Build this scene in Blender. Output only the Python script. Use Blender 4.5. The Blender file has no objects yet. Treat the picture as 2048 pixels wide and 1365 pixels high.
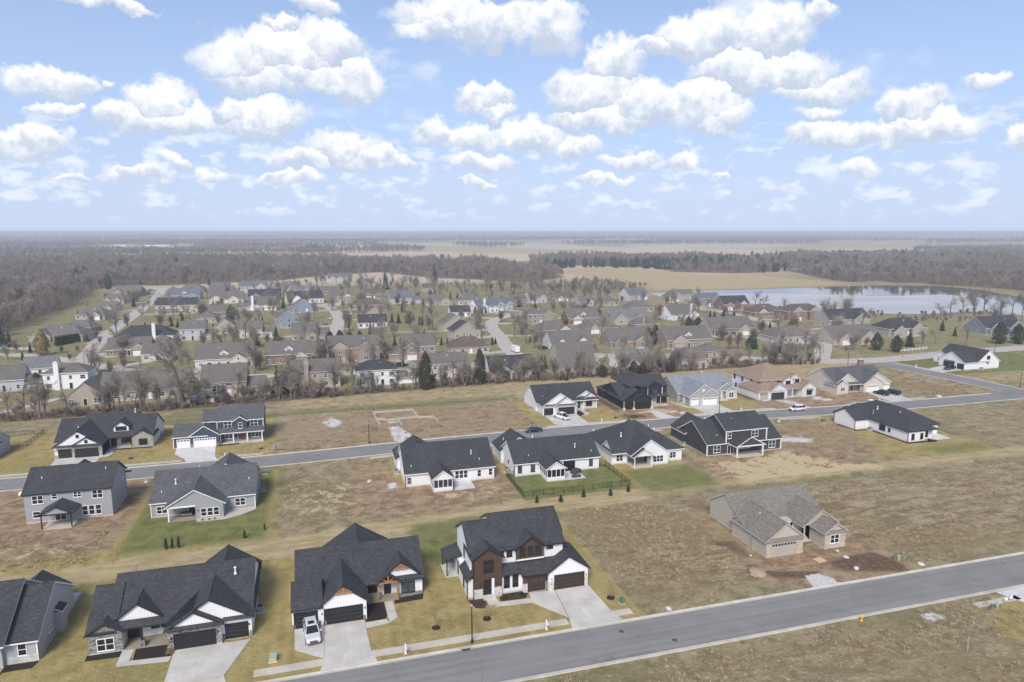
import bpy, bmesh, math, random
import numpy as np
from mathutils import Vector, Matrix, noise as mnoise
R = math.radians
scene = bpy.context.scene
col = scene.collection
rng = random.Random(7)

# ------------------------------------------------------------------ camera, sky, sun, exposure
# world axes: +X runs along the new street, +Y away from the viewer across the lots, metres
VIEW_AZ = 16.1
cam = bpy.data.cameras.new("camera")
cam.lens = 24.0; cam.sensor_width = 36.0; cam.clip_start = 0.5; cam.clip_end = 60000
camo = bpy.data.objects.new("camera", cam); col.objects.link(camo)
camo.location = (0, 0, 54); camo.rotation_euler = (R(90-9.1), 0, R(-VIEW_AZ))
scene.camera = camo
SUN_EL, SUN_AZ = 44.0, 208.0          # sun behind the viewer, soft through thin cloud
world = bpy.data.worlds.new("World"); scene.world = world; world.use_nodes = True
scene.view_settings.view_transform = 'Standard'; scene.view_settings.look = 'None'
scene.view_settings.exposure = 1.24; scene.view_settings.gamma = 1.0
scene.view_settings.use_curve_mapping = False
scene.cycles.use_denoising = True
try:
    scene.cycles.denoiser = 'OPENIMAGEDENOISE'; scene.cycles.denoising_prefilter = 'ACCURATE'
except Exception: pass
scene.cycles.max_bounces = 5; scene.cycles.diffuse_bounces = 2; scene.cycles.glossy_bounces = 2
scene.cycles.transparent_max_bounces = 6; scene.cycles.volume_bounces = 0
scene.cycles.sample_clamp_indirect = 4.0
world.cycles.sampling_method = 'MANUAL'; world.cycles.sample_map_resolution = 96
sun = bpy.data.lights.new("sun", 'SUN'); sun.energy = 1.5; sun.angle = R(22); sun.color = (1.0, .945, .86)
suno = bpy.data.objects.new("sun", sun); col.objects.link(suno)
suno.rotation_euler = (R(90-SUN_EL), 0, R(180-SUN_AZ)); suno.location = (-60, -200, 300)

def build_sky():
    nt = world.node_tree; N = nt.nodes; Lk = nt.links; N.clear()
    def nd(t, **k):
        n = N.new(t)
        for a, b in k.items(): setattr(n, a, b)
        return n
    def math_(op, a, b=None, c=None, clamp=False):
        n = nd('ShaderNodeMath', operation=op, use_clamp=clamp)
        for i, v in enumerate((a, b, c)):
            if v is None: continue
            if isinstance(v, (int, float)): n.inputs[i].default_value = v
            else: Lk.new(v, n.inputs[i])
        return n.outputs[0]
    def vmath(op, a, b=None, c=None):
        n = nd('ShaderNodeVectorMath', operation=op)
        for i, v in enumerate((a, b, c)):
            if v is None: continue
            if isinstance(v, tuple): n.inputs[i].default_value = v
            else: Lk.new(v, n.inputs[i])
        return n
    def sstep(x, a, b):
        n = nd('ShaderNodeMapRange', interpolation_type='SMOOTHSTEP')
        Lk.new(x, n.inputs[0]); n.inputs[1].default_value = a; n.inputs[2].default_value = b
        return n.outputs[0]
    def noise(vec, sc, det, rough=.55):
        n = nd('ShaderNodeTexNoise'); Lk.new(vec, n.inputs['Vector'])
        n.inputs['Scale'].default_value = sc; n.inputs['Detail'].default_value = det; n.inputs['Roughness'].default_value = rough
        return n
    def mixc(f, a, b):
        n = nd('ShaderNodeMix', data_type='RGBA')
        if isinstance(f, float): n.inputs[0].default_value = f
        else: Lk.new(f, n.inputs[0])
        for i, v in ((6, a), (7, b)):
            if isinstance(v, tuple): n.inputs[i].default_value = v
            else: Lk.new(v, n.inputs[i])
        return n.outputs[2]
    tc = nd('ShaderNodeTexCoord'); d = vmath('NORMALIZE', tc.outputs['Generated']).outputs[0]
    sp = nd('ShaderNodeSeparateXYZ'); Lk.new(d, sp.inputs[0]); X, Y, Zc = sp.outputs
    az = math_('MULTIPLY', math_('ARCTAN2', X, Y), 57.29578)
    el = math_('MULTIPLY', math_('ARCSINE', Zc), 57.29578)
    sky = nd('ShaderNodeTexSky', sky_type='NISHITA'); sky.sun_disc = False
    sky.sun_elevation = R(SUN_EL); sky.sun_rotation = R(SUN_AZ); sky.air_density = 1.0; sky.dust_density = 1.5; sky.ozone_density = 1.0
    skc = vmath('MULTIPLY', sky.outputs[0], (.067, .068, .074)).outputs[0]
    # pale haze of the lower sky
    hz = sstep(el, 32.0, -3.0)
    base = mixc(math_('MULTIPLY', hz, .85), skc, (.232, .293, .440, 1))
    # cloud field in degrees, broken up by noise
    n1 = noise(d, 17.0, 8.0, .60)
    w = vmath('SUBTRACT', n1.outputs['Color'], (.5, .5, .5)).outputs[0]
    w = vmath('MULTIPLY', w, (4.6, 4.0, 0.0)).outputs[0]
    cx = nd('ShaderNodeCombineXYZ'); Lk.new(az, cx.inputs[0]); Lk.new(el, cx.inputs[1])
    P = vmath('ADD', cx.outputs[0], w).outputs[0]
    dist = None; tt = None
    for (ca, ce, cw, ch) in CLOUDS:
        cw *= 1.2; ch *= 1.26
        q = vmath('MULTIPLY_ADD', P, (1/cw, 1/ch, 0), (-ca/cw, -ce/ch, 0)).outputs[0]
        ln = vmath('LENGTH', q).outputs['Value']
        t = vmath('DOT_PRODUCT', q, (0, 1, 0)).outputs['Value']
        if dist is None: dist, tt = ln, t
        else:
            lt = math_('LESS_THAN', ln, dist)
            m = nd('ShaderNodeMix', data_type='FLOAT'); Lk.new(lt, m.inputs[0]); Lk.new(tt, m.inputs[2]); Lk.new(t, m.inputs[3])
            tt = m.outputs[0]; dist = math_('SMOOTH_MIN', dist, ln, .12)
    n2 = noise(d, 46.0, 6.0, .62)
    dd = math_('ADD', dist, math_('MULTIPLY', math_('SUBTRACT', n2.outputs[0], .5), .9))
    a1 = sstep(dd, 1.06, .66)
    # small distant cumulus, all the way round
    dv = vmath('MULTIPLY', d, (1, 1, 2.0)).outputs[0]
    n3 = noise(dv, 27.0, 7.0, .54)
    lowm = math_('MULTIPLY', sstep(el, .3, 2.2), sstep(el, 11.0, 5.5))
    a2 = math_('MULTIPLY', sstep(n3.outputs[0], .507, .60), math_('MULTIPLY', lowm, .62))
    # large cumulus outside of the mapped ones, thin everywhere
    dv2 = vmath('MULTIPLY', d, (1, 1, 1.7)).outputs[0]
    n4 = noise(dv2, 6.5, 8.0, .55)
    a3 = math_('MULTIPLY', sstep(n4.outputs[0], .565, .68), math_('MULTIPLY', sstep(el, 9.0, 15.0), .8))
    # shading: grey blue base, white top
    sh = math_('ADD', math_('MULTIPLY', tt, .9), math_('MULTIPLY', math_('SUBTRACT', n2.outputs[0], .5), 2.4))
    sh = sstep(sh, -.70, .62)
    c1 = mixc(sh, (.262, .300, .372, 1), (.490, .492, .494, 1))
    c2 = mixc(sstep(n3.outputs[0], .56, .68), (.36, .40, .455, 1), (.47, .48, .49, 1))
    c3 = mixc(sstep(n4.outputs[0], .56, .74), (.47, .48, .495, 1), (.34, .375, .43, 1))
    out = mixc(a3, base, c3); out = mixc(a2, out, c2); out = mixc(math_('MULTIPLY', a1, .97), out, c1)
    # thin veil towards the horizon over the clouds too
    out = mixc(math_('MULTIPLY', sstep(el, 8.0, -1.0), .42), out, (.350, .388, .462, 1))
    bg = nd('ShaderNodeBackground'); Lk.new(out, bg.inputs[0]); bg.inputs[1].default_value = .94
    ow = nd('ShaderNodeOutputWorld'); Lk.new(bg.outputs[0], ow.inputs[0])
# drifting fair-weather clouds: azimuth, elevation, half width, half height (degrees)
CLOUDS = [(-16.8, 9.8, 2.54, 0.94),(-10.4, 9.1, 2.16, 1.38),(-12.2, 7.8, 1.96, 1.03),(-9.0, 8.0, 2.72, 0.94),(-3.5, 8.4, 3.07, 1.21),(-5.2, 8.8, 1.77, 0.87),(-4.6, 12.3, 2.78, 1.77),(-1.8, 13.0, 3.56, 1.73),(1.7, 14.0, 2.25, 1.48),(-3.3, 11.0, 3.2, 1.19),(-0.4, 11.7, 2.9, 1.07),(3.3, 11.4, 2.32, 1.39),(-18.2, 5.9, 2.39, 0.89),(-1.7, 15.0, 1.26, 0.47),(0.9, 16.6, 2.13, 0.68),(-13.4, 15.2, 3.65, 0.38),(13.6, 15.9, 6.39, 1.63),(18.5, 15.6, 3.2, 1.74),(10.0, 15.3, 3.0, 0.72),(24.1, 12.9, 2.35, 1.85),(22.3, 10.7, 3.67, 1.82),(27.1, 9.6, 4.19, 1.5),(31.3, 9.8, 2.78, 1.75),(32.4, 8.9, 2.22, 1.32),(24.0, 8.8, 4.66, 0.84),(30.7, 14.5, 3.25, 1.47),(27.7, 13.9, 2.22, 0.72),(35.8, 14.2, 2.71, 2.08),(36.6, 11.5, 3.86, 1.44),(33.7, 12.0, 3.23, 1.4),(39.4, 10.2, 3.08, 0.81),(39.1, 14.9, 0.93, 0.64),(40.0, 7.1, 3.12, 0.9),(39.5, 8.7, 2.07, 0.55),(45.2, 8.7, 2.08, 1.01),(47.0, 7.2, 3.15, 0.87),(43.6, 6.9, 3.98, 0.72),(49.4, 9.9, 1.33, 0.58),(13.9, 10.2, 2.42, 1.15),(15.1, 9.4, 1.77, 0.62),(11.9, 7.7, 3.56, 0.94),(17.6, 7.4, 2.7, 1.18),(21.6, 6.7, 2.38, 0.79),(2.4, 6.4, 2.6, 1.14),(4.9, 5.9, 3.89, 0.62),(-0.3, 5.5, 2.26, 0.68),(13.1, 5.6, 2.8, 0.72),(26.0, 5.6, 2.16, 0.59),(29.9, 5.3, 1.15, 0.69),(23.7, 4.1, 1.92, 0.48),(42.5, 4.3, 1.64, 0.65),(-15.5, 3.6, 1.27, 0.35),(-12.1, 3.9, 1.67, 0.5),(-9.4, 4.8, 1.03, 0.52),(-7.2, 4.1, 1.21, 0.53),(-1.5, 4.2, 2.82, 0.45),(13.5, 3.7, 1.54, 0.36),(51.8, 6.0, 0.58, 0.64),(33.3, 4.5, 0.64, 0.3),(-16.7, 8.0, 1.82, 0.42),(-13.6, 10.2, 0.5, 0.31)]
build_sky()

# ------------------------------------------------------------------ materials
MATS = {}
def lin(r, g, b):
    f = lambda c: (c/255/12.92) if c/255 <= .04045 else ((c/255+.055)/1.055)**2.4
    return (f(r), f(g), f(b))
class NT:
    def __init__(s, name):
        m = bpy.data.materials.new(name); m.use_nodes = True; s.m = m; s.t = m.node_tree
        s.b = s.t.nodes['Principled BSDF']; MATS[name] = m
    def n(s, t, **k):
        x = s.t.nodes.new(t)
        for a, b in k.items(): setattr(x, a, b)
        return x
    def l(s, a, b): s.t.links.new(a, b)
    def set(s, i, v):
        if hasattr(v, 'is_linked'): s.l(v, i)
        elif isinstance(v, tuple) and len(v) == 3 and i.type == 'RGBA': i.default_value = (*v, 1)
        else: i.default_value = v
    def coord(s, kind='Object'): return s.n('ShaderNodeTexCoord').outputs[kind]
    def pos(s): return s.n('ShaderNodeNewGeometry').outputs['Position']
    def mp(s, v, sc=(1, 1, 1), loc=(0, 0, 0)):
        x = s.n('ShaderNodeMapping'); s.l(v, x.inputs[0]); x.inputs['Scale'].default_value = sc; x.inputs['Location'].default_value = loc
        return x.outputs[0]
    def noise(s, v, sc, det=4, rough=.55, out=0, dist=0.0):
        x = s.n('ShaderNodeTexNoise'); s.l(v, x.inputs['Vector']); x.inputs['Scale'].default_value = sc
        x.inputs['Detail'].default_value = det; x.inputs['Roughness'].default_value = rough; x.inputs['Distortion'].default_value = dist
        return x.outputs[out]
    def vor(s, v, sc, out='Color', feature='F1', rnd=1.0):
        x = s.n('ShaderNodeTexVoronoi', feature=feature); s.l(v, x.inputs['Vector']); x.inputs['Scale'].default_value = sc
        x.inputs['Randomness'].default_value = rnd
        return x.outputs[out]
    def ma(s, op, a, b=0.0, c=None, clamp=False):
        x = s.n('ShaderNodeMath', operation=op, use_clamp=clamp); s.set(x.inputs[0], a); s.set(x.inputs[1], b)
        if c is not None: s.set(x.inputs[2], c)
        return x.outputs[0]
    def mr(s, v, a, b, c=0., d=1., smooth=True):
        x = s.n('ShaderNodeMapRange', interpolation_type='SMOOTHSTEP' if smooth else 'LINEAR'); s.l(v, x.inputs[0])
        for i, q in enumerate((a, b, c, d)): x.inputs[i+1].default_value = q
        return x.outputs[0]
    def mix(s, f, a, b, mode='MIX'):
        x = s.n('ShaderNodeMix', data_type='RGBA', blend_type=mode); s.set(x.inputs[0], f); s.set(x.inputs[6], a); s.set(x.inputs[7], b)
        return x.outputs[2]
    def sep(s, v):
        x = s.n('ShaderNodeSeparateXYZ'); s.l(v, x.inputs[0]); return x.outputs
    def comb(s, a, b, c):
        x = s.n('ShaderNodeCombineXYZ')
        for i, q in enumerate((a, b, c)): s.set(x.inputs[i], q)
        return x.outputs[0]
    def attr(s, name):
        x = s.n('ShaderNodeAttribute', attribute_name=name); return x.outputs['Fac']
    def bump(s, h, st=.3, d=.05):
        x = s.n('ShaderNodeBump'); x.inputs['Strength'].default_value = st; x.inputs['Distance'].default_value = d
        s.l(h, x.inputs['Height']); s.l(x.outputs[0], s.b.inputs['Normal'])
    def fin(s, c, rough=.85, metal=0., spec=.5):
        s.set(s.b.inputs['Base Color'], c); s.set(s.b.inputs['Roughness'], rough)
        s.b.inputs['Metallic'].default_value = metal; s.b.inputs['Specular IOR Level'].default_value = spec
        return s.m
def sc3(c, k): return tuple(min(1, x*k) for x in c)

def m_plain(name, c, rough=.7, var=.12, scale=1.2, metal=0., spec=.4):
    t = NT(name); f = t.noise(t.coord(), scale, 4)
    return t.fin(t.mix(f, sc3(c, 1-var), sc3(c, 1+var)), rough, metal, spec)
def m_shingle(name, c, c2=None, var=.32):
    t = NT(name); p = t.coord(); z = t.sep(p)
    run = t.ma('ADD', z[0], t.ma('MULTIPLY', z[1], .92))
    # tabs: rows follow the height on the slope, tab tint random
    cell = t.comb(t.ma('FLOOR', t.ma('MULTIPLY', z[0], 2.6)), t.ma('FLOOR', t.ma('MULTIPLY', z[1], 2.6)), t.ma('FLOOR', t.ma('MULTIPLY', z[2], 9.0)))
    w = t.n('ShaderNodeTexWhiteNoise', noise_dimensions='3D'); t.l(cell, w.inputs['Vector'])
    big = t.noise(t.pos(), .30, 5, .6); mid = t.noise(t.mp(p, (1, 1, 4)), 1.4, 3)
    f = t.ma('ADD', t.ma('MULTIPLY', w.outputs['Value'], .55), t.ma('MULTIPLY', mid, .45))
    c2 = c2 or sc3(c, 1.5)
    cc = t.mix(f, sc3(c, 1-var), sc3(c2, 1.0))
    cc = t.mix(t.mr(big, .3, .72), cc, sc3(c, .86), 'MIX') if False else t.mix(t.mr(big, .35, .7, 0, .35), cc, sc3(c, .8))
    rows = t.ma('FRACT', t.ma('MULTIPLY', z[2], 9.0))
    t.bump(t.ma('ADD', rows, t.ma('MULTIPLY', w.outputs['Value'], .6)), .5, .03)
    return t.fin(cc, .9, 0, .25)
def m_siding(name, c, kind='lap', var=.06, rough=.6):
    t = NT(name); p = t.coord(); z = t.sep(p)
    big = t.noise(t.pos(), .5, 4)
    if kind == 'lap':
        fr = t.ma('FRACT', t.ma('MULTIPLY', z[2], 5.6)); ln = t.mr(fr, .0, .16, .70, 1.0)
    else:
        fr = t.ma('FRACT', t.ma('MULTIPLY', t.ma('ADD', z[0], z[1]), 2.6)); ln = t.ma('ADD', .78, t.ma('MULTIPLY', t.mr(t.ma('ABSOLUTE', t.ma('SUBTRACT', fr, .5)), .03, .10), .22))
    streak = t.noise(t.mp(t.pos(), (2.2, 2.2, .25)), 1.0, 4)
    cc = t.mix(big, sc3(c, 1-var), sc3(c, 1+var))
    cc = t.mix(t.mr(streak, .45, .8, 0, .22), cc, sc3(c, .78))
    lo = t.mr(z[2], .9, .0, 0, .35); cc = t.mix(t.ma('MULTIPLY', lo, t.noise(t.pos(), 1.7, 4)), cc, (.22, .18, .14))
    cc = t.mix(1.0, cc, t.comb(ln, ln, ln), 'MULTIPLY')
    t.bump(fr, .35, .02)
    return t.fin(cc, rough, 0, .35)
def m_stone(name, cols, sx=2.2, sz=4.0, mortar=(.42, .40, .37), brick=False):
    t = NT(name); p = t.coord(); z = t.sep(p); q = t.comb(t.ma('ADD', z[0], z[1]), t.ma('MULTIPLY', z[2], sz/sx), 0.0)
    if brick:
        b = t.n('ShaderNodeTexBrick'); t.l(q, b.inputs['Vector']); b.inputs['Scale'].default_value = sx
        b.inputs['Color1'].default_value = (0, 0, 0, 1); b.inputs['Color2'].default_value = (1, 1, 1, 1); b.inputs['Mortar'].default_value = (.5, .5, .5, 1)
        b.inputs['Mortar Size'].default_value = .03; b.inputs['Brick Width'].default_value = .5; b.inputs['Row Height'].default_value = .22
        f = b.outputs['Color']; e = t.ma('SUBTRACT', 1.0, b.outputs['Fac'])
    else:
        f = t.sep(t.vor(q, sx, 'Color'))[0]; e = t.mr(t.vor(q, sx, 'Distance', 'DISTANCE_TO_EDGE'), .02, .07)
    r = t.n('ShaderNodeValToRGB'); t.l(f, r.inputs[0]); cr = r.color_ramp
    while len(cr.elements) < len(cols): cr.elements.new(.5)
    for i, cc in enumerate(cols):
        cr.elements[i].position = i/(len(cols)-1)*.98+.01; cr.elements[i].color = (*cc, 1)
    cc = t.mix(t.noise(t.pos(), 6.0, 4), t.mix(.25, r.outputs[0], (.1, .1, .1)), r.outputs[0])
    t.bump(e, .6, .04)
    return t.fin(t.mix(e, mortar, cc), .9, 0, .2)
def m_concrete(name, c, joint=0.0, var=.16):
    t = NT(name); p = t.pos(); a = t.noise(p, .35, 5, .6); b = t.noise(p, 3.0, 5, .65)
    cc = t.mix(t.mr(a, .3, .7), sc3(c, 1-var), sc3(c, 1+var*.6)); cc = t.mix(t.mr(b, .45, .75, 0, .35), cc, sc3(c, .72))
    st = t.noise(t.mp(p, (.6, .15, 1)), 1.0, 5, .7); cc = t.mix(t.mr(st, .56, .75, 0, .3), cc, (.34, .27, .20))
    if joint:
        z = t.sep(p); j = t.ma('FRACT', t.ma('DIVIDE', z[0], joint)); cc = t.mix(t.mr(t.ma('ABSOLUTE', t.ma('SUBTRACT', j, .5)), .485, .495, 0, .6), cc, sc3(c, .45))
    t.bump(b, .15, .01)
    return t.fin(cc, .85, 0, .3)
def m_asphalt(name, c):
    t = NT(name); p = t.pos(); a = t.noise(p, .12, 5, .6); b = t.noise(p, 9.0, 4, .7); tr = t.noise(t.mp(p, (.02, 1.3, 1)), 1.0, 4, .6)
    cc = t.mix(t.mr(a, .3, .7), sc3(c, .84), sc3(c, 1.14)); cc = t.mix(t.mr(tr, .46, .66, 0, .5), cc, sc3(c, 1.3)); cc = t.mix(t.mr(tr, .52, .34, 0, .35), cc, sc3(c, .72))
    cc = t.mix(t.mr(b, .3, .75, 0, .5), cc, sc3(c, 1.35))
    cr = t.vor(t.mp(p, (.09, .3, 1)), 1.0, 'Distance', 'DISTANCE_TO_EDGE'); dis = t.noise(p, .6, 4)
    cc = t.mix(t.mr(t.ma('ADD', cr, t.ma('MULTIPLY', t.ma('SUBTRACT', dis, .5), .06)), .006, .001, 0, .3), cc, sc3(c, .5))
    t.bump(b, .25, .01)
    return t.fin(cc, .88, 0, .3)
def m_glass(name, c=(.012, .014, .018)):
    t = NT(name); f = t.noise(t.pos(), .9, 2); return t.fin(t.mix(f, sc3(c, .6), sc3(c, 1.8)), .06, 0, .6)
def m_bark(name, c, var=.3):
    t = NT(name); f = t.noise(t.mp(t.coord(), (3, 3, .8)), 2.0, 4); oi = t.n('ShaderNodeObjectInfo').outputs['Random']
    cc = t.mix(f, sc3(c, 1-var), sc3(c, 1+var)); cc = t.mix(t.ma('MULTIPLY', oi, .7), cc, (c[0]*1.45, c[1]*1.32, c[2]*1.15)); cc = t.mix(t.mr(oi, .25, .0, 0, .5), cc, sc3(c, .55))
    return t.fin(cc, .95, 0, .1)
def m_leaf(name, a, b):
    t = NT(name); f = t.noise(t.coord(), 1.6, 4); g = t.n('ShaderNodeObjectInfo').outputs['Random']
    return t.fin(t.mix(t.ma('ADD', t.ma('MULTIPLY', t.mr(f, .3, .7), .8), t.ma('MULTIPLY', g, .2)), a, b), .85, 0, .15)

m_shingle('roof_black', (.038, .039, .043), (.080, .081, .087))
m_shingle('roof_charcoal', (.070, .071, .078), (.15, .15, .158))
m_shingle('roof_grey', (.135, .135, .140), (.24, .238, .240))
m_shingle('roof_taupe', (.165, .148, .128), (.285, .26, .228)); m_shingle('roof_bluegrey', (.185, .20, .225), (.34, .355, .385))
m_shingle('roof_tan', (.25, .175, .125), (.38, .285, .21))
m_shingle('roof_weathered', (.125, .113, .103), (.205, .188, .172))
m_shingle('roof_slate', (.115, .125, .145), (.19, .2, .222))
m_shingle('roof_brown', (.105, .08, .068), (.17, .135, .115))
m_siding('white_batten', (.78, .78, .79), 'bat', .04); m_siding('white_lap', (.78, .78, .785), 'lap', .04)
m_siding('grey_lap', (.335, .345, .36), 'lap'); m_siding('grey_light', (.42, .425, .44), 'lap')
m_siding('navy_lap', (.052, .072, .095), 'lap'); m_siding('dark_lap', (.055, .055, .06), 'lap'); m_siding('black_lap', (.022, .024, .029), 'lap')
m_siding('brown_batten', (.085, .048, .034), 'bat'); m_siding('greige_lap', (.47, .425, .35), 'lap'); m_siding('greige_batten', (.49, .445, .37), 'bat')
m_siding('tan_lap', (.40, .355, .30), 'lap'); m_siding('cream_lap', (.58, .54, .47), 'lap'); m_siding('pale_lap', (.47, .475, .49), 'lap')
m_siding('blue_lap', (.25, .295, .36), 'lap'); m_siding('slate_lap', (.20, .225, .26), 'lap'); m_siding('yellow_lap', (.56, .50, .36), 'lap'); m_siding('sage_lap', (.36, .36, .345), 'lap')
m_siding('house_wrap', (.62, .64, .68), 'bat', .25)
m_stone('stone_grey', [(.07, .068, .068), (.16, .155, .15), (.27, .26, .25), (.12, .115, .11), (.33, .31, .28)])
m_stone('stone_light', [(.45, .43, .41), (.6, .58, .55), (.72, .7, .68), (.5, .47, .43)], mortar=(.6, .58, .55))
m_stone('stone_tan', [(.28, .26, .23), (.42, .39, .35), (.34, .3, .25), (.5, .47, .42)])
m_stone('brick_mixed', [(.56, .46, .38), (.64, .55, .47), (.50, .37, .29), (.62, .53, .45), (.17, .13, .12)], 3.0, 8.0, (.6, .55, .5))
m_stone('brick_red', [(.20, .085, .06), (.26, .12, .085), (.16, .07, .055), (.3, .16, .12)], 3, 3, (.36, .31, .28), True)
m_stone('brick_tan', [(.30, .225, .17), (.36, .28, .22), (.25, .18, .14), (.33, .26, .2)], 3, 3, (.42, .37, .32), True)
m_plain('trim_white', (.80, .80, .80), .55, .05); m_plain('trim_black', (.016, .017, .020), .5); m_plain('trim_tan', (.52, .48, .42), .6)
m_plain('trim_grey', (.5, .5, .5), .6); m_plain('door_black', (.016, .016, .018), .45); m_plain('door_white', (.78, .78, .79), .5, .04)
m_plain('door_brown', (.04, .025, .02), .5); m_plain('door_tan', (.42, .38, .34), .55); m_plain('wood_orange', (.36, .17, .075), .7, .3, 3); m_plain('wood_red', (.17, .06, .035), .6, .25, 3)
m_plain('lumber', (.55, .42, .26), .8, .2, 3); m_plain('osb', (.42, .28, .17), .85, .25, 5); m_plain('pvc_white', (.82, .82, .82), .4, .03)
m_plain('metal_black', (.012, .012, .013), .45, .2); m_plain('metal_grey', (.28, .29, .3), .5, .15); m_plain('metal_dark', (.07, .07, .075), .5)
m_plain('plastic_green', (.10, .16, .13), .6); m_plain('plastic_pale_green', (.32, .42, .34), .6); m_plain('hydrant_yellow', (.75, .42, .04), .5); m_plain('red_paint', (.45, .03, .03), .5)
m_plain('mulch', (.022, .014, .011), .95, .5, 6); m_plain('mulch_brown', (.05, .028, .02), .95, .4, 6); m_plain('river_stone', (.48, .43, .38), .9, .25, 7)
m_plain('bag_white', (.58, .57, .56), .6, .1); m_plain('fabric_grey', (.32, .31, .3), .9); m_plain('fabric_dark', (.05, .05, .052), .9); m_plain('cushion_red', (.22, .06, .045), .9)
m_plain('pool_blue', (.06, .16, .42), .5); m_plain('tarp_blue', (.08, .25, .55), .5); m_plain('soil_dark', (.07, .045, .03), .95, .4, 4); m_plain('soil_brown', (.21, .14, .09), .95, .35, 3)
m_plain('sand', (.36, .28, .18), .95, .25, 3); m_plain('garage_shade', (.03, .03, .032), .9); m_plain('rust', (.2, .09, .05), .8, .3)
m_concrete('concrete', (.53, .505, .465)); m_concrete('concrete_warm', (.52, .47, .39)); m_concrete('concrete_walk', (.47, .445, .40), 1.6); m_concrete('concrete_new', (.60, .59, .575)); m_concrete('kerb', (.50, .465, .40), 3.0)
m_concrete('concrete_old', (.46, .42, .37)); m_concrete('porch_slab', (.30, .26, .20))
m_asphalt('asphalt', (.198, .192, .184))
m_glass('glass'); m_glass('glass_pale', (.06, .07, .08)); m_glass('glass_screen', (.03, .03, .034))
m_bark('bark', (.15, .132, .118)); m_bark('twig', (.205, .178, .155)); m_bark('twig_red', (.235, .18, .158)); m_bark('twig_grey', (.235, .212, .19))
m_leaf('needle', (.018, .030, .018), (.06, .08, .045)); m_leaf('needle_blue', (.025, .04, .038), (.075, .10, .09)); m_leaf('cedar', (.022, .026, .014), (.065, .066, .036)); m_leaf('arborvitae', (.012, .024, .010), (.04, .062, .022)); m_leaf('golden', (.16, .115, .05), (.30, .22, .09))
def paint(name, c, rough=.22, metal=.0):
    t = NT(name); t.fin(t.mix(t.noise(t.coord(), 3, 2), sc3(c, .95), sc3(c, 1.05)), rough, metal, .6); t.b.inputs['Coat Weight'].default_value = .4
paint('paint_silver', (.62, .62, .62), .3, .1); paint('paint_white', (.78, .78, .79)); paint('paint_black', (.008, .008, .010)); paint('paint_navy', (.010, .016, .035)); paint('paint_grey', (.12, .12, .13)); paint('paint_red', (.2, .02, .02))
m_plain('tyre', (.012, .012, .012), .9); m_plain('rim', (.42, .42, .43), .35, .1, 1, .6); m_plain('lamp_white', (.7, .7, .7), .2); m_plain('lamp_red', (.35, .01, .01), .3)

# ------------------------------------------------------------------ mesh helpers
class MB:
    def __init__(s): s.v = []; s.f = []; s.mi = []
    def poly(s, pts, m=0):
        i = len(s.v); s.v += [tuple(p) for p in pts]; s.f.append(tuple(range(i, i+len(pts)))); s.mi.append(m)
    def box(s, x0, x1, y0, y1, z0, z1, m=0, top=None):
        i = len(s.v); s.v += [(x0, y0, z0), (x1, y0, z0), (x1, y1, z0), (x0, y1, z0), (x0, y0, z1), (x1, y0, z1), (x1, y1, z1), (x0, y1, z1)]
        for q in ((3, 2, 1, 0), (4, 5, 6, 7), (0, 1, 5, 4), (1, 2, 6, 5), (2, 3, 7, 6), (3, 0, 4, 7)): s.f.append(tuple(i+k for k in q))
        s.mi += [m]*6
        if top is not None: s.mi[-5] = top
    def prism(s, pts, z0, z1, m=0, mt=None):
        i = len(s.v); n = len(pts); s.v += [(x, y, z0) for x, y in pts]+[(x, y, z1) for x, y in pts]
        a = sum(pts[k][0]*pts[(k+1) % n][1]-pts[(k+1) % n][0]*pts[k][1] for k in range(n))
        tp = tuple(range(i+n, i+2*n)); bt = tuple(range(i+n-1, i-1, -1))
        s.f += [tp if a > 0 else tp[::-1], bt if a > 0 else bt[::-1]]; s.mi += [m if mt is None else mt, m]
        for k in range(n):
            j = (k+1) % n; q = (i+k, i+j, i+n+j, i+n+k); s.f.append(q if a > 0 else q[::-1]); s.mi.append(m)
    def tube(s, p, q, r0, r1, n=5, m=0, cap=True):
        p = Vector(p); q = Vector(q); d = (q-p)
        if d.length < 1e-6: return
        d.normalize(); a = d.orthogonal().normalized(); b = d.cross(a); i = len(s.v)
        for c, r in ((p, r0), (q, r1)):
            for k in range(n):
                t = 2*math.pi*k/n; s.v.append(tuple(c+a*(r*math.cos(t))+b*(r*math.sin(t))))
        for k in range(n):
            j = (k+1) % n; s.f.append((i+k, i+j, i+n+j, i+n+k)); s.mi.append(m)
        if cap: s.f.append(tuple(range(i+n, i+2*n))); s.mi.append(m); s.f.append(tuple(range(i+n-1, i-1, -1))); s.mi.append(m)
    def lathe(s, prof, n=10, cx=0, cy=0, m=0):
        i = len(s.v)
        for r, z in prof:
            for k in range(n):
                t = 2*math.pi*k/n; s.v.append((cx+r*math.cos(t), cy+r*math.sin(t), z))
        for a in range(len(prof)-1):
            for k in range(n):
                j = (k+1) % n; s.f.append((i+a*n+k, i+a*n+j, i+a*n+n+j, i+a*n+n+k)); s.mi.append(m)
        s.f.append(tuple(i+k for k in range(n))[::-1]); s.mi.append(m); s.f.append(tuple(i+(len(prof)-1)*n+k for k in range(n))); s.mi.append(m)
    def mesh(s, name, mats, smooth=False):
        me = bpy.data.meshes.new(name); me.from_pydata(s.v, [], s.f)
        for q in (mats if isinstance(mats, (list, tuple)) else [mats]): me.materials.append(MATS[q])
        if any(s.mi): me.polygons.foreach_set('material_index', s.mi)
        if smooth: me.polygons.foreach_set('use_smooth', [True]*len(me.polygons))
        me.update(); return me
    def build(s, name, mats, parent=None, loc=(0, 0, 0), rz=0., smooth=False):
        return link(name, s.mesh(name, mats, smooth), parent, loc, rz)
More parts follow.
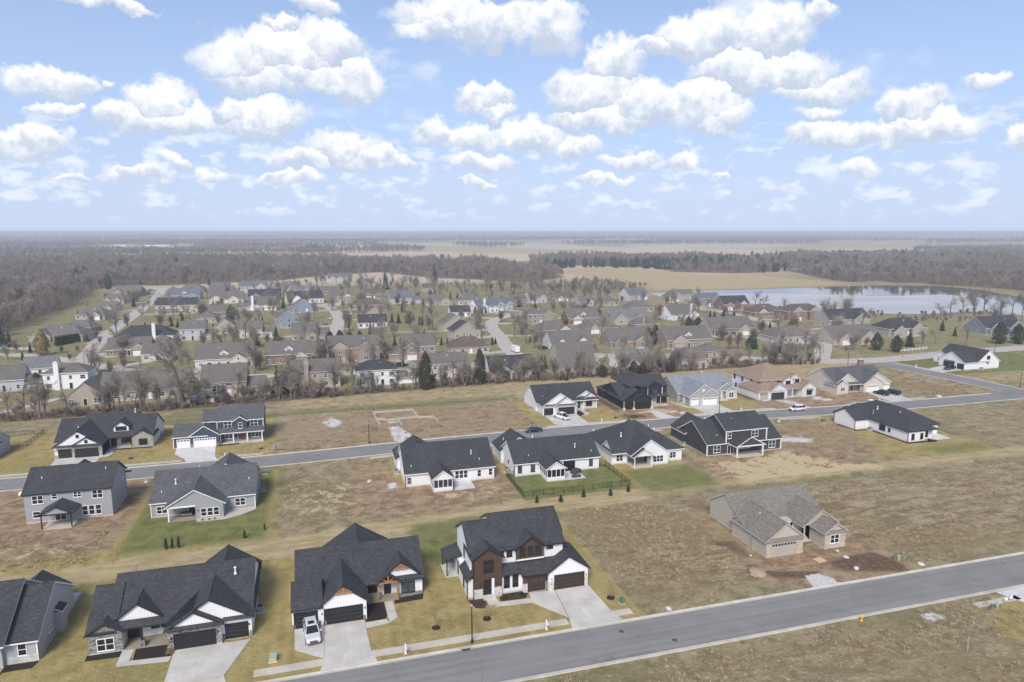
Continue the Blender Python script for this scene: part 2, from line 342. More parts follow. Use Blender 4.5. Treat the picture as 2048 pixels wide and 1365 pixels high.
def link(name, me, parent=None, loc=(0, 0, 0), rz=0.):
    o = bpy.data.objects.new(name, me); col.objects.link(o); o.parent = parent
    o.location = loc
    if rz: o.rotation_euler = (0, 0, rz)
    return o
def tag(o, label=None, cat=None, group=None, kind=None):
    if label: o['label'] = label
    if cat: o['category'] = cat
    if group: o['group'] = group
    if kind: o['kind'] = kind
    return o
def empty(name, x, y, z=0, rz=0.):
    o = bpy.data.objects.new(name, None); o.empty_display_size = .3; col.objects.link(o); o.location = (x, y, z); o.rotation_euler = (0, 0, rz); return o
def copy_tree(o, parent=None):
    c = o.copy(); col.objects.link(c); c.parent = parent
    for ch in KIDS(o): copy_tree(ch, c)
    return c
def KIDS(o): return [c for c in o.children]

# ------------------------------------------------------------------ surveyed lines (metres)
RD_A= [(-169, 362),(-136, 350),(-123, 345),(-99, 324),(-73, 295),(-56, 280),(-43, 272),(-20, 270),(0, 268),(23, 265),(37, 265),(51, 267),(66, 270),(84, 284)]
RD_B= [(84, 284),(86, 307),(92, 343),(96, 375),(101, 396),(110, 414),(121, 424),(139, 436)]
RD_C= [(3, 304),(6, 337),(9, 380),(14, 434),(13, 479),(8, 520),(-4, 531)]
RD_D= [(-95, 318),(-107, 395),(-111, 446),(-115, 498),(-121, 561),(-130, 652),(-140, 721)]
RD_E= [(115, 275),(141, 268),(170, 253),(185, 246),(203, 235),(225, 231),(242, 232),(265, 235),(296, 237),(320, 238),(393, 242)]
RD_F= [(261, 436),(267, 402),(265, 372),(256, 331),(259, 304),(241, 277),(204, 237)]
PATH1= [(32, 371),(68, 367),(93, 361)]
PATH2= [(-93, 234),(-88, 242),(-81, 252)]
LAKE= [(284, 548),(331, 556),(393, 555),(477, 561),(554, 565),(611, 536),(590, 470),(559, 421),(561, 333),(470, 278),(442, 331),(441, 361),(399, 355),(375, 359),(346, 376),(338, 391),(325, 421),(314, 454),(295, 480),(276, 511)]
W_LEFT= [(-202, 315),(-165, 365),(-148, 382),(-160, 438),(-164, 490),(-171, 571),(-196, 714),(-189, 773),(-146, 761),(-106, 777),(-37, 804),(13, 880),(85, 936),(126, 809),(175, 759),(221, 698),(289, 771),(313, 895),(296, 1095),(226, 1172),(64, 1303),(-182, 1421),(-577, 1535),(-1037, 1667)]
W_MID= [(343, 1082),(402, 1030),(489, 941),(464, 827),(532, 773),(584, 792),(603, 787),(873, 1141),(705, 1357),(548, 1402),(436, 1374)]
W_RIGHT= [(643, 839),(570, 671),(557, 624),(561, 600),(605, 618),(585, 578),(623, 582),(607, 543),(629, 518),(625, 471),(644, 383),(1905, 1147),(1450, 1278),(977, 1278)]
W_SHORE= [(222, 635),(283, 680),(321, 626),(288, 563),(225, 540),(200, 557)]
FIELD1= [(299, 875),(385, 986),(476, 915),(482, 787),(550, 746),(552, 650),(550, 574),(477, 561),(393, 555),(331, 556),(291, 562),(312, 719)]
FIELD2= [(-749, 2512),(-703, 2990),(-444, 2820),(-286, 2251),(-315, 1995),(-609, 2080)]
FIELD3= [(-257, 2076),(-105, 2396),(192, 2463),(148, 1909),(-82, 1839),(-228, 1881)]
FIELD4= [(259, 3317),(450, 2872),(592, 2195),(625, 1635),(549, 1502),(333, 1719),(218, 2376)]
FIELD5= [(1525, 2078),(2303, 2727),(2949, 3251),(3043, 2835),(2000, 1862),(1652, 1819),(1366, 1836)]
MID_ROAD = [(-400, 165.6), (-70, 165.6), (-40, 165.8), (-14, 166.2), (17, 168.0), (45, 169.2), (69, 169.8), (92, 169.3), (127, 169.8), (150, 167.6), (175, 166.9), (232, 167.2), (400, 167.2)]
def smooth_line(pts, n=3):
    for _ in range(n):
        q = [pts[0]]
        for a, b in zip(pts, pts[1:]):
            q += [(a[0]*.75+b[0]*.25, a[1]*.75+b[1]*.25), (a[0]*.25+b[0]*.75, a[1]*.25+b[1]*.75)]
        pts = q+[pts[-1]]
    return pts
def offs(pts, d):
    o = []
    for i, p in enumerate(pts):
        a = pts[max(i-1, 0)]; b = pts[min(i+1, len(pts)-1)]; t = Vector((b[0]-a[0], b[1]-a[1])).normalized()
        o.append((p[0]-t.y*d, p[1]+t.x*d))
    return o
def road_v(u):
    for a, b in zip(MID_ROAD, MID_ROAD[1:]):
        if a[0] <= u <= b[0]: return a[1]+(b[1]-a[1])*(u-a[0])/(b[0]-a[0])
    return 166
def strip(name, pts, d0, d1, z, mat, th=0.0):
    a = offs(pts, d0); b = offs(pts, d1); m = MB()
    for i in range(len(pts)-1):
        m.poly([(*a[i], z), (*a[i+1], z), (*b[i+1], z), (*b[i], z)][::1 if d1 > d0 else -1])
        if th:
            for e, f in ((a, i), (b, i)):
                m.poly([(*e[f], z), (*e[f+1], z), (*e[f+1], z-th), (*e[f], z-th)])
    return tag(m.build(name, mat), kind='structure')

# ------------------------------------------------------------------ ground sheet
def sdf(px, py, poly):
    d = np.full(px.shape, 1e9); ins = np.zeros(px.shape, bool); n = len(poly)
    for i in range(n):
        x0, y0 = poly[i]; x1, y1 = poly[(i+1) % n]; ex, ey = x1-x0, y1-y0
        t = np.clip(((px-x0)*ex+(py-y0)*ey)/(ex*ex+ey*ey+1e-9), 0, 1)
        d = np.minimum(d, np.hypot(px-x0-t*ex, py-y0-t*ey))
        c = ((y0 > py) != (y1 > py)) & (px < ex*(py-y0)/((y1-y0) if y1 != y0 else 1e-9)+x0); ins ^= c
    return np.where(ins, -d, d)
def rect(x0, x1, y0, y1): return [(x0, y0), (x1, y0), (x1, y1), (x0, y1)]
# polygon, soft edge (m), strength
ZONES = dict(
 lawn=[(rect(-75, 43, 80, 114), 1.2, 1), (rect(63, 82, 127, 160), 1.5, 1), ([(130, 133), (136, 121), (166, 122), (163, 138), (167, 162), (137, 162)], 1, 1),
       (rect(-90, -12, 171, 206), 2, 1), (rect(59, 85, 172, 206), 2, 1), (rect(107, 133, 172, 200), 2, 1), (rect(-400, 230, 236, 720), 8, .60), (rect(230, 420, 240, 420), 5, .6), (rect(232, 300, 196, 240), 3, .9),
       ([(88, 66), (99, 72), (99, 55), (90, 50)], .6, 1), ([(-75, 114), (-8, 114), (-8, 128), (-75, 124)], 2, .7), (rect(-36, -9.5, 118, 160), 1.5, 1), (rect(38.5, 64, 120, 160), 1, .8), (rect(15, 19, 140, 160), 1, .8)],
 green=[(rect(-35, -10, 122, 160), 3, .85), (rect(39, 64, 126, 142), 1.2, 1), (rect(64, 84, 121, 138), 3, .65), ([(12, 112), (20, 100), (26, 116), (44, 117), (42, 122), (16, 121)], 3, .95),
        (rect(-30, -11, 82, 92), 3, .45), (rect(-45, -20, 108, 116), 4, .5), (rect(144, 165, 124, 133), 4, .6), (rect(229, 300, 198, 232), 2, 1.0), (rect(-60, 60, 206, 213), 3, .65), (rect(-90, -40, 172, 186), 4, .4),
        (rect(-300, 225, 300, 700), 60, .36), (rect(225, 330, 262, 420), 10, .4)],
 straw=[([(-75, 113), (43, 113), (43, 120), (70, 121), (150, 119), (230, 122), (230, 127), (150, 125), (110, 126), (60, 127.5), (20, 126), (-8, 122), (-75, 119)], 2.5, .8), (rect(-13, 70, 213, 232), 3, .55), (rect(60, 215, 206, 236), 4, .6),
        (rect(34, 64, 119, 127.5), 1.5, .9), (rect(24, 40, 128, 140), 4, .55), (rect(90, 125, 122, 126), 3, .8), (rect(230, 275, 180, 200), 6, .5), (FIELD1, 30, .75), (FIELD2, 60, .7), (FIELD3, 60, .7), (FIELD4, 60, .7), (FIELD5, 60, .8)],
 dirt=[([(-64, 124), (-36, 125), (-35, 140), (-36.5, 162), (-70, 162), (-70, 130)], 2, 1), ([(-10, 127), (20, 125), (38, 127.5), (39, 140), (16, 140), (14, 160), (6, 160), (3, 128)], 3, .9),
       ([(85, 125), (120, 125), (135, 134), (142, 155), (134, 160), (112, 158), (111, 140), (86, 140)], 2, 1), ([(68, 116), (66, 95), (65, 86), (70, 80.6), (91, 80.6), (92, 87), (91, 97), (88, 92), (76, 92), (70, 100), (71, 112)], 1.5, 1),
       (rect(85, 107, 171.5, 204), 1.5, 1), (rect(133, 176, 171.5, 206), 2, 1), (rect(176, 196, 175, 192), 3, .5), ([(16, 188), (32, 186), (36, 195), (28, 206), (14, 206)], 3, .7), (rect(140, 150, 204, 214), 3, .7), (rect(-12, 58, 172, 209), 4, .52)],
 rough=[(rect(-12.5, 60, 171.5, 212), 2, 1), (rect(43, 240, 83, 120), 4, .6), (rect(-100, 240, 20, 71), 3, .5), (rect(190, 224, 172, 215), 4, .8), (rect(240, 300, 150, 185), 4, .8), ([(-64, 119), (-36, 121), (-36, 130), (-64, 132)], 2, .8), ([(112, 130), (142, 134), (140, 150), (118, 144)], 3, .6)],
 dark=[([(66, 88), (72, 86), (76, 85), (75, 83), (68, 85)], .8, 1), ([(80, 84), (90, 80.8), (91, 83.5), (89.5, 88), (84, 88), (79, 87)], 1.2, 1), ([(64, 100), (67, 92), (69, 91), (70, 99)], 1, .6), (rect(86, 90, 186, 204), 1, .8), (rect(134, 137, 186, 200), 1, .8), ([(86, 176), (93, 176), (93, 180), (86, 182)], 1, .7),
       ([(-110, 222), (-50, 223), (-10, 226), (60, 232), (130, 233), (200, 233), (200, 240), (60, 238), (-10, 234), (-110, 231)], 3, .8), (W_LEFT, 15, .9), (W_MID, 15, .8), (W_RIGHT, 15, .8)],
 blanket=[([(87, 136), (96, 136.5), (111, 139.5), (116, 131), (122, 125), (104, 122), (88, 124)], 2.5, .66), ([(84, 128), (90, 123), (125, 122), (124, 125.5), (95, 126)], 1.5, .8), (rect(20, 38, 129, 136), 4, .50), (rect(-62, -40, 124, 131), 3, .45), (rect(-10, 10, 128, 150), 6, .42)],
 gravel=[([(72.7, 84.3), (71.7, 80.7), (77, 80.8), (75.4, 84.4)], .5, 1), ([(0, 197), (3, 203), (6, 196), (3.3, 190)], 1.5, .9), ([(18, 172.6), (24, 172.6), (23, 180), (21, 187), (18, 187)], 1.0, .9), ([(80.8, 70.9), (84.6, 69.5), (83.6, 68.4), (81, 68.9)], .6, 1),
         (rect(13, 15.2, 140, 144), .8, .8), ([(113, 146), (122, 142), (126, 146), (118, 150)], 2.0, .8), ([(95, 172), (101, 172), (99, 184), (96, 184)], .8, .8), ([(144, 171), (148, 171), (146, 184), (141, 184)], .8, .6), (rect(66, 70, 112, 114), .8, .5)])
def make_ground():
    blocks = [(-160, 300, 20, 260, 1.0), (-800, 1000, -100, 1100, 10.0), (-3200, 3800, -600, 4400, 100.0), (-16000, 17600, -6600, 17400, 800.0)]
    vs = []; fs = []; base = 0; prev = None
    for (x0, x1, y0, y1, st) in blocks:
        nx = int(round((x1-x0)/st)); ny = int(round((y1-y0)/st))
        gx, gy = np.meshgrid(x0+np.arange(nx+1)*st, y0+np.arange(ny+1)*st)
        vs.append(np.stack([gx.ravel(), gy.ravel()], 1))
        ii, jj = np.meshgrid(np.arange(nx), np.arange(ny)); ii = ii.ravel(); jj = jj.ravel()
        if prev:
            cx = x0+(ii+.5)*st; cy = y0+(jj+.5)*st; keep = ~((cx > prev[0]) & (cx < prev[1]) & (cy > prev[2]) & (cy < prev[3])); ii = ii[keep]; jj = jj[keep]
        a = base+jj*(nx+1)+ii; fs.append(np.stack([a, a+1, a+nx+2, a+nx+1], 1)); base += (nx+1)*(ny+1); prev = (x0, x1, y0, y1)
    V = np.concatenate(vs); Fc = np.concatenate(fs)
    used = np.zeros(len(V), bool); used[Fc.ravel()] = True; mp = np.cumsum(used)-1; V = V[used]; Fc = mp[Fc]
    me = bpy.data.meshes.new('ground'); me.vertices.add(len(V)); co = np.zeros((len(V), 3), np.float32); co[:, :2] = V
    me.vertices.foreach_set('co', co.ravel()); me.loops.add(len(Fc)*4); me.loops.foreach_set('vertex_index', Fc.astype(np.int32).ravel())
    me.polygons.add(len(Fc)); me.polygons.foreach_set('loop_start', np.arange(0, len(Fc)*4, 4, dtype=np.int32)); me.update(); me.validate()
    for z, lst in ZONES.items():
        wt = np.zeros(len(V), np.float32)
        for poly, soft, k in lst:
            xs = [p[0] for p in poly]; ys = [p[1] for p in poly]
            s = (V[:, 0] > min(xs)-soft) & (V[:, 0] < max(xs)+soft) & (V[:, 1] > min(ys)-soft) & (V[:, 1] < max(ys)+soft)
            if not s.any(): continue
            d = sdf(V[s, 0], V[s, 1], poly); wt[s] = np.maximum(wt[s], k*np.clip(.5-d/(2*soft), 0, 1))
        at = me.attributes.new(z, 'FLOAT', 'POINT'); at.data.foreach_set('value', wt)
    t = NT('ground'); p = t.pos(); z = t.sep(p)
    nA = t.noise(p, .045, 6, .62); nL = t.noise(p, .028, 5, .55, dist=.6); nB = t.noise(p, .35, 6, .66, dist=.4); nC = t.noise(p, 1.6, 5, .7); nD = t.noise(p, 5.5, 3, .7); nF = t.noise(p, .006, 4, .6)
    st = t.noise(t.mp(p, (.16, .55, 1)), 1.0, 6, .68)
    def w(name, amp=1.0, lo=.32, hi=.68):
        n = t.ma('MULTIPLY', t.ma('SUBTRACT', t.ma('ADD', t.ma('MULTIPLY', nB, .55), t.ma('MULTIPLY', nC, .45)), .5), amp)
        a = t.attr(name); return t.mr(t.ma('ADD', a, t.ma('MULTIPLY', n, t.mr(a, 0, .12))), lo, hi)
    olive = (0.198, 0.169, 0.079); tan = (0.371, 0.301, 0.186); pale = (0.512, 0.442, 0.307); brown = (0.218, 0.154, 0.096)
    c = t.mix(t.mr(nB, .34, .66), olive, tan); c = t.mix(t.mr(nC, .5, .72, 0, .75), c, pale); c = t.mix(t.mr(nA, .5, .66, 0, .6), c, (0.160, 0.160, 0.064)); c = t.mix(t.mr(nD, .55, .8, 0, .5), c, brown)
    # distant country: stubble and winter crop by large parcels
    far = t.mr(z[1], 640, 800); parc = t.sep(t.vor(t.mp(p, (1/520, 1/700, 1)), 1.0, 'Color'))
    fc = t.mix(t.mr(parc[0], .3, .7), (0.54, 0.44, 0.32), (0.40, 0.325, 0.23)); fc = t.mix(t.mr(parc[1], .72, .8, 0, .7), fc, (0.205, 0.192, 0.109)); fc = t.mix(t.mr(nA, .4, .7, 0, .3), fc, (0.461, 0.384, 0.282))
    c = t.mix(far, c, fc)
    # rough dormant stalks
    rg = t.mix(t.mr(st, .40, .60), (.205, .143, .082), (.43, .345, .215)); rg = t.mix(t.mr(nC, .54, .66, 0, .55), rg, (.57, .485, .345)); rg = t.mix(t.mr(nB, .50, .62, 0, .78), rg, (.185, .152, .062)); rg = t.mix(t.mr(nD, .54, .68, 0, .6), rg, (.115, .08, .048))
    rg = t.mix(t.mr(nL, .50, .62, 0, .66), rg, t.mix(t.mr(nC, .38, .62), (.19, .142, .062), (.335, .258, .128))); rg = t.mix(t.mr(nL, .47, .36, 0, .42), rg, t.mix(t.mr(nC, .38, .62), (.33, .26, .16), (.54, .46, .32)))
    c = t.mix(w('rough', 1.6), c, rg)
    lw = t.mix(t.mr(nB, .34, .66), (.272, .216, .078), (.41, .322, .135)); lw = t.mix(t.mr(nA, .45, .62, 0, .55), lw, (.40, .315, .135)); lw = t.mix(t.mr(nC, .52, .74, 0, .5), lw, (.24, .215, .085)); lw = t.mix(t.mr(nD, .55, .75, 0, .4), lw, (.19, .16, .06))
    old = t.mr(z[1], 232, 244); lw = t.mix(old, lw, t.mix(t.mr(nB, .35, .65), (.165, .165, .075), (.27, .24, .13)))
    mow = t.ma('FRACT', t.ma('MULTIPLY', t.ma('ADD', z[0], t.ma('MULTIPLY', nA, 1.5)), .62)); lw = t.mix(t.ma('MULTIPLY', t.mr(t.ma('ABSOLUTE', t.ma('SUBTRACT', mow, .5)), .18, .32, 0, .38), t.mr(nB, .3, .6)), lw, (.42, .345, .16))
    c = t.mix(w('lawn', .9), c, lw)
    c = t.mix(w('straw', 1.7), c, t.mix(t.mr(st, .38, .62), (0.365, 0.284, 0.151), (0.486, 0.390, 0.224)))
    gr = t.mix(t.mr(nB, .35, .65), (0.109, 0.134, 0.045), (0.192, 0.205, 0.070)); c = t.mix(t.ma('MULTIPLY', w('green', 1.5), .85), c, gr)
    dt = t.mix(t.mr(nB, .38, .62), (.245, .162, .094), (.40, .297, .187)); dt = t.mix(t.mr(nC, .54, .66, 0, .65), dt, (.50, .395, .265)); dt = t.mix(t.mr(st, .55, .64, 0, .7), dt, (.17, .105, .062)); dt = t.mix(t.mr(nD, .56, .7, 0, .7), dt, (.13, .082, .05)); dt = t.mix(t.mr(nL, .5, .6, 0, .4), dt, t.mix(t.mr(nC, .4, .6), (.26, .21, .10), (.36, .29, .16)))
    c = t.mix(w('dirt', 1.3), c, dt)
    c = t.mix(t.ma('MULTIPLY', w('blanket', 2.6, .46, .54), .95), c, t.mix(t.mr(nD, .35, .7), (.50, .395, .225), (.62, .51, .32)))
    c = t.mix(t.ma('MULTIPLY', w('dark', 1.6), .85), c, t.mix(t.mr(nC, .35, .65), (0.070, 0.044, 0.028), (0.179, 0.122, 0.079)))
    c = t.mix(w('gravel', 1.5), c, t.mix(t.mr(nD, .35, .65), (0.486, 0.461, 0.422), (0.750, 0.750, 0.730)))
    t.bump(t.ma('ADD', t.ma('MULTIPLY', nC, 1.0), t.ma('MULTIPLY', nD, .5)), .9, .34)
    t.fin(c, .96, 0, .1); me.materials.append(t.m)
    tag(link('ground', me), kind='structure')
make_ground()

# ------------------------------------------------------------------ roads
near = [(-500, 76.5), (500, 76.5)]
strip('street_near', near, -3.75, 3.75, .012, 'asphalt')
def kerb(name, pts, d, side):
    # rolled kerb and gutter profile swept along the road edge; side +1 = land on the +offset side
    prof = [(d, .016), (d+side*.38, .02), (d+side*.45, .11), (d+side*.62, .125), (d+side*.66, .0)]
    m = MB(); ls = [offs(pts, q[0]) for q in prof]
    for i in range(len(pts)-1):
        for k in range(len(prof)-1):
            q = [(*ls[k][i], prof[k][1]), (*ls[k][i+1], prof[k][1]), (*ls[k+1][i+1], prof[k+1][1]), (*ls[k+1][i], prof[k+1][1])]
            m.poly(q if side > 0 else q[::-1])
    return tag(m.build(name, 'kerb'), kind='structure')
kerb('kerb_near_street_far_side', near, 3.72, 1); kerb('kerb_near_street_near_side', near, -3.72, -1)
mid = smooth_line(MID_ROAD, 2)
mid_l = [p for p in mid if p[0] < 222]
strip('street_middle', mid, -3.9, 3.9, .012, 'asphalt')
kerb('kerb_middle_near_side', mid, -3.85, -1)
kerb('kerb_middle_far_side', mid_l+[(218, 167.1)], 3.85, 1)
side_st = [(229.5, 166), (229.2, 180), (228, 200), (225.5, 216), (227, 232)]
strip('street_side', side_st, -4.6, 4.6, .016, 'asphalt'); kerb('kerb_side_street_left', [(228.8, 172), (229.2, 180), (228, 200), (225, 216)], 4.55, 1); kerb('kerb_side_street_right', [(229.8, 172), (229.2, 180), (228, 200), (226, 214)], -4.55, -1)
m = MB(); m.prism([(218, 170.6), (224.8, 176.5), (234, 176.5), (240, 171), (240, 169), (218, 169)], .0, .014); tag(m.build('street_corner', 'asphalt'), kind='structure')
for nm, pts, w in (('road_older_row', RD_A, 3.6), ('road_bend', RD_B, 3.8), ('road_cul_de_sac', RD_C, 3.8), ('road_beside_wood', RD_D, 3.8), ('road_through', RD_E, 5.2), ('road_lakeside', RD_F, 3.8), ('path_walk', PATH1, 1.3), ('path_concrete', PATH2, 1.6)):
    zz = {'road_older_row': .020, 'road_bend': .026, 'road_cul_de_sac': .032, 'road_beside_wood': .038, 'road_through': .020, 'road_lakeside': .044, 'path_walk': .050, 'path_concrete': .03}[nm]
    strip(nm, smooth_line(pts, 2), -w, w, zz, 'concrete_old')
for nm, cx, cy, r in (('road_turning_circle', 8, 525, 12), ('road_turning_end', -140, 722, 13)):
    m = MB(); m.lathe([(r, 0), (r, .055)], 28, cx, cy); tag(m.build(nm, 'concrete_old'), kind='structure')
# lake
m = MB(); m.poly([(x, y, .06) for x, y in smooth_line(LAKE+[LAKE[0]], 2)[:-1]][::-1])
t = NT('water'); p = t.pos(); h = t.noise(t.mp(p, (.02, .05, 1)), 1.0, 3); t.bump(t.noise(p, .6, 3), .02, .05)
t.fin(t.mix(h, (.035, .04, .045), (.06, .065, .07)), .05, 0, .9); tag(m.build('lake_water', 'water'), kind='structure')
ICE = [(285, 537), (310, 521), (360, 521), (414, 511), (441, 468), (500, 466), (529, 462), (524, 418), (509, 382), (509, 301), (470, 278), (442, 331), (441, 361), (399, 355), (375, 359), (346, 376), (338, 391), (325, 421), (314, 454), (295, 480), (278, 511)]
m = MB(); m.poly([(x, y, .10) for x, y in smooth_line(ICE+[ICE[0]], 2)[:-1]][::-1]); t = NT('ice'); p = t.pos(); h = t.noise(t.mp(p, (.012, .03, 1)), 1.0, 5); t.fin(t.mix(t.mr(h, .3, .7), (.40, .40, .40), (.52, .515, .51)), .45, 0, .3); tag(m.build('lake_ice', 'ice'), kind='structure')

# ------------------------------------------------------------------ walks and driveways
def slab_quad(root, q, nx, ny, th, mat, gap=.02, name='slab'):
    # bilinear split of a quad (counter clockwise) into separate slabs
    a, b, c, d = [Vector((*p, 0)) for p in q]
    def P(s, t): return (a*(1-s)+b*s)*(1-t)+(d*(1-s)+c*s)*t
    for i in range(nx):
        for j in range(ny):
            pts = [P(i/nx, j/ny), P((i+1)/nx, j/ny), P((i+1)/nx, (j+1)/ny), P(i/nx, (j+1)/ny)]; ce = sum(pts, Vector())/4
            pts = [p+(ce-p).normalized()*gap*1.4-ce for p in pts]
            m = MB(); m.prism([(p.x, p.y) for p in pts], 0, th); m.build(name, mat, root, (ce.x, ce.y, 0))
def pave(name, quads, mat='concrete', th=.05, jm='metal_dark'):
    o = MB()
    for q, nx, ny in quads: o.prism(q, .0, th-.02)
    r = tag(o.build(name, 'concrete_old'), kind='structure')
    for q, nx, ny in quads: slab_quad(r, q, nx, ny, th, mat)
    return r
def flat(name, pts, mat, th=.05, label=None, cat=None):
    m = MB(); m.prism(pts, 0, th); o = m.build(name, mat); return tag(o, label, cat) if label else tag(o, kind='structure')
pave('walk_near_street', [(rect(-60+0, -13.0, 82.0, 83.4), 30, 1), (rect(-12.4+3, -.9, 82.0, 83.4), 6, 1), (rect(5.1, 32.0, 82.0, 83.4), 17, 1), (rect(39.1, 41.8, 82.0, 83.4), 2, 1)], 'concrete_warm', .06)
pave('driveway_stone_front_house', [([(-19.7, 83.4), (-12.9, 83.4), (-10.4, 90.6), (-19.7, 90.6)], 2, 2), ([(-20.2, 80.9), (-12.2, 80.9), (-12.9, 83.4), (-19.7, 83.4)], 2, 1)], 'concrete')
pave('driveway_timber_house', [([(-.9, 83.3), (5.0, 83.3), (4.6, 91), (-.8, 91)], 2, 2), ([(-4.6, 86.3), (-.9, 83.4), (-.9, 91), (-4.8, 91.3)], 1, 1), ([(-1.5, 80.9), (5.6, 80.9), (5.05, 83.3), (-.9, 83.3)], 2, 1)], 'concrete')
pave('driveway_brown_house', [([(32.5, 83.6), (39.0, 83.6), (38.6, 91.1), (33.2, 91.1)], 2, 2), ([(32.4, 83.6), (33.1, 91.1), (29.1, 91.6), (28.8, 88.7)], 1, 1), ([(32.0, 80.9), (39.6, 80.9), (39.0, 83.6), (32.5, 83.6)], 2, 1)], 'concrete')
pave('walk_stone_front_house', [([(-26.1, 89.0), (-20.0, 88.3), (-19.8, 89.4), (-24.8, 89.8)], 3, 1), ([(-26.2, 89.0), (-24.8, 89.8), (-24.8, 92.4), (-26.2, 92.4)], 1, 2)], 'concrete')
pave('walk_timber_house', [([(4.7, 88.8), (8.0, 89.3), (7.6, 90.3), (4.7, 90.2)], 2, 1), ([(8.0, 89.3), (9.2, 90.4), (9.0, 95.0), (7.8, 95.0), (7.8, 90.4)][0:2]+[(9.0, 95.0), (7.8, 95.0)], 1, 3)], 'concrete')
pave('walk_brown_house', [([(23.1, 89.2), (28.9, 88.7), (29.0, 90.0), (24.3, 90.2)], 3, 1), ([(22.5, 89.8), (24.2, 89.8), (23.9, 91.8), (22.3, 91.8)], 1, 1)], 'concrete')
for nm, pts in (('driveway_white_pickup_house', [(63.7, 177), (66.0, 173.6), (73.6, 173.6), (73.4, 186), (63.8, 186.4)]), ('driveway_bluegrey_roof_house', [(111.2, 176.5), (112.8, 173.6), (121, 173.6), (121, 184), (111.2, 184)]), ('driveway_cream_house', [(176.6, 176), (176.3, 171), (184.2, 171), (189.3, 184.6), (179, 184)]),
                ('driveway_black_garage_house', [(-61.8, 182), (-61, 175), (-60.5, 169.9), (-51.2, 169.9), (-51.8, 176), (-51.8, 181.6)]), ('driveway_navy_house', [(-35.3, 182.4), (-34.8, 177.6), (-32.2, 173.6), (-31, 170.1), (-24.2, 170.3), (-25.2, 173.4), (-26.1, 182.2)]),
                ('driveway_corner_house', [(230.6, 209.6), (233.6, 203.4), (245, 204.9), (245, 213), (243, 213.6)]), ('driveway_far_left_house', [(-81.6, 170), (-74.0, 170), (-76.0, 183.3), (-81.8, 183.3)])):
    flat(nm, pts, 'concrete_new' if 'navy' in nm else 'concrete', .05)
def mid_walk(name, u0, u1, d0, d1):
    us = np.linspace(u0, u1, max(2, int((u1-u0)/6)+1)); m = MB()
    m.prism([(u, road_v(u)+d0) for u in us]+[(u, road_v(u)+d1) for u in us[::-1]], 0, .055); tag(m.build(name, 'concrete_walk'), kind='structure')
for i, (a, b, d0, d1) in enumerate([(-74, -61.2, 5.6, 6.9), (-51, -32.4, 5.6, 6.9), (-24, -14, 5.6, 6.9), (60.5, 65.2, 4.9, 6.2), (73.6, 86.5, 4.9, 6.2), (106.5, 112.4, 4.9, 6.2), (121.2, 135, 4.9, 6.2), (163, 176, 5.6, 6.8), (184.6, 192, 5.6, 6.8), (11, 60, -6.6, -5.3), (63, 90, -6.6, -5.3), (-35, -14, -6.6, -5.3), (128, 142, -6.6, -5.3)]):
    mid_walk('walk_middle_street', a, b, d0, d1)
m = MB(); m.prism([(231, 224.6), (229.6, 224.4), (233.0, 205), (234.6, 205.2)], 0, .055); tag(m.build('walk_corner_lot', 'concrete_walk'), kind='structure')
flat('walk_bluegrey_house_side', [(108.4, 191.4), (107.6, 190.8), (109.6, 182.2), (111.2, 182.4), (110.9, 183.4)], 'concrete', .05)
flat('walk_white_pickup_house', [(73.5, 184.6), (76, 183.2), (77.5, 184.2), (77.3, 190.5), (76.2, 190.5), (76.2, 185.2)], 'concrete', .055)
flat('walk_black_garage_house', [(-51.8, 180.4), (-50.2, 180.6), (-49.6, 182.6), (-50.6, 186.6), (-52, 187.2)], 'concrete', .055)
def bed(pts, label, mat='mulch', th=.07): return flat('planting_bed', pts, mat, th, label, 'bed')
bed([(-24.4, 89.8), (-19.9, 89.5), (-20.2, 92.2), (-24.6, 92.3)], 'black mulch bed between porch and garage of the dark stone house')
bed([(-30.2, 91.2), (-26.3, 91.1), (-26.2, 92.35), (-30.3, 92.35)], 'narrow black mulch bed under the stone gable window')
bed([(4.9, 90.4), (7.5, 90.5), (7.8, 91.2), (7.7, 95), (5.3, 95.2), (4.8, 91)], 'black mulch bed beside the timber porch walk')
bed([(9.2, 94.1), (13.4, 94.3), (13.7, 95.8), (9.4, 95.4)], 'mulch strip below the black framed window of the timber house')
bed([(24.4, 90.4), (28.2, 90.2), (28.9, 91.4), (28.4, 92.2), (25.2, 92.2), (24.4, 91.4)], 'brown mulch bed with shrubs by the brown clad entry', 'mulch_brown')
bed([(19.7, 91.9), (20.4, 89.6), (21.6, 89.2), (22.3, 90.2), (22.2, 91.8)], 'small brown mulch bed left of the brown clad entry', 'mulch_brown')
bed([(-43, 91.5), (-36.2, 91.6), (-35.8, 93.0), (-43, 93.0)], 'black mulch bed in front of the pale grey corner house')
bed([(73.8, 182.9), (76.0, 184.6), (76.0, 189), (73.9, 186)], 'triangular black mulch bed beside the white pickup driveway')
bed([(145.2, 134.6), (151.4, 134.4), (151.4, 135.4), (146.2, 135.4), (145.9, 148.2), (141.8, 148.4), (141, 154.4), (140.2, 154.4), (141, 147.8), (145, 147.6)], 'black mulch edging round the white house with black windows')
bed([(-50, 185.6), (-41.4, 185.4), (-41.4, 186.3), (-50, 186.5)], 'thin mulch bed under the pale stone bay')
bed([(-25.9, 181.6), (-20.5, 182.2), (-20.5, 183), (-25.9, 182.6)], 'mulch bed in front of the navy house porch')
flat('stone_bed', [(-23.4, 133.4), (-18.4, 133.2), (-15.5, 134.6), (-13.1, 136.6), (-13.3, 137.5), (-18.6, 137.4), (-18.6, 134.2), (-23.4, 134.2)], 'river_stone', .06, 'curved pebble bed along the back of the grey ranch', 'bed')

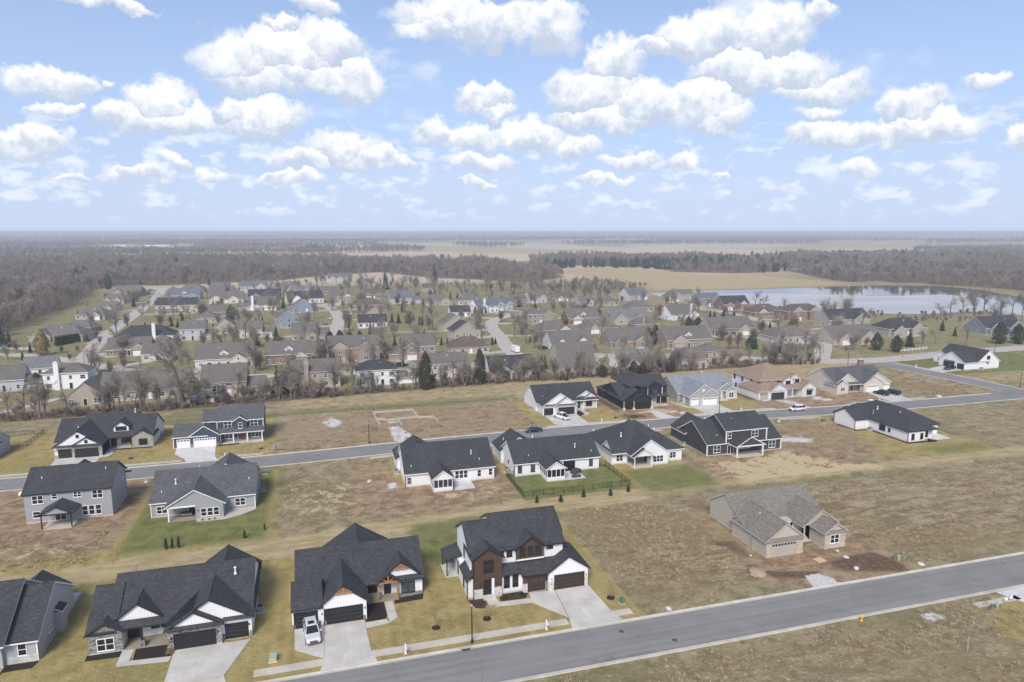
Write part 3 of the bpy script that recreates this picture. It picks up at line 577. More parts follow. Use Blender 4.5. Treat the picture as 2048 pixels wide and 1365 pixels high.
# ------------------------------------------------------------------ houses
FROT = dict(s=0., e=R(90), n=R(180), w=R(-90))
_cache = {}
def cached(key, fn):
    if key not in _cache: _cache[key] = fn()
    return _cache[key]
def win_meshes(w, h, cols, rows, fm, gm, lites):
    # faces -y, origin at the sill centre; frame stands 6 cm proud, glass 2 cm
    f = MB(); b = .09; t = .065
    f.box(-w/2-b, w/2+b, -t, 0, -b, 0); f.box(-w/2-b, w/2+b, -t, 0, h, h+b); f.box(-w/2-b, -w/2, -t, 0, 0, h); f.box(w/2, w/2+b, -t, 0, 0, h)
    f.box(-w/2-b-.04, w/2+b+.04, -t-.03, 0, -b-.05, -b)
    cw = w/cols
    for i in range(1, cols): f.box(-w/2+i*cw-.055, -w/2+i*cw+.055, -t, -.005, 0, h)
    for j in range(1, rows):
        for i in range(cols): f.box(-w/2+i*cw+.055*(i > 0), -w/2+(i+1)*cw-.055*(i < cols-1), -t+.01, -.005, h*j/rows-.035, h*j/rows+.035)
    p = MB()
    for i in range(cols):
        for j in range(rows):
            p.box(-w/2+i*cw+.05*(i > 0), -w/2+(i+1)*cw-.05*(i < cols-1), -.02, 0, h*j/rows+.03*(j > 0), h*(j+1)/rows-.03*(j < rows-1))
    return f.mesh('window', fm), p.mesh('pane', gm)
class House:
    def __init__(s, label, x, y, rz=0., name='house', roof='roof_black', wall='white_batten', trim='trim_black', cat='house', local=False):
        s.root = tag(empty(name, x, y, 0, R(rz)), label, cat); s.o = (0, 0) if local else (x, y); s.rm, s.wm, s.tm = roof, wall, trim
    def put(s, mb, name, mats, parent=None, smooth=False):
        ox, oy = s.o; mb.v = [(a-ox, b-oy, c) for a, b, c in mb.v]; return mb.build(name, mats, parent or s.root, smooth=smooth)
    def at(s, x, y, z=0): return (x-s.o[0], y-s.o[1], z)
    def walls(s, x0, x1, y0, y1, z1=3.0, z0=0., m=None, name='wall', front=None):
        b = MB(); b.box(x0, x1, y0, y1, z0, z1)
        if front: b.mi[2] = 1
        s.put(b, name, [m or s.wm, front] if front else m or s.wm); 
        if z0 == 0:
            f = MB(); f.box(x0-.015, x1+.015, y0-.015, y1+.015, 0, .22); s.put(f, 'foundation', 'concrete')
    def gable(s, x0, x1, y0, y1, ze=3.0, ax='x', p=.6, ov=.42, th=.2, wall=True, z0=0., m=None, rm=None, tm=None, gm=None, front=None, ge=.3, name='roof', ends=True):
        rm = rm or s.rm; tm = tm or s.tm; m = m or s.wm
        if ax == 'x': a0, a1, c0, c1 = x0, x1, y0, y1
        else: a0, a1, c0, c1 = y0, y1, x0, x1
        hf = (c1-c0)/2; cm = (c0+c1)/2; zr = ze+p*hf
        P = (lambda a, c, z: (a, c, z)) if ax == 'x' else (lambda a, c, z: (c, a, z))
        fl = 1 if ax == 'x' else -1
        if wall: s.walls(x0, x1, y0, y1, ze, z0, m, front=front)
        if ends:
            g = MB()
            for a, sg in ((a0+.003, -1), (a1-.003, 1)):
                q = [P(a, c0, ze), P(a, c1, ze), P(a, cm, zr)]; g.poly(q if sg*fl < 0 else q[::-1])
            for q in ([P(a0+.003, c0, ze), P(a1-.003, c0, ze), P(a1-.003, cm, zr), P(a0+.003, cm, zr)], [P(a0+.003, c1, ze), P(a1-.003, c1, ze), P(a1-.003, cm, zr), P(a0+.003, cm, zr)]): g.poly(q)
            s.put(g, 'gable', gm or m)
        zo = ze-p*ov; b = MB(); sec = [(c0-ov, zo+th), (cm, zr+th), (c1+ov, zo+th), (c1+ov, zo), (cm, zr), (c0-ov, zo)]; A0, A1 = a0-ge, a1+ge
        i = len(b.v)
        for A in (A0, A1): b.v += [P(A, c, z) for c, z in sec]
        for k in range(6):
            j = (k+1) % 6; q = (k, j, 6+j, 6+k); b.f.append(q[::-1] if fl > 0 else q); b.mi.append(0 if k < 2 else 1)
        for e, fl2 in ((0, 1), (6, -1)):
            for q in ((0, 1, 4, 5), (1, 2, 3, 4)):
                q = tuple(e+k for k in q); b.f.append(q if fl*fl2 > 0 else q[::-1]); b.mi.append(1)
        r = s.put(b, name, [rm, tm])
        c = MB(); c.tube(P(A0+.02, cm, zr+th-.03), P(A1-.02, cm, zr+th-.03), .09, .09, 6); s.put(c, 'ridge_cap', rm, r)
        return r
    def hip(s, x0, x1, y0, y1, ze=3.0, p=.6, ov=.42, th=.2, wall=True, m=None, rm=None, tm=None, z0=0., front=None):
        rm = rm or s.rm; tm = tm or s.tm
        if wall: s.walls(x0, x1, y0, y1, ze, z0, m, front=front)
        X0, X1, Y0, Y1 = x0-ov, x1+ov, y0-ov, y1+ov; zo = ze-p*ov; w = X1-X0; d = Y1-Y0; h = min(w, d)/2; zr = zo+p*h
        if w >= d: r0, r1 = (X0+h, (Y0+Y1)/2), (X1-h, (Y0+Y1)/2)
        else: r0, r1 = ((X0+X1)/2, Y0+h), ((X0+X1)/2, Y1-h)
        b = MB(); C = [(X0, Y0), (X1, Y0), (X1, Y1), (X0, Y1)]; tz = zo+th
        T = [(x, y, tz) for x, y in C]; A = (*r0, zr+th); B = (*r1, zr+th)
        if w >= d: fs = [[T[0], T[1], B, A], [T[1], T[2], B], [T[2], T[3], A, B], [T[3], T[0], A]]
        else: fs = [[T[0], T[1], A], [T[1], T[2], B, A], [T[2], T[3], B], [T[3], T[0], A, B]]
        for f in fs: b.poly(f, 0)
        for i in range(4):
            j = (i+1) % 4; b.poly([(*C[i], zo), (*C[j], zo), T[j], T[i]], 1)
        b.poly([(*c, zo) for c in C[::-1]], 1)
        r = s.put(b, 'roof', [rm, tm]); k = MB()
        if (A[0]-B[0])**2+(A[1]-B[1])**2 > .01: k.tube(A, B, .08, .08, 5)
        for i, e in ((0, A), (1, B if w >= d else A), (2, B), (3, A if w >= d else B)): k.tube(T[i], e, .07, .07, 5)
        s.put(k, 'ridge_cap', rm, r); return r
    def shed(s, x0, x1, y0, y1, zs, zn, th=.16, rm=None, tm=None, ax='y', name='porch_roof'):
        # slab sloping from zs at y0 (or x0) to zn at y1 (or x1)
        b = MB(); Z = lambda x, y: zs+(zn-zs)*((y-y0)/(y1-y0) if ax == 'y' else (x-x0)/(x1-x0))
        C = [(x0, y0), (x1, y0), (x1, y1), (x0, y1)]; T = [(x, y, Z(x, y)+th) for x, y in C]; U = [(x, y, Z(x, y)) for x, y in C]
        b.poly(T, 0); b.poly(U[::-1], 1)
        for i in range(4):
            j = (i+1) % 4; b.poly([U[i], U[j], T[j], T[i]], 1)
        return s.put(b, name, [rm or s.rm, tm or s.tm])
    def pent(s, x0, x1, y, z=2.95, d=.45, h=.32): return s.shed(x0, x1, y-d, y+.02, z-.02, z+h-.02, .06, name='eyebrow_roof')
    def _pos(s, face, pl, c, z): return s.at(c, pl, z) if face in 'sn' else s.at(pl, c, z)
    def win(s, face, pl, c, sill, w, h, cols=2, rows=2, fm='trim_white', gm='glass'):
        a, b = cached(('win', round(w, 2), round(h, 2), cols, rows, fm, gm), lambda: win_meshes(w, h, cols, rows, fm, gm, 0))
        o = link('window', a, s.root, s._pos(face, pl, c, sill), FROT[face]); link('pane', b, o); return o
    def gdoor(s, face, pl, c, w, h=2.15, m='door_black', lites=0, z=.06):
        def mk():
            f = MB(); f.box(-w/2-.1, -w/2, -.07, 0, 0, h+.1); f.box(w/2, w/2+.1, -.07, 0, 0, h+.1); f.box(-w/2, w/2, -.07, 0, h, h+.1)
            p = MB(); hp = h/4; nb = max(3, int(w/.6)); p.box(-w/2, w/2, -.025, 0, .012, hp-.012)
            for i in range(nb): p.box(-w/2+(i+.12)*w/nb, -w/2+(i+.88)*w/nb, -.045, -.025, .09, hp-.09)
            g = None
            if lites:
                g = MB(); 
                for i in range(lites): g.box(-w/2+(i+.16)*w/lites, -w/2+(i+.84)*w/lites, -.055, -.026, .13, hp-.10)
                g = g.mesh('pane', 'glass')
            return f.mesh('garage_door', m if m != 'door_black' else 'trim_black'), p.mesh('panel', m), g
        f, p, g = cached(('gd', round(w, 2), h, m, lites), mk); o = link('garage_door', f, s.root, s._pos(face, pl, c, z), FROT[face])
        for k in range(4):
            q = link('panel', p, o, (0, 0, k*h/4))
            if g and k == 3: link('pane', g, q)
        return o
    def door(s, face, pl, c, w=1.0, h=2.1, m='door_black', z=.15, fm='trim_white', glass=True):
        def mk():
            f = MB(); f.box(-w/2-.1, -w/2, -.07, 0, 0, h+.1); f.box(w/2, w/2+.1, -.07, 0, 0, h+.1); f.box(-w/2, w/2, -.07, 0, h, h+.1)
            l = MB(); l.box(-w/2, w/2, -.03, 0, 0, h)
            for a, b in ((.12, .42), (.5, .9)): l.box(-w/2+.14, w/2-.14, -.045, -.03, h*a, h*b)
            k = MB(); k.box(w/2-.14, w/2-.08, -.09, -.03, 1.0, 1.06)
            return f.mesh('door_frame', fm), l.mesh('door', m), k.mesh('handle', 'metal_grey')
        f, l, k = cached(('door', w, h, m, fm), mk); o = link('door', l, s.root, s._pos(face, pl, c, z), FROT[face]); link('door_frame', f, o); link('handle', k, o); return o
    def post(s, x, y, h, m='trim_white', w=.2, base=None, bh=.9):
        b = MB(); b.box(x-w/2, x+w/2, y-w/2, y+w/2, .0 if not base else bh, h); b.box(x-w*.7, x+w*.7, y-w*.7, y+w*.7, h-.12, h)
        s.put(b, 'post', m)
        if base: b = MB(); b.box(x-w*1.5, x+w*1.5, y-w*1.5, y+w*1.5, 0, bh); s.put(b, 'pier', base)
    def slab(s, x0, x1, y0, y1, h=.12, m='porch_slab', name='porch_slab'): b = MB(); b.box(x0, x1, y0, y1, 0, h); s.put(b, name, m)
    def panel(s, face, pl, a0, a1, z0, z1, m, th=.05, name='veneer'):
        b = MB()
        if face == 's': b.box(a0, a1, pl-th, pl, z0, z1)
        elif face == 'n': b.box(a0, a1, pl, pl+th, z0, z1)
        elif face == 'w': b.box(pl-th, pl, a0, a1, z0, z1)
        else: b.box(pl, pl+th, a0, a1, z0, z1)
        s.put(b, name, m)
    def vent(s, x, y, z, big=False):
        b = MB()
        if big: b.lathe([(.20, z-.1), (.20, z+.12), (.10, z+.2), (.09, z+.85), (.17, z+.87), (.17, z+1.0), (.05, z+1.05)], 8, x, y); s.put(b, 'flue_pipe', 'metal_grey' if big == 2 else 'pvc_white')
        else: b.lathe([(.09, z-.15), (.075, z+.45)], 7, x, y); s.put(b, 'vent_pipe', 'pvc_white')
    def corner(s, x, y, z0, z1, m='trim_white', w=.16): b = MB(); b.box(x-w/2, x+w/2, y-w/2, y+w/2, z0, z1); s.put(b, 'corner_board', m)
    def sconce(s, x, y, z=1.9): b = MB(); b.lathe([(.03, z-.16), (.08, z-.12), (.06, z+.1), (.02, z+.16)], 6, x, y-.13); b.box(x-.03, x+.03, y-.12, y, z-.02, z+.02); s.put(b, 'wall_lamp', 'metal_black')
    def downspout(s, x, y, z=2.8, m='trim_black'): b = MB(); b.box(x-.06, x+.06, y-.06, y+.06, 0, z); s.put(b, 'downspout', m)
    def chimney(s, x, y, w, d, z, m): b = MB(); b.box(x-w/2, x+w/2, y-d/2, y+d/2, 0, z); b.box(x-w/2-.1, x+w/2+.1, y-d/2-.1, y+d/2+.1, z-.25, z); b.box(x-w/4, x+w/4, y-d/4, y+d/4, z, z+.3); s.put(b, 'chimney', m)

# --- pale grey house at the left edge
h = House('pale grey house with white rakes and a chimney box beside the mown lawn', -44, 98, wall='grey_light', trim='trim_white')
h.gable(-52, -35.9, 93.2, 106.8, 3.0, 'x'); h.gable(-52, -39.3, 92.2, 107.6, 3.35, 'x', wall=False); h.walls(-52, -39.6, 92.6, 106.5, 3.0)
h.gable(-43.0, -36.7, 103, 107.8, 3.0, 'y', .72, wall=False); h.post(-36.9, 107.6, 2.8); h.post(-42.1, 108.4, 2.8); h.slab(-42, -36, 107, 110.5, .1, 'concrete')
h.panel('s', 93.2, -39.4, -36.0, 0, .95, 'stone_light'); h.win('s', 93.2, -37.6, 1.05, .85, 1.5, 1, 2); h.corner(-35.98, 93.26, 0, 2.8)
b = MB(); b.box(-35.9, -35.05, 99.6, 101.4, 0, 2.9); h.put(b, 'flue_box', 'grey_light'); h.shed(-35.9, -34.9, 99.4, 101.6, 3.4, 2.9, ax='x', name='flue_box_roof')
h.win('e', -35.9, 97.6, 1.5, 1.1, .45, 2, 1); h.slab(-52, -39.5, 90.8, 92.5, .12, 'porch_slab'); h.post(-39.7, 91.0, 2.9); h.vent(-47, 101, 7)
# --- dark stone front house
h = House('white house with dark stone front gables and black garage doors', -20, 98, wall='white_lap')
h.gable(-27.7, -10.3, 93.0, 106.6, wall=False); h.walls(-30, -10.3, 95.0, 106.2); h.gable(-30, -27, 92.6, 104, wall=False, p=.6); h.walls(-30, -26.2, 94.0, 103.6)
h.gable(-30, -26.1, 92.4, 97, 2.9, 'y', front='stone_grey', gm='stone_grey'); h.panel('w', -30, 92.4, 95.2, 0, 2.6, 'stone_grey')
h.gable(-27.0, -21.7, 93.6, 98.5, 3.7, 'y', .72, wall=False, gm='white_batten'); h.walls(-26.9, -21.8, 93.62, 96, 3.7, 3.05, 'white_batten', 'gable_base')
h.gable(-20.4, -10.2, 91.3, 101, 3.0, 'y', gm='white_batten'); h.gable(-20.4, -13.9, 90.6, 97, 3.0, 'y', front='stone_grey', gm='white_batten')
h.pent(-20.6, -13.7, 90.6); h.pent(-13.7, -10.0, 91.3); h.gable(-18.9, -10.3, 100.5, 107.4, 3.0, 'y', .70, wall=False); h.post(-10.6, 107.2, 2.8); h.post(-18.5, 107.2, 2.8)
h.gdoor('s', 90.6, -17.15, 4.9); h.gdoor('s', 91.3, -12.1, 2.75); h.panel('s', 91.3, -13.88, -13.6, 0, .9, 'stone_grey'); h.panel('s', 91.3, -10.55, -10.2, 0, .9, 'stone_grey')
h.win('s', 92.4, -28.05, .5, 1.85, 1.55, 2, 2); h.win('s', 95.0, -22.1, 1.1, 2.3, 1.25, 2, 2); h.door('s', 95.0, -25.3, 1.7, 2.3); h.slab(-26.1, -20.4, 92.4, 95.0, .12)
h.post(-23.9, 92.8, 2.9, 'trim_black', .26, 'stone_grey', .95); h.panel('w', -20.4, 90.6, 93, 0, 2.9, 'stone_grey'); h.sconce(-20.0, 90.6); h.sconce(-14.3, 90.6); h.sconce(-10.5, 91.3)
h.vent(-12.6, 97.6, 6.2, 1); h.vent(-26, 101, 6.7, 2); h.downspout(-10.3, 95.2)
b = MB(); b.box(-20.25, -19.9, 90.52, 90.56, 1.25, 1.45); h.put(b, 'house_number_plate', 'metal_dark')
# --- timber porch house
h = House('white house with timber brackets and a timber porch beside the silver suv', 4, 98)
h.gable(-4.4, 13.6, 95.6, 107.4, wall=False, p=.6); h.walls(-4.4, 13.6, 97.0, 107); h.gable(-5.0, -1.0, 91.2, 98.4, 3.0, 'x', .55, ge=.12)
h.gable(-1.2, 5.0, 91.1, 100, 3.0, 'y', .78); h.gable(7.3, 13.6, 95.9, 101, 3.0, 'y', .78, wall=False); h.walls(10.0, 13.6, 95.9, 100); h.gable(-.8, 10.0, 101.5, 109.0, 3.0, 'y', .64, wall=False); h.slab(-.5, 9.5, 107, 109.4, .1, 'concrete'); h.post(-.5, 108.8, 2.8, 'wood_orange'); h.post(9.6, 108.8, 2.8, 'wood_orange')
h.gable(6.9, 10.0, 95.2, 99, 2.9, 'y', .75, wall=False, ends=False)
h.post(7.0, 95.4, 2.95, 'wood_orange', .26); h.post(9.85, 95.4, 2.95, 'wood_orange', .26)
def truss(h, x0, x1, y, z, rise):
    b = MB(); xm = (x0+x1)/2; b.box(x0, x1, y-.09, y+.09, z-.12, z+.12); b.box(xm-.1, xm+.1, y-.08, y+.08, z, z+rise)
    for a in (-1, 1):
        b.tube((xm+a*.1, y, z+.12), (xm+a*(x1-x0)*.28, y, z+rise*.52), .09, .09, 4); b.tube((xm+a*(x1-x0)/2, y, z), (xm, y, z+rise), .1, .1, 4)
    h.put(b, 'timber_truss', 'wood_orange')
truss(h, 6.9, 10.0, 95.0, 3.0, 1.15); truss(h, .75, 3.05, 90.85, 4.6, .75); truss(h, 9.4, 11.5, 95.62, 4.6, .7)
h.gdoor('s', 91.1, 1.85, 5.1, 2.3, lites=8); h.gdoor('s', 91.2, -3.2, 3.0, 2.3); h.win('s', 95.9, 11.45, .55, 1.9, 1.65, 2, 2, 'trim_black', 'glass_pale'); h.win('s', 97.0, 6.2, .8, 1.5, 1.5, 1, 2, 'trim_black'); h.door('s', 97.0, 8.5, 1.1, 2.3)
h.slab(5.2, 10.0, 95.0, 97.0, .12); h.panel('s', 95.9, 10.0, 13.6, 0, .55, 'stone_grey'); h.panel('s', 97.0, 5.2, 7.6, 0, .6, 'stone_grey')
for x in (-4.85, -1.35, -.75, 4.6): h.panel('s', 91.1 if x > -1.2 else 91.2, x-.15, x+.25, 0, .75, 'stone_grey')
h.sconce(-1.05, 91.1); h.sconce(4.75, 91.1); h.vent(9.9, 103.2, 6.2, 2); h.downspout(13.66, 96.1)
# --- brown clad two storey
h = House('two storey white house with brown clad gables and brown garage doors', 28, 98)
h.gable(20.5, 35.2, 93.6, 103.2, 6.6, 'x', .58); h.gable(25, 36, 97, 104.8, 7.0, 'x', .55, z0=3)
h.gable(20.7, 25.0, 92.0, 97, 6.3, 'y', .68, m='brown_batten'); h.gable(27.6, 31.9, 93.0, 97, 6.7, 'y', .68, z0=4.6, m='brown_batten')
h.walls(25.0, 28.3, 92.4, 94.5); h.walls(28.2, 35, 91.7, 97); h.shed(24.9, 28.5, 91.9, 93.7, 3.05, 4.2); h.gable(28.2, 36, 91.7, 97.7, 3.0, 'x', .62, wall=False, ends=False)
h.gable(32.1, 38.5, 91.2, 99.2, 3.0, 'y', .68); h.walls(19.8, 21, 92.5, 102.5, 3.0); h.shed(19.5, 20.8, 92.0, 97.2, 2.8, 3.9, ax='x', name='side_roof')
h.shed(17.8, 20.6, 99.5, 104, 2.6, 3.5, ax='x', name='porch_roof'); h.post(18.1, 99.8, 2.6, 'trim_black', .16); h.post(18.1, 103.7, 2.6, 'trim_black', .16); h.slab(17.8, 20, 99.5, 104, .1, 'concrete')
h.panel('s', 92.0, 20.7, 22.05, 0, 1.5, 'stone_light'); h.panel('s', 92.0, 23.85, 25.0, 0, 1.5, 'stone_light'); h.panel('s', 91.7, 28.2, 28.95, 0, 1.5, 'stone_light'); h.panel('s', 91.7, 28.2, 32.1, 1.5, 2.75, 'brown_batten', .04); h.panel('s', 91.2, 32.1, 32.95, 0, 1.5, 'stone_light'); h.panel('s', 91.2, 37.95, 38.5, 0, 1.5, 'stone_light'); h.panel('s', 91.7, 31.75, 32.1, 0, 1.5, 'stone_light')
h.win('s', 92.0, 22.9, 4.1, 1.4, 1.75, 2, 1, 'trim_black'); h.door('s', 92.0, 22.75, 1.0, 2.3, 'door_black', .5, 'trim_black'); b = MB(); b.box(22.0, 23.9, 91.2, 92.0, 0, .25); b.box(22.0, 23.9, 91.6, 92.0, .25, .48); h.put(b, 'steps', 'concrete'); h.panel('s', 92.0, 23.4, 23.8, .5, 2.95, 'white_batten', .05)
for x in (25.85, 27.2): h.win('s', 92.4, x, 1.0, .75, 1.8, 1, 1, 'trim_black')
for x in (28.5, 29.75, 30.95): h.win('s', 93.0, x, 5.4, .72, 1.3, 1, 1, 'trim_black')
h.win('s', 93.6, 26.6, 5.3, .75, 1.5, 1, 1, 'trim_black'); h.win('s', 93.6, 25.4, 5.4, .5, 1.4, 1, 1, 'trim_black'); h.win('s', 93.6, 33.1, 5.75, .85, 1.0, 1, 1, 'trim_black')
h.win('w', 20.5, 97.8, 4.2, .6, 1.9, 1, 1, 'trim_black'); h.win('w', 19.8, 99.2, .9, .6, 1.7, 1, 1, 'trim_black'); h.win('w', 19.8, 95.0, .7, .6, 1.8, 1, 1, 'trim_black')
h.gdoor('s', 91.7, 30.35, 2.65, 2.35, 'door_brown'); h.gdoor('s', 91.2, 35.45, 4.75, 2.3, 'door_brown'); h.panel('s', 93.0, 27.6, 31.9, 4.62, 4.85, 'trim_white', .06)
h.sconce(32.6, 91.2); h.sconce(38.2, 91.2); h.sconce(21.7, 92.0, 2.1); h.sconce(24.2, 92.0, 2.1); h.downspout(20.62, 91.95, 6.1); h.downspout(19.75, 92.4); h.downspout(31.95, 91.6)
# --- greige house under construction
h = House('unfinished greige house with mixed brick front on bare dirt', 79, 98, roof='roof_taupe', wall='greige_lap', trim='trim_tan')
h.gable(71.3, 88, 99.2, 109.6, wall=False); h.walls(71.3, 88, 97.5, 109.4); h.gable(70.6, 77.9, 91.2, 101, 3.0, 'y', .72, front='brick_mixed', gm='greige_batten'); h.pent(70.4, 78.1, 91.2)
h.gable(70.6, 74, 97.2, 101, 3.0, 'x', .6, wall=False); h.gable(80.7, 87.6, 94.6, 101, 3.0, 'y', .72, wall=False); h.gable(82.3, 86.6, 91.2, 97, 3.0, 'y', .66, front='brick_mixed', gm='greige_batten'); h.pent(82.1, 86.8, 91.2, d=.4)
h.walls(86, 88, 96, 99, 2.9); h.walls(82.3, 86.6, 95, 98, 2.9); h.slab(77.9, 82.3, 94.5, 97.5, .1, 'concrete'); h.post(80.9, 94.7, 3.0, 'trim_tan')
h.gdoor('s', 91.2, 74.0, 4.75, 2.25, 'door_tan', 8); h.win('s', 91.2, 84.3, .95, 1.65, 1.4, 2, 2, 'trim_white'); h.win('s', 97.5, 80.0, 1.0, 1.2, 1.5, 2, 1); h.door('s', 97.5, 81.4, 1.0, 2.1, 'door_white')
h.vent(73.3, 97.0, 5.0, 0); b = MB(); b.box(71.36, 71.5, 91.1, 91.2, .1, 2.35); b.box(76.5, 76.62, 91.1, 91.2, .1, 2.35); h.put(b, 'door_jamb', 'lumber'); b = MB(); b.box(70.35, 70.55, 94.9, 95.1, 0, 2.3); b.box(70.4, 70.6, 94.8, 95.2, 1.2, 1.7); h.put(b, 'meter_post', 'metal_grey')
# --- grey two storey seen from behind
h = House('grey two storey house with plain back wall and covered patio', -46.5, 146, wall='grey_lap')
h.gable(-53.8, -39.3, 141.2, 152.0, 5.75, 'x', .6, ov=.35, ge=.32); h.gable(-50, -45.0, 137.0, 142.5, 2.95, 'y', .52, wall=False); h.gable(-53.2, -44.4, 150, 159.3, 3.0, 'y', .68)
h.walls(-49.95, -45.05, 136.95, 137.05, 2.95, 2.72, 'trim_black', 'beam'); h.post(-49.9, 137.15, 2.8, 'trim_black', .18); h.post(-45.1, 137.15, 2.8, 'trim_black', .18); h.slab(-50.1, -45.0, 137, 141.2, .1, 'concrete_warm', 'patio_slab')
for c, s_, w, hh, k in ((-51.6, 3.75, 1.7, 1.45, 2), (-48.8, 4.4, .85, .9, 1), (-45.0, 4.4, 1.2, .95, 2), (-41.65, 3.85, 1.65, 1.5, 2), (-52.0, 1.0, 1.1, 1.15, 1)): h.win('s', 141.2, c, s_, w, hh, k, 2)
for c in (-43.95, -42.85, -41.7): h.win('s', 141.2, c, .65, .85, 1.75, 1, 2)
h.win('s', 141.2, -48.1, .2, 1.75, 1.75, 2, 1); h.win('e', -39.3, 149.5, 4.4, .6, 1.0, 1, 2); h.vent(-51.5, 144, 7.6); h.vent(-40.9, 145, 8.2); h.walls(-39.3, -38.2, 151.5, 152.2, .2+5.0, 5.0, 'trim_black', 'gutter')
# --- grey ranch seen from behind
h = House('grey ranch with broad back gable, covered patio and pebble bed', -22.5, 142, roof='roof_charcoal', wall='grey_lap', trim='trim_white')
h.gable(-31.8, -13.3, 137.6, 151, wall=True, p=.58); h.gable(-28.6, -18.6, 134.4, 145, 2.95, 'y', .58, wall=False); h.walls(-23.6, -18.7, 134.4, 138); h.gable(-24.0, -15.0, 148, 155.2, 3.0, 'y', .68)
h.walls(-28.4, -23.6, 134.4, 134.6, 2.95, 2.62, 'trim_white', 'beam'); h.post(-28.3, 134.55, 2.9, 'trim_white', .24); h.slab(-28.6, -23.6, 134.4, 137.6, .1, 'porch_slab', 'patio_slab')
h.win('s', 137.6, -30.0, .75, 1.7, 1.3, 2, 2); h.win('s', 137.6, -16.0, .85, 1.75, 1.35, 2, 2)
for c in (-22.2, -21.05, -19.95): h.win('s', 134.4, c, .65, .85, 1.45, 1, 2)
h.win('s', 137.6, -27.0, 1.2, .9, 1.0, 1, 2); h.door('s', 137.6, -24.6, 1.6, 2.1, 'glass'); h.corner(-31.85, 137.55, 0, 2.8); h.corner(-13.25, 137.55, 0, 2.8); h.sconce(-23.2, 134.4)
h.vent(-27.9, 141, 5.2, 1); h.vent(-30.2, 139.4, 4.2); h.vent(-14.4, 140.6, 4.9); h.vent(-24, 144.6, 6.9)
# --- white ranch with screened porch, bare yard
h = House('white ranch with screened back porch and bare concrete patio', 26.5, 146, wall='white_lap', trim='trim_white')
h.gable(16.8, 36.3, 140.0, 154.0); h.gable(22.0, 26.1, 135.4, 143, 2.95, 'y', .75, wall=False); h.gable(16.2, 25.6, 150, 157.2, 3.0, 'y', .65); h.slab(26.2, 31.0, 135.5, 140, .08, 'concrete_new', 'patio_slab')
h.walls(22.0, 26.1, 135.4, 140, .95); h.walls(22.0, 26.1, 135.4, 140, 2.95, 2.6, name='beam')
for x in (22.08, 23.05, 24.05, 25.05, 26.02): h.post(x, 135.47, 2.9, 'trim_white', .12)
b = MB()
for i in range(4): b.box(22.15+i*.99, 22.98+i*.99, 135.5, 135.53, .95, 2.6)
h.put(b, 'screen', 'glass_screen'); b = MB(); b.box(22.02, 22.05, 135.6, 139.9, .95, 2.6); h.put(b, 'screen', 'glass_screen')
for c in (27.95, 28.9, 29.85): h.win('s', 140, c, .9, .75, 1.6, 1, 2)
h.win('s', 140, 17.55, .75, .75, 1.3, 1, 2, 'trim_grey', 'glass_pale'); h.win('s', 140, 32.9, .9, .75, 1.4, 1, 2); h.win('s', 140, 35.45, .95, .75, 1.4, 1, 2); h.win('w', 16.8, 146, 1, .7, 1.2, 1, 2)
h.vent(31.8, 143.2, 4.9, 1); h.vent(33.3, 141.6, 4.1); h.vent(18.2, 141.4, 4.0); h.downspout(26.15, 135.3, 2.8, 'trim_black'); h.downspout(16.75, 139.9)
# --- white ranch with fenced yard
h = House('white ranch with dark screened porch inside the black metal fence', 51, 146, wall='white_lap', trim='trim_white')
h.gable(40.9, 61.2, 139.7, 151.3); h.gable(57, 61.2, 139.75, 151, 2.9, 'x', .57, wall=False); h.gable(46.8, 51.0, 134.6, 142.5, 2.95, 'y', .66, wall=False); h.gable(40.3, 49.2, 149, 156.4, 3.0, 'y', .67); h.slab(51, 55.9, 134.6, 139.7, .07, 'concrete_new', 'patio_slab')
h.walls(46.8, 51.0, 134.6, 139.7, 1.0); h.walls(46.8, 51.0, 134.6, 139.7, 2.95, 2.65, name='beam')
for x in (46.86, 47.9, 48.95, 49.95, 50.94): h.post(x, 134.68, 2.9, 'trim_white', .12)
for y in (135.9, 137.2, 138.4): h.post(46.86, y, 2.9, 'trim_white', .1)
b = MB()
for i in range(4): b.box(46.95+i*1.02, 47.85+i*1.02, 134.7, 134.73, 1.0, 2.65)
h.put(b, 'screen', 'glass'); b = MB(); b.box(46.88, 46.9, 134.8, 139.6, 1.0, 2.65); h.put(b, 'screen', 'glass'); b = MB(); b.box(50.95, 50.97, 134.8, 139.6, 1.0, 2.65); h.put(b, 'screen', 'glass')
h.win('s', 139.7, 42.15, .85, .8, 1.5, 1, 2, 'trim_black', 'glass_pale'); h.win('s', 139.7, 45.2, .85, .85, 1.5, 1, 2, 'trim_black', 'glass_pale'); h.win('s', 139.7, 53.9, .3, 2.6, 2.1, 3, 1, 'trim_black'); h.win('s', 139.7, 59.2, .85, .75, 1.5, 1, 2, 'trim_black', 'glass_pale'); h.win('w', 40.9, 144.6, 1.7, .6, .5, 1, 1, 'trim_black')
h.vent(56.2, 142.3, 4.6, 1); h.vent(59.7, 140.9, 3.8); h.vent(44.6, 141.2, 3.9); h.downspout(40.85, 139.6); h.vent(42, 153, 4.6)
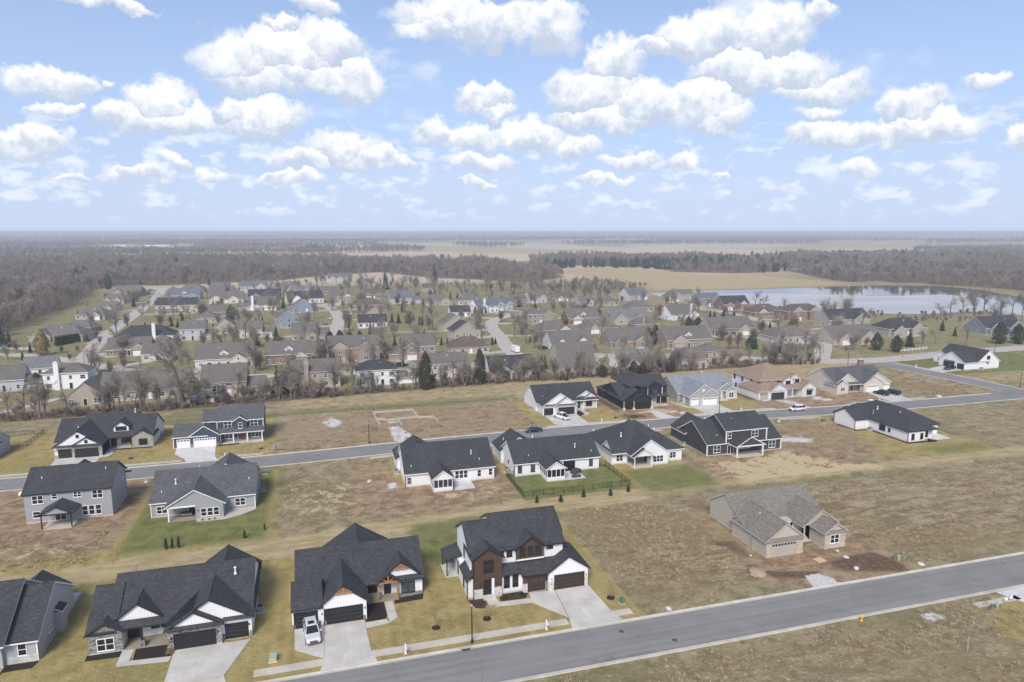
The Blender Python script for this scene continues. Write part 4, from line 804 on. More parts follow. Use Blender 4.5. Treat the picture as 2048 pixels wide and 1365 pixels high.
# --- white house with hip roofs
h = House('white house with black grid windows and a white posted corner patio', 73, 147, wall='white_lap', trim='trim_white')
h.hip(65.0, 82.6, 140.4, 156.4, p=.6, wall=False); h.walls(65.0, 69, 141.0, 156); h.walls(68, 82.6, 143, 156); h.gable(65.1, 70, 141.0, 146.5, 2.9, 'x', .8, wall=False); h.gable(71.4, 80.6, 147, 155.0, 3.0, 'y', .70)
h.gable(68.7, 78.1, 138.1, 150, 2.95, 'y', .68, wall=False); h.walls(73.6, 78.1, 138.1, 145); h.walls(78, 82.6, 139.7, 146); h.hip(76, 82.8, 139.7, 150, p=.62, wall=False); h.gable(68.9, 73.8, 137.0, 141, 2.8, 'y', .66, wall=False)
h.slab(68.8, 73.7, 137.0, 142.9, .09, 'concrete_warm', 'patio_slab'); h.post(69.0, 137.1, 2.8, 'trim_white', .18); h.post(73.3, 137.1, 2.8, 'trim_white', .18)
h.win('s', 141.0, 67.0, .8, 1.6, 1.35, 2, 2, 'trim_white'); h.win('s', 138.1, 75.5, .8, 2.5, 1.4, 3, 2, 'trim_white'); h.win('s', 139.7, 80.2, .8, 1.5, 1.35, 2, 2, 'trim_white'); h.win('s', 143, 70.6, 1.5, 2.6, .7, 3, 1, 'trim_white'); h.door('w', 73.6, 140.6, 1.6, 2.1, 'glass')
h.vent(68.8, 144.3, 5.6, 1); h.vent(66.1, 143.6, 4.4); h.vent(78.4, 146, 6.2); h.vent(77.4, 147, 6.8)
# --- dark grey two storey
h = House('dark grey two storey house with white trim and white posted patio', 100, 147, wall='dark_lap', trim='trim_white')
h.gable(89.8, 110.6, 140.2, 154.2, p=.57); h.gable(94.9, 106.3, 140.3, 150.4, 6.0, 'x', .55, wall=False); h.walls(94.9, 106.2, 140.15, 150.3, 6.0, 2.9); h.gable(89.6, 99.0, 150, 157.4, 3.0, 'y', .66); h.gable(101.0, 108.4, 150, 154.8, 3.0, 'y', .82)
h.gable(96.0, 103.5, 137.0, 142, 2.9, 'y', .54, wall=False); h.walls(96.0, 103.5, 136.95, 137.1, 2.95, 2.66, 'trim_white', 'beam'); h.post(96.15, 137.15, 2.8, 'trim_white', .26); h.post(103.3, 137.15, 2.8, 'trim_white', .26); h.slab(96, 103.6, 137, 140.1, .1, 'concrete_warm', 'patio_slab')
h.win('s', 140.2, 92.5, .75, 1.75, 1.6, 2, 2); h.win('s', 140.2, 108.2, .7, 1.75, 1.65, 2, 2); h.win('s', 140.15, 95.85, 4.05, .8, 1.45, 1, 2); h.win('s', 140.15, 103.0, 4.0, 1.8, 1.45, 2, 2)
for c in (99.2, 100.3, 101.4): h.win('s', 140.15, c, 1.3, .85, 1.0, 1, 2)
h.win('s', 140.15, 96.3, .15, 1.6, 2.1, 2, 1); 
for x, y, z in ((89.72, 140.1, 2.8), (94.85, 140.05, 5.8), (106.3, 140.05, 5.8), (110.7, 140.1, 2.8)): h.corner(x, y, .1 if z < 3 else 3.0, z, w=.22)
h.vent(98.4, 143.5, 7.6); h.vent(93.6, 142.2, 4.2); h.vent(95.8, 151.5, 6.0)
# --- white house with black windows
h = House('white hip roofed house with black windows and black edging', 152, 146, wall='white_batten')
h.hip(145.9, 155.0, 135.6, 158, p=.52, wall=False); h.hip(148.5, 159.7, 139.3, 160.5, p=.52, wall=False); h.walls(145.9, 151.4, 135.5, 150); h.walls(150, 159.6, 139.3, 160); h.walls(151.4, 155.0, 136.6, 141); h.gable(141.3, 150, 148.8, 156.6, p=.55); h.hip(142.2, 151.0, 149.8, 157.4, 3.0, p=.75, wall=False)
h.win('s', 135.5, 147.45, .65, .8, 1.45, 1, 1, 'trim_black'); h.win('s', 135.5, 150.3, .65, .8, 1.45, 1, 1, 'trim_black'); h.win('s', 136.6, 152.7, .7, 1.5, 1.6, 2, 1, 'trim_black'); h.win('w', 145.9, 144.0, .95, 1.9, 1.5, 2, 1, 'trim_black'); h.win('w', 145.9, 141.6, 1.2, .6, .9, 1, 1, 'trim_black'); h.win('w', 155.0, 138, .9, .6, 1.2, 1, 1, 'trim_black')
h.slab(155.0, 160, 135.2, 139.3, .08, 'concrete_new', 'patio_slab'); h.vent(147.2, 148.8, 4.2, 2); h.vent(149.4, 149.6, 5.0, 1); h.vent(151.5, 144.0, 5.4); h.downspout(145.85, 135.45); h.downspout(141.25, 148.7); h.downspout(141.25, 156.6)
# --- far row: black garage doors, pale stone bay
h = House('white house with dormer, pale stone bay and black garage doors', -51.5, 190, wall='white_lap')
h.gable(-57.8, -46, 187.3, 201.7, p=.6, wall=False); h.gable(-63, -41.4, 186.9, 199.7, p=.6, wall=False); h.walls(-62, -41.4, 188.8, 199.5); h.walls(-46, -41.4, 186.5, 190, front='stone_tan')
h.gable(-61.8, -51.6, 181.8, 194, 3.0, 'y', .68, gm='white_lap'); h.gable(-58.0, -51.6, 181.3, 188, 3.0, 'y', .6, front='stone_tan'); h.pent(-61.9, -51.5, 181.3, 2.95, .5, .35)
h.gable(-46.1, -41.3, 186.4, 192, 2.95, 'y', .6, front='stone_tan', gm='stone_tan'); h.gable(-50.5, -47.1, 188.3, 193, 5.25, 'y', .75, z0=3.2)
h.win('s', 188.3, -48.8, 4.35, 2.3, .85, 3, 1, 'trim_black'); h.win('s', 186.4, -43.6, .75, 1.8, 1.4, 2, 1, 'trim_black'); h.gdoor('s', 181.8, -59.6, 2.75, 2.1); h.gdoor('s', 181.3, -54.85, 4.9, 2.15)
h.win('s', 181.8, -56.7, 5.0, .5, .55, 1, 1, 'trim_black'); h.win('s', 181.3, -54.8, 3.7, .5, .55, 1, 1, 'trim_black'); h.panel('s', 181.8, -61.8, -61.2, 0, .9, 'stone_tan'); h.slab(-51.6, -46.1, 186.6, 188.8, .12, 'concrete')
h.door('s', 188.8, -50.8, 1.2, 2.3, 'door_black', .12, 'trim_black'); h.win('s', 188.8, -48.0, .6, 2.0, 1.8, 2, 1, 'trim_black'); h.panel('s', 188.8, -49.8, -46.2, .1, .8, 'stone_tan'); h.post(-50.0, 186.8, 2.9, 'trim_black', .2); h.post(-46.3, 186.8, 2.9, 'trim_black', .2)
h.vent(-58.6, 189.5, 4.7, 1); h.vent(-57.6, 190.2, 5.0); h.vent(-46.6, 194.0, 7.4, 1); h.sconce(-61.5, 181.8); h.sconce(-57.7, 181.3); h.sconce(-52.0, 181.3)
h = House('navy two storey house with white garage doors and white porch posts', -25, 188, roof='roof_charcoal', wall='navy_lap', trim='trim_white')
h.gable(-25.8, -14.7, 185.0, 194.6, 5.75, 'x', .6); h.gable(-29.2, -25.5, 186, 193, 5.6, 'x', .6, z0=3); h.gable(-35.8, -28, 182.4, 190, 3.0, 'x', .55); h.gable(-32.0, -25.2, 182.3, 190, 3.0, 'y', .68)
h.gable(-21.8, -18.6, 184.2, 189, 5.6, 'y', .66, z0=3.4); h.shed(-25.6, -14.3, 182.9, 185.1, 2.8, 3.75); h.walls(-26, -14.7, 183.1, 183.25, 2.85, 2.6, 'trim_white', 'beam')
for x in (-25.0, -21.9, -18.5, -14.95): h.post(x, 183.2, 2.75, 'trim_white', .24)
h.slab(-25.6, -14.6, 183.0, 185, .14, 'concrete'); h.gdoor('s', 182.4, -33.6, 2.9, 2.15, 'door_white', 4); h.gdoor('s', 182.3, -28.6, 5.1, 2.15, 'door_white', 8); h.panel('s', 182.3, -32.0, -31.3, 0, .9, 'stone_grey'); h.panel('s', 182.3, -25.9, -25.2, 0, .9, 'brick_red')
h.win('s', 185, -23.3, 3.85, 1.7, 1.5, 2, 2); h.win('s', 184.2, -20.2, 3.7, .8, 1.4, 1, 2); h.win('s', 185, -16.9, 3.85, 1.7, 1.5, 2, 2); h.win('s', 185, -23.2, .9, 1.7, 1.4, 2, 2); h.win('s', 185, -16.8, .9, 1.7, 1.4, 2, 2); h.door('s', 185, -20.0, 1.9, 2.15, 'wood_red')
for x, y, z in ((-35.85, 182.35, 2.8), (-25.85, 184.9, 5.6), (-14.65, 184.9, 5.6)): h.corner(x, y, .1 if z < 3 else 3.5, z)
h.panel('s', 185, -25.6, -14.8, .14, 1.0, 'stone_grey', .04)
h = House('cropped house edge with stacked garage windows at the far left of the middle street', -80, 189, wall='grey_light', trim='trim_white', roof='roof_charcoal')
h.gable(-92, -75.6, 184.8, 194.6, p=.6); h.gable(-82.2, -75.7, 183.4, 190, 3.0, 'y', .62); h.gdoor('s', 183.4, -78.8, 4.8, 2.2, 'door_white', 8); h.win('s', 184.8, -86, .8, 1.6, 1.4, 2, 2)
h = House('white house with twin stepped garage gables and a white pickup outside', 73, 194, wall='white_lap', trim='trim_white')
h.gable(62.7, 82.4, 190.3, 203.6, p=.58, wall=False); h.walls(62.8, 82.3, 191.5, 203.4); h.gable(63.4, 73.9, 186.3, 198, 3.0, 'y', .66); h.gable(67.2, 73.9, 185.8, 193, 3.0, 'y', .66); h.pent(63.2, 67.4, 186.3); h.pent(67.0, 74.1, 185.8)
h.gable(76.0, 81.9, 191.4, 196, 3.6, 'y', .62, wall=False); h.gable(78.6, 81.8, 190.9, 195, 3.5, 'y', .6, wall=False); h.hip(67, 74, 199, 206, 3.1, p=.6, wall=False); h.walls(78.1, 82.4, 190.7, 192, front='stone_light')
h.gdoor('s', 186.3, 65.1, 2.7, 2.1); h.gdoor('s', 185.8, 70.55, 4.9, 2.15); h.win('s', 190.7, 79.8, .9, 1.8, 1.45, 2, 2, 'trim_black'); h.post(77.9, 190.6, 2.9); h.post(82.3, 190.6, 2.9); h.door('s', 191.5, 76.8, 1.0, 2.2); h.win('s', 191.5, 75.4, 1, .8, 1.4, 1, 2, 'trim_black'); h.slab(74, 78.1, 189, 191.5, .1, 'concrete')
h.win('w', 62.8, 197, 3.9, .8, 1.3, 1, 2, 'trim_black'); h.vent(65.2, 192.2, 4.2); h.panel('s', 185.8, 67.2, 68.0, 0, 2.7, 'stone_light'); h.panel('s', 185.8, 73.1, 73.9, 0, 2.7, 'stone_light'); h.sconce(67.6, 185.8); h.sconce(73.5, 185.8)
h = House('unfinished black two storey house with raw timber garage posts', 97, 193, wall='black_lap')
h.gable(89.2, 98, 188, 203, wall=True, p=.45, ax='x'); h.gable(89, 98.5, 185.7, 197, 3.0, 'y', .66); h.gable(92.3, 98.4, 185.2, 192, 3.0, 'y', .66); h.gable(96.5, 105.8, 189.6, 200, 6.0, 'x', .5, z0=0); h.gable(98.8, 103.8, 188.9, 195, 5.9, 'y', .62, z0=2.9); h.hip(93, 102, 190, 203, 6.4, p=.6, wall=False); h.walls(95, 101, 193, 203, 6.3)
h.shed(98.3, 105.6, 187.4, 190, 2.8, 3.5); h.hip(88.8, 93.5, 199, 205.5, p=.5); h.slab(98.5, 105.5, 187.2, 189.8, .12, 'concrete')
h.gdoor('s', 185.7, 90.9, 2.7, 2.15); h.gdoor('s', 185.2, 95.5, 4.9, 2.2); h.win('s', 188.9, 101.3, 3.7, 1.6, 1.4, 2, 2, 'trim_black', 'glass_pale'); h.door('s', 189.6, 100.7, 1.0, 2.2, 'door_white'); h.panel('s', 189.6, 101.4, 102.4, .15, 2.3, 'house_wrap', .03)
for x, y in ((89.2, 185.55), (92.3, 185.05), (98.3, 185.05), (98.9, 187.5), (102.6, 187.5), (105.3, 187.5)): h.post(x, y, 2.8, 'lumber', .2)
for x, y in ((89.2, 185.4), (92.2, 184.9), (98.3, 184.9)): b = MB(); b.box(x-.35, x+.35, y-.25, y+.2, 0, .75); h.put(b, 'pier', 'bag_white')
h.corner(98.8, 188.85, 3.4, 5.7, 'lumber'); h.corner(103.8, 188.85, 3.4, 5.7, 'trim_white'); h.vent(102.2, 188.3, 3.2)
h = House('grey house with pale blue grey roof and two white garage doors', 120, 192, roof='roof_bluegrey', wall='sage_lap', trim='trim_white')
h.gable(109.9, 131.2, 189.9, 204, p=.58); h.gable(111.0, 121.4, 184.4, 197, 3.0, 'y', .68); h.gable(115.1, 121.4, 184.0, 190, 3.0, 'y', .7); h.gable(125.2, 130.6, 190.4, 195, 3.2, 'y', .66, wall=False); h.gable(127.0, 131.2, 188.9, 194, 2.9, 'y', .7, front='stone_light')
h.gdoor('s', 184.4, 112.9, 2.7, 2.3, 'door_white', 4); h.gdoor('s', 184.0, 118.1, 4.9, 2.3, 'door_white', 8); h.panel('s', 184.0, 114.5, 115.5, 0, 2.5, 'stone_light'); h.win('s', 188.9, 129.0, .7, 1.6, 1.5, 2, 2); h.post(125.6, 189.4, 2.9, 'trim_white', .3, 'stone_light'); h.door('s', 189.9, 124.2, 1.1, 2.2); h.win('s', 189.9, 122.5, .9, .8, 1.3, 1, 2)
h.door('w', 111.0, 187.6, 1.0, 2.1, 'door_white'); b = MB(); b.lathe([(.32, 4.75), (.32, 4.8)], 12, 115.9, 184.36); b = MB(); b.box(115.6, 116.2, 184.3, 184.4, 4.4, 5.1); h.put(b, 'gable_vent', 'trim_white'); h.vent(123, 197.2, 7.0, 1); h.slab(121.4, 127, 187.5, 189.9, .1, 'concrete')
h = House('unfinished two storey house with tan roof and white house wrap', 148, 193, roof='roof_tan', wall='white_lap', trim='trim_tan')
h.hip(139.2, 155.2, 188.5, 204, 5.6, p=.52, wall=False); h.walls(139.3, 151, 190, 204, 5.6); h.walls(148, 155, 188.2, 200, 5.4, 0, 'house_wrap'); h.gable(150.3, 154.8, 188.2, 194, 5.6, 'y', .66, wall=False, gm='house_wrap'); h.gable(147.8, 151.6, 187.6, 192, 5.3, 'y', .62, z0=3.0, m='house_wrap')
h.hip(136.4, 146.8, 184.6, 196, p=.5, m='white_lap'); h.gable(140.4, 146.9, 184.2, 192, 3.0, 'y', .68, wall=False, gm='house_wrap'); h.walls(139.6, 140.8, 184.25, 186, 3.0, 0, 'house_wrap'); h.walls(145.9, 146.9, 184.25, 186, 3.0, 0, 'house_wrap')
h.shed(146.6, 159.0, 185.3, 189.4, 2.85, 4.5); h.gable(153.0, 158.4, 184.7, 194, 3.0, 'y', .66, front='house_wrap', gm='house_wrap'); h.gdoor('s', 184.6, 138.2, 2.7, 2.2, 'door_tan', 4); b = MB(); b.box(140.9, 145.8, 184.35, 184.5, .05, 2.3); h.put(b, 'garage_shade_panel', 'garage_shade'); h.panel('s', 184.3, 140.8, 145.9, 2.3, 2.7, 'trim_tan', .08, 'header')  # doorway is a dark panel on the wall, coloured as the garage's inner shade
h.win('s', 184.7, 155.8, .8, 1.9, 1.35, 2, 2, 'trim_black'); h.win('s', 187.6, 149.6, 3.7, 1.7, 1.35, 2, 1, 'trim_black'); h.win('s', 188.2, 153.6, 4.3, 1.5, .9, 2, 1, 'trim_black'); h.win('w', 139.3, 202.5, 3.6, .8, 1.6, 1, 1, 'trim_black'); h.win('w', 139.3, 198, 3.6, .8, 1.5, 1, 1, 'trim_black'); h.win('w', 139.3, 193, 3.7, 1.2, 1.3, 2, 1, 'trim_black'); h.win('w', 139.3, 201.5, .8, .8, 1.3, 1, 1, 'trim_black')
h.post(149.8, 185.5, 2.9, 'trim_white', .2); h.door('s', 188.2, 149.0, 1.0, 2.1, 'door_tan'); h.win('s', 188.2, 147.6, .7, .8, 1.5, 1, 1, 'trim_black'); h.slab(147, 153, 185.2, 188.2, .1, 'concrete'); h.shed(154.6, 157.2, 184.1, 184.7, 2.45, 2.75, .05, name='awning')
h = House('cream house with three stepped gables and two black cars outside', 178, 191, roof='roof_charcoal', wall='cream_lap', trim='trim_white')
h.gable(166.8, 188.6, 185.2, 200.0, p=.58, wall=False); h.walls(166.9, 188.5, 188, 199.9); h.gable(166.8, 171.5, 184.6, 190, 3.0, 'y', .6); h.gable(167.8, 175.6, 185.8, 193, 3.8, 'y', .7, wall=False); h.walls(168, 175.4, 185.85, 190, 3.8, 3.3)
h.gable(177.6, 189, 184.9, 196, 3.0, 'y', .62); h.gable(177.5, 185.6, 184.3, 192, 3.0, 'y', .56); h.gdoor('s', 184.3, 181.2, 4.9, 2.2, 'door_white', 8); h.gdoor('s', 184.9, 187.2, 2.7, 2.2, 'door_white', 4)
h.win('s', 184.6, 169.1, .95, 1.5, 1.3, 2, 1, 'trim_white', 'glass_pale'); h.win('s', 188, 173.4, .9, 1.6, 1.4, 2, 1, 'trim_black'); h.door('s', 188, 175.8, 1.0, 2.1, 'door_brown'); h.slab(171.5, 177.6, 186, 188, .12, 'concrete'); h.post(172.9, 186.2, 3.0, 'wood_red', .22); h.post(177.2, 186.2, 3.0, 'wood_red', .22); h.win('w', 166.85, 192.4, 1.2, 1.6, 1.3, 2, 1, 'trim_white', 'glass_pale'); h.vent(186.2, 190, 5.8); h.walls(166.8, 166.95, 190, 199.9, 3.0)
h = House('white house on the corner lot with black pickup and side garage', 252, 213, wall='white_lap', trim='trim_white')
h.gable(251.0, 262, 204.1, 222, 3.0, 'y', .78, wall=True); h.gable(244.6, 257, 204.3, 216, 3.0, 'x', .58, wall=True); h.gable(245.0, 256, 206, 213.5, 3.0, 'x', .62, wall=True); h.gable(249.8, 257, 216.5, 223.2, 3.0, 'x', .62, wall=True)
h.gdoor('w', 244.6, 206, 2.7, 2.2); h.gdoor('w', 244.55, 211.2, 4.6, 2.2); h.win('w', 249.8, 220, .8, 1.5, 1.5, 2, 1, 'trim_black'); h.win('s', 204.1, 256.3, 3.9, 1.5, 1.3, 2, 1, 'trim_black'); h.win('s', 204.1, 256.0, 2.2, .9, .5, 1, 1, 'trim_black'); h.vent(251.5, 210, 5.6); h.vent(252.4, 210, 5.9); h.panel('w', 244.55, 208.6, 213.4, 2.4, 2.95, 'stone_grey')

# ------------------------------------------------------------------ older neighbourhood
WALL = dict(white='white_lap', tan='tan_lap', cream='cream_lap', lsid='pale_lap', blue='blue_lap', slate='slate_lap', brick='brick_red', tbrick='brick_tan', yellow='yellow_lap', stone='stone_tan')
ROOF = dict(gB='roof_weathered', dk='roof_black', gr='roof_grey', br='roof_brown', bg='roof_slate')
MH=[
(-100.9, 266.7, 16.6, 1.5, 'g', 'lsid', 'gB', 8, 'L', 'pale grey house with white split fence beside the concrete path'),
(-101.4, 293.4, 10.7, 1, 'x', 'white', 'gr', 10, '', 'grey roofed house with a row of three white dormers'),
(-84.3, 265.0, 13.7, 2, 'h', 'white', 'gB', 0, 'C', 'white two storey house with tall white chimney stack'),
(-71.7, 259.8, 9.9, 1, 'h', 'white', 'dk', 0, '', 'white low wing with black hip roof beside the white chimney house'),
(-54.8, 241.6, 26.2, 1, 'x', 'tan', 'gB', 0, 'S', 'long tan ranch with two skylights behind the bare hedge'),
(-70.9, 237.5, 10.6, 1, 'y', 'tan', 'gB', 0, '', 'tan gabled garage block at the end of the skylight ranch'),
(-27.5, 238.8, 19.7, 1.7, 'x', 'tan', 'gB', 0, 'LB', 'tan house with a tall grid of nine windows above the blue pool'),
(-36.5, 291.8, 21.6, 1.3, 'x', 'cream', 'gB', 0, 'DG', 'cream gabled house with arched dormer window behind the nine window house'),
(-11.6, 292.2, 18.3, 1.5, 'x', 'brick', 'gB', 0, 'DG', 'red brick house with white dormer and broad tan gable'),
(-1.2, 243.4, 16.8, 2, 'x', 'tan', 'gB', 0, 'C', 'tan two storey house with tan siding chimney on its back wall'),
(14.8, 290.4, 21.0, 2, 'x', 'tbrick', 'gB', 0, 'GG', 'tan brick two storey house with twin front gables'),
(19.6, 240.7, 14.0, 2, 'h', 'white', 'dk', 0, '', 'white house with dark hip roof beside a pool and patio cover'),
(38.8, 287.0, 20.1, 2, 'x', 'tbrick', 'gB', 0, 'GL', 'brown brick two storey house with stone entry gable'),
(46.9, 245.9, 14.7, 2, 'x', 'cream', 'gB', 0, '', 'cream two storey house with plain back and blue patio door'),
(65.6, 294.4, 17.7, 1, 'h', 'tan', 'br', 0, '', 'tan house under a broad brown hip roof with red ridges'),
(69.9, 239.2, 18.4, 1, 'x', 'white', 'dk', 0, 'G', 'white ranch with dark roof and rear gable behind the tree line'),
(30.7, 391.7, 16.1, 1, 'x', 'white', 'dk', 0, '', 'white garage gable with dark roof beside two blue spruces'),
(74.4, 368.7, 14.1, 1.5, 'y', 'tan', 'gB', 10, '', 'tan gabled house beside the curving concrete street'),
(74.0, 338.8, 14.5, 1.5, 'y', 'tan', 'dk', 10, '', 'tan gabled house with white deck behind the pine cluster'),
(110.7, 441.4, 17.0, 1.7, 'x', 'white', 'bg', 20, 'GC', 'white house with pale chimney and blue grey roof at the bend'),
(125.4, 452.4, 15.3, 1.7, 'x', 'lsid', 'bg', 20, 'GG', 'pale grey house with twin gables at the street bend'),
(127.9, 381.4, 17.0, 2, 'h', 'tbrick', 'gB', 0, 'G', 'brick two storey house with white upper gable window'),
(120.0, 334.4, 18.8, 1, 'h', 'brick', 'gB', 0, 'G', 'red brick hip roofed house with row of small evergreens'),
(113.3, 291.5, 20.5, 1, 'x', 'white', 'gB', 0, 'GG', 'white house with arched window and steep front gables'),
(97.3, 242.8, 14.1, 1, 'x', 'tan', 'gB', 0, '', 'tan house with long plain grey roof backing onto trees'),
(105.2, 265.5, 16.9, 1, 'x', 'tan', 'gB', 0, '', 'tan roofed block just behind the long plain roof'),
(152.6, 374.3, 20.1, 1.3, 'x', 'brick', 'gB', 0, 'DG', 'brown brick house with dormer above its entry'),
(147.5, 335.8, 19.5, 1, 'h', 'tan', 'gB', 0, 'G', 'tan hip roofed house with pale end wall'),
(179.1, 366.6, 25.1, 1, 'x', 'tan', 'gr', 0, 'GG', 'tan house with long light grey roof and two low gables'),
(174.1, 335.9, 14.5, 1.5, 'h', 'tbrick', 'gB', 0, 'C', 'brown brick house with square brick chimney'),
(142.4, 290.3, 21.3, 1, 'x', 'tbrick', 'gB', 0, 'GG', 'tan brick ranch with brick gables beside a dark cedar'),
(121.6, 242.9, 15.0, 1, 'x', 'white', 'gr', 0, 'G', 'white bungalow with white porch roof among bare trees'),
(249.1, 497.1, 20.0, 1.5, 'x', 'lsid', 'bg', 15, 'G', 'pale blue grey gabled house on the lake shore'),
(268.1, 471.1, 13.5, 1.5, 'y', 'tan', 'gB', 0, '', 'tan steep gabled house by the lake edge'),
(289.8, 494.0, 14.6, 1.3, 'x', 'tan', 'gB', 0, '', 'low tan house whose roof overlaps the lake'),
(277.2, 438.6, 17.6, 2, 'x', 'slate', 'bg', 0, 'G', 'slate blue two storey house on the lake shore'),
(282.8, 413.3, 20.8, 1.5, 'x', 'brick', 'dk', 0, 'GG', 'brick house with black roof and white gable trim by the lake'),
(279.7, 372.8, 21.4, 1, 'h', 'brick', 'br', 0, 'GB', 'low brown brick house hugging the lakeside street'),
(290.1, 351.5, 26.1, 2, 'h', 'brick', 'br', 0, 'GG', 'large red brick two storey house by the lake'),
(294.4, 319.9, 28.1, 1.6, 'x', 'stone', 'dk', 0, 'GG', 'large stone house with steep black roofs by the lake'),
(296.7, 281.6, 24.8, 1.6, 'h', 'stone', 'dk', 0, 'GG', 'stone house with arched entry and dark hip roof'),
(252.4, 269.2, 26.2, 1, 'x', 'tan', 'gB', 0, 'GG', 'tan ranch with twin entry gables behind two round pines'),
(353.4, 274.4, 26.4, 1.3, 'x', 'slate', 'dk', 0, 'GG', 'dark roofed house behind the lakeside trees and pines'),
(220.1, 374.2, 21.6, 1.3, 'x', 'white', 'gB', 10, 'GC', 'white house with white chimney and many gables'),
(209.8, 308.5, 25.4, 1.5, 'x', 'tan', 'gB', 0, 'PG', 'tan house with a white columned gable porch'),
(168.2, 281.4, 23.3, 1.5, 'x', 'tbrick', 'gB', 0, 'DG', 'tan brick house with big arched dormer window'),
(144.0, 236.5, 11.6, 1.5, 'x', 'tan', 'gB', 0, '', 'weathered tan house with sloping roof hidden in trees'),
(156.2, 241.6, 10.2, 2, 'h', 'tan', 'gB', 0, '', 'tan two storey hip roofed block among the bare trees'),
(225.6, 280.1, 21.3, 1, 'h', 'lsid', 'gB', 0, '', 'pale walled ranch with long dark hip roof'),
(213.5, 420.8, 18.6, 1, 'h', 'tan', 'gB', 0, '', 'tan hip roofed house behind the light grey roof'),
(-89.0, 496.1, 25.4, 2, 'x', 'yellow', 'dk', 0, 'P', 'pale yellow two storey house with dark roof and porch'),
(-101.2, 598.2, 23.4, 1.3, 'x', 'blue', 'bg', 0, 'GD', 'light blue house with white gable trim'),
(-105.9, 665.8, 20.6, 1, 'h', 'tan', 'gB', 0, 'G', 'tan hip house at the end of the street by the wood'),
(-156.8, 680.5, 13.5, 1, 'x', 'tan', 'gB', 20, 'G', 'small gabled tan house under the wood edge'),
(-61.4, 471.2, 19.3, 1, 'h', 'brick', 'gB', 0, '', 'brown hip roofed house behind the big cedar'),
(-62.9, 438.8, 11.2, 1.3, 'h', 'tan', 'gB', 0, 'G', 'tan house with four white dormer windows'),
(-47.3, 390.1, 10.3, 1.5, 'y', 'tan', 'gB', 0, '', 'tan gabled garage beside the grey two storey back'),
(-57.7, 370.0, 16.8, 2, 'x', 'lsid', 'gB', 0, 'L', 'pale two storey house with plain back wall and low wing'),
(-65.5, 559.6, 24.4, 1, 'x', 'cream', 'gB', 0, 'GG', 'cream fronted house with wide white gable'),
(-81.3, 664.0, 14.4, 1.7, 'x', 'slate', 'bg', 0, 'G', 'blue house with red accented dormer by the wood'),
(-77.2, 627.4, 19.7, 1, 'x', 'tan', 'gB', 0, '', 'tan ranch with plain long roof below the blue dormer house'),
(-52.3, 650.3, 22.7, 2, 'x', 'lsid', 'bg', 0, 'G', 'pale blue two storey house at the wood edge'),
(-39.0, 576.0, 24.4, 1, 'x', 'slate', 'dk', 0, 'G', 'blue ranch in front of the pale blue two storey'),
(-38.8, 499.8, 24.4, 1.5, 'x', 'white', 'gB', 0, 'LC', 'white house with white chimney and low cone roof'),
(-30.3, 370.7, 15.8, 1.6, 'x', 'cream', 'gB', 0, 'L', 'cream house with three small windows and blue tarp'),
(-15.2, 404.9, 12.3, 1.8, 'y', 'blue', 'gB', 12, '', 'blue grey gable end house with one square window'),
(-7.6, 481.5, 14.7, 1.5, 'y', 'blue', 'bg', 12, '', 'blue gabled house with white rake trim behind the blue gable'),
(-7.2, 542.8, 26.6, 1.3, 'x', 'white', 'dk', 10, 'G', 'white house with half round gable window'),
(-24.2, 658.5, 21.1, 1.5, 'h', 'lsid', 'bg', 0, 'G', 'pale house with blue grey hip roof by the wood'),
(-11.2, 608.3, 17.3, 1.5, 'x', 'lsid', 'gr', 0, 'GG', 'pale twin gabled house below the wood'),
(26.4, 753.8, 25.2, 1.7, 'x', 'lsid', 'gB', 0, 'GGG', 'pale triple gabled townhouse at the wood edge'),
(19.1, 539.1, 18.1, 1.7, 'x', 'tbrick', 'gB', 0, 'CG', 'tan brick house with side chimney and cedar'),
(-3.1, 354.3, 18.5, 1.3, 'x', 'tan', 'gB', 0, 'GL', 'tan house with rear gable and screened porch'),
(50.3, 704.1, 18.5, 1, 'h', 'tan', 'gB', 0, 'G', 'tan hip house beside the tall spruce'),
(46.0, 564.3, 17.2, 1.3, 'x', 'brick', 'br', 0, 'GG', 'brown brick house with stone front gable'),
(65.8, 517.9, 22.8, 1.5, 'x', 'lsid', 'bg', 0, 'GL', 'pale house with blue grey roof above the round lawn'),
(88.3, 500.3, 20.3, 1, 'h', 'tan', 'gB', 0, 'GG', 'tan ranch with dark hip roof and backyard patio'),
(111.2, 497.3, 18.3, 1.2, 'h', 'cream', 'gB', 0, 'G', 'cream house half hidden by a red bare tree'),
(144.1, 480.6, 13.9, 1.6, 'x', 'lsid', 'gB', 15, 'GG', 'pale gabled house in the row beyond the bend'),
(164.9, 497.0, 15.6, 1.6, 'x', 'lsid', 'gB', 15, 'GG', 'pale house with paired white gables beyond the bend'),
(35.2, 488.1, 20.5, 1, 'h', 'brick', 'br', 0, '', 'brown hip house beside the far cul de sac'),
(34.6, 427.8, 12.3, 1.3, 'y', 'tan', 'br', 10, '', 'brown roofed gable house above the white garage gable'),
(89.2, 427.8, 13.0, 1, 'x', 'white', 'dk', 0, '', 'white flat fronted house with black roof behind tan gables'),
(-124.7, 384.4, 25.5, 1, 'h', 'tan', 'gB', -12, 'G', 'wide tan hip roofed house beside the arborvitae hedge'),
(-124.6, 416.2, 15.3, 1, 'h', 'brick', 'gB', -20, 'G', 'brick house below the wood with white garage post'),
(-135.0, 476.7, 19.0, 1, 'h', 'tan', 'gB', -20, 'G', 'tan house beneath the wood with stepped hip roofs'),
(-138.6, 522.4, 14.1, 1, 'x', 'tan', 'gB', -20, 'G', 'tan gabled house along the street beside the wood'),
(-146.8, 579.3, 15.0, 1.2, 'x', 'tan', 'gB', -20, 'GG', 'house with white gable posts along the wood street'),
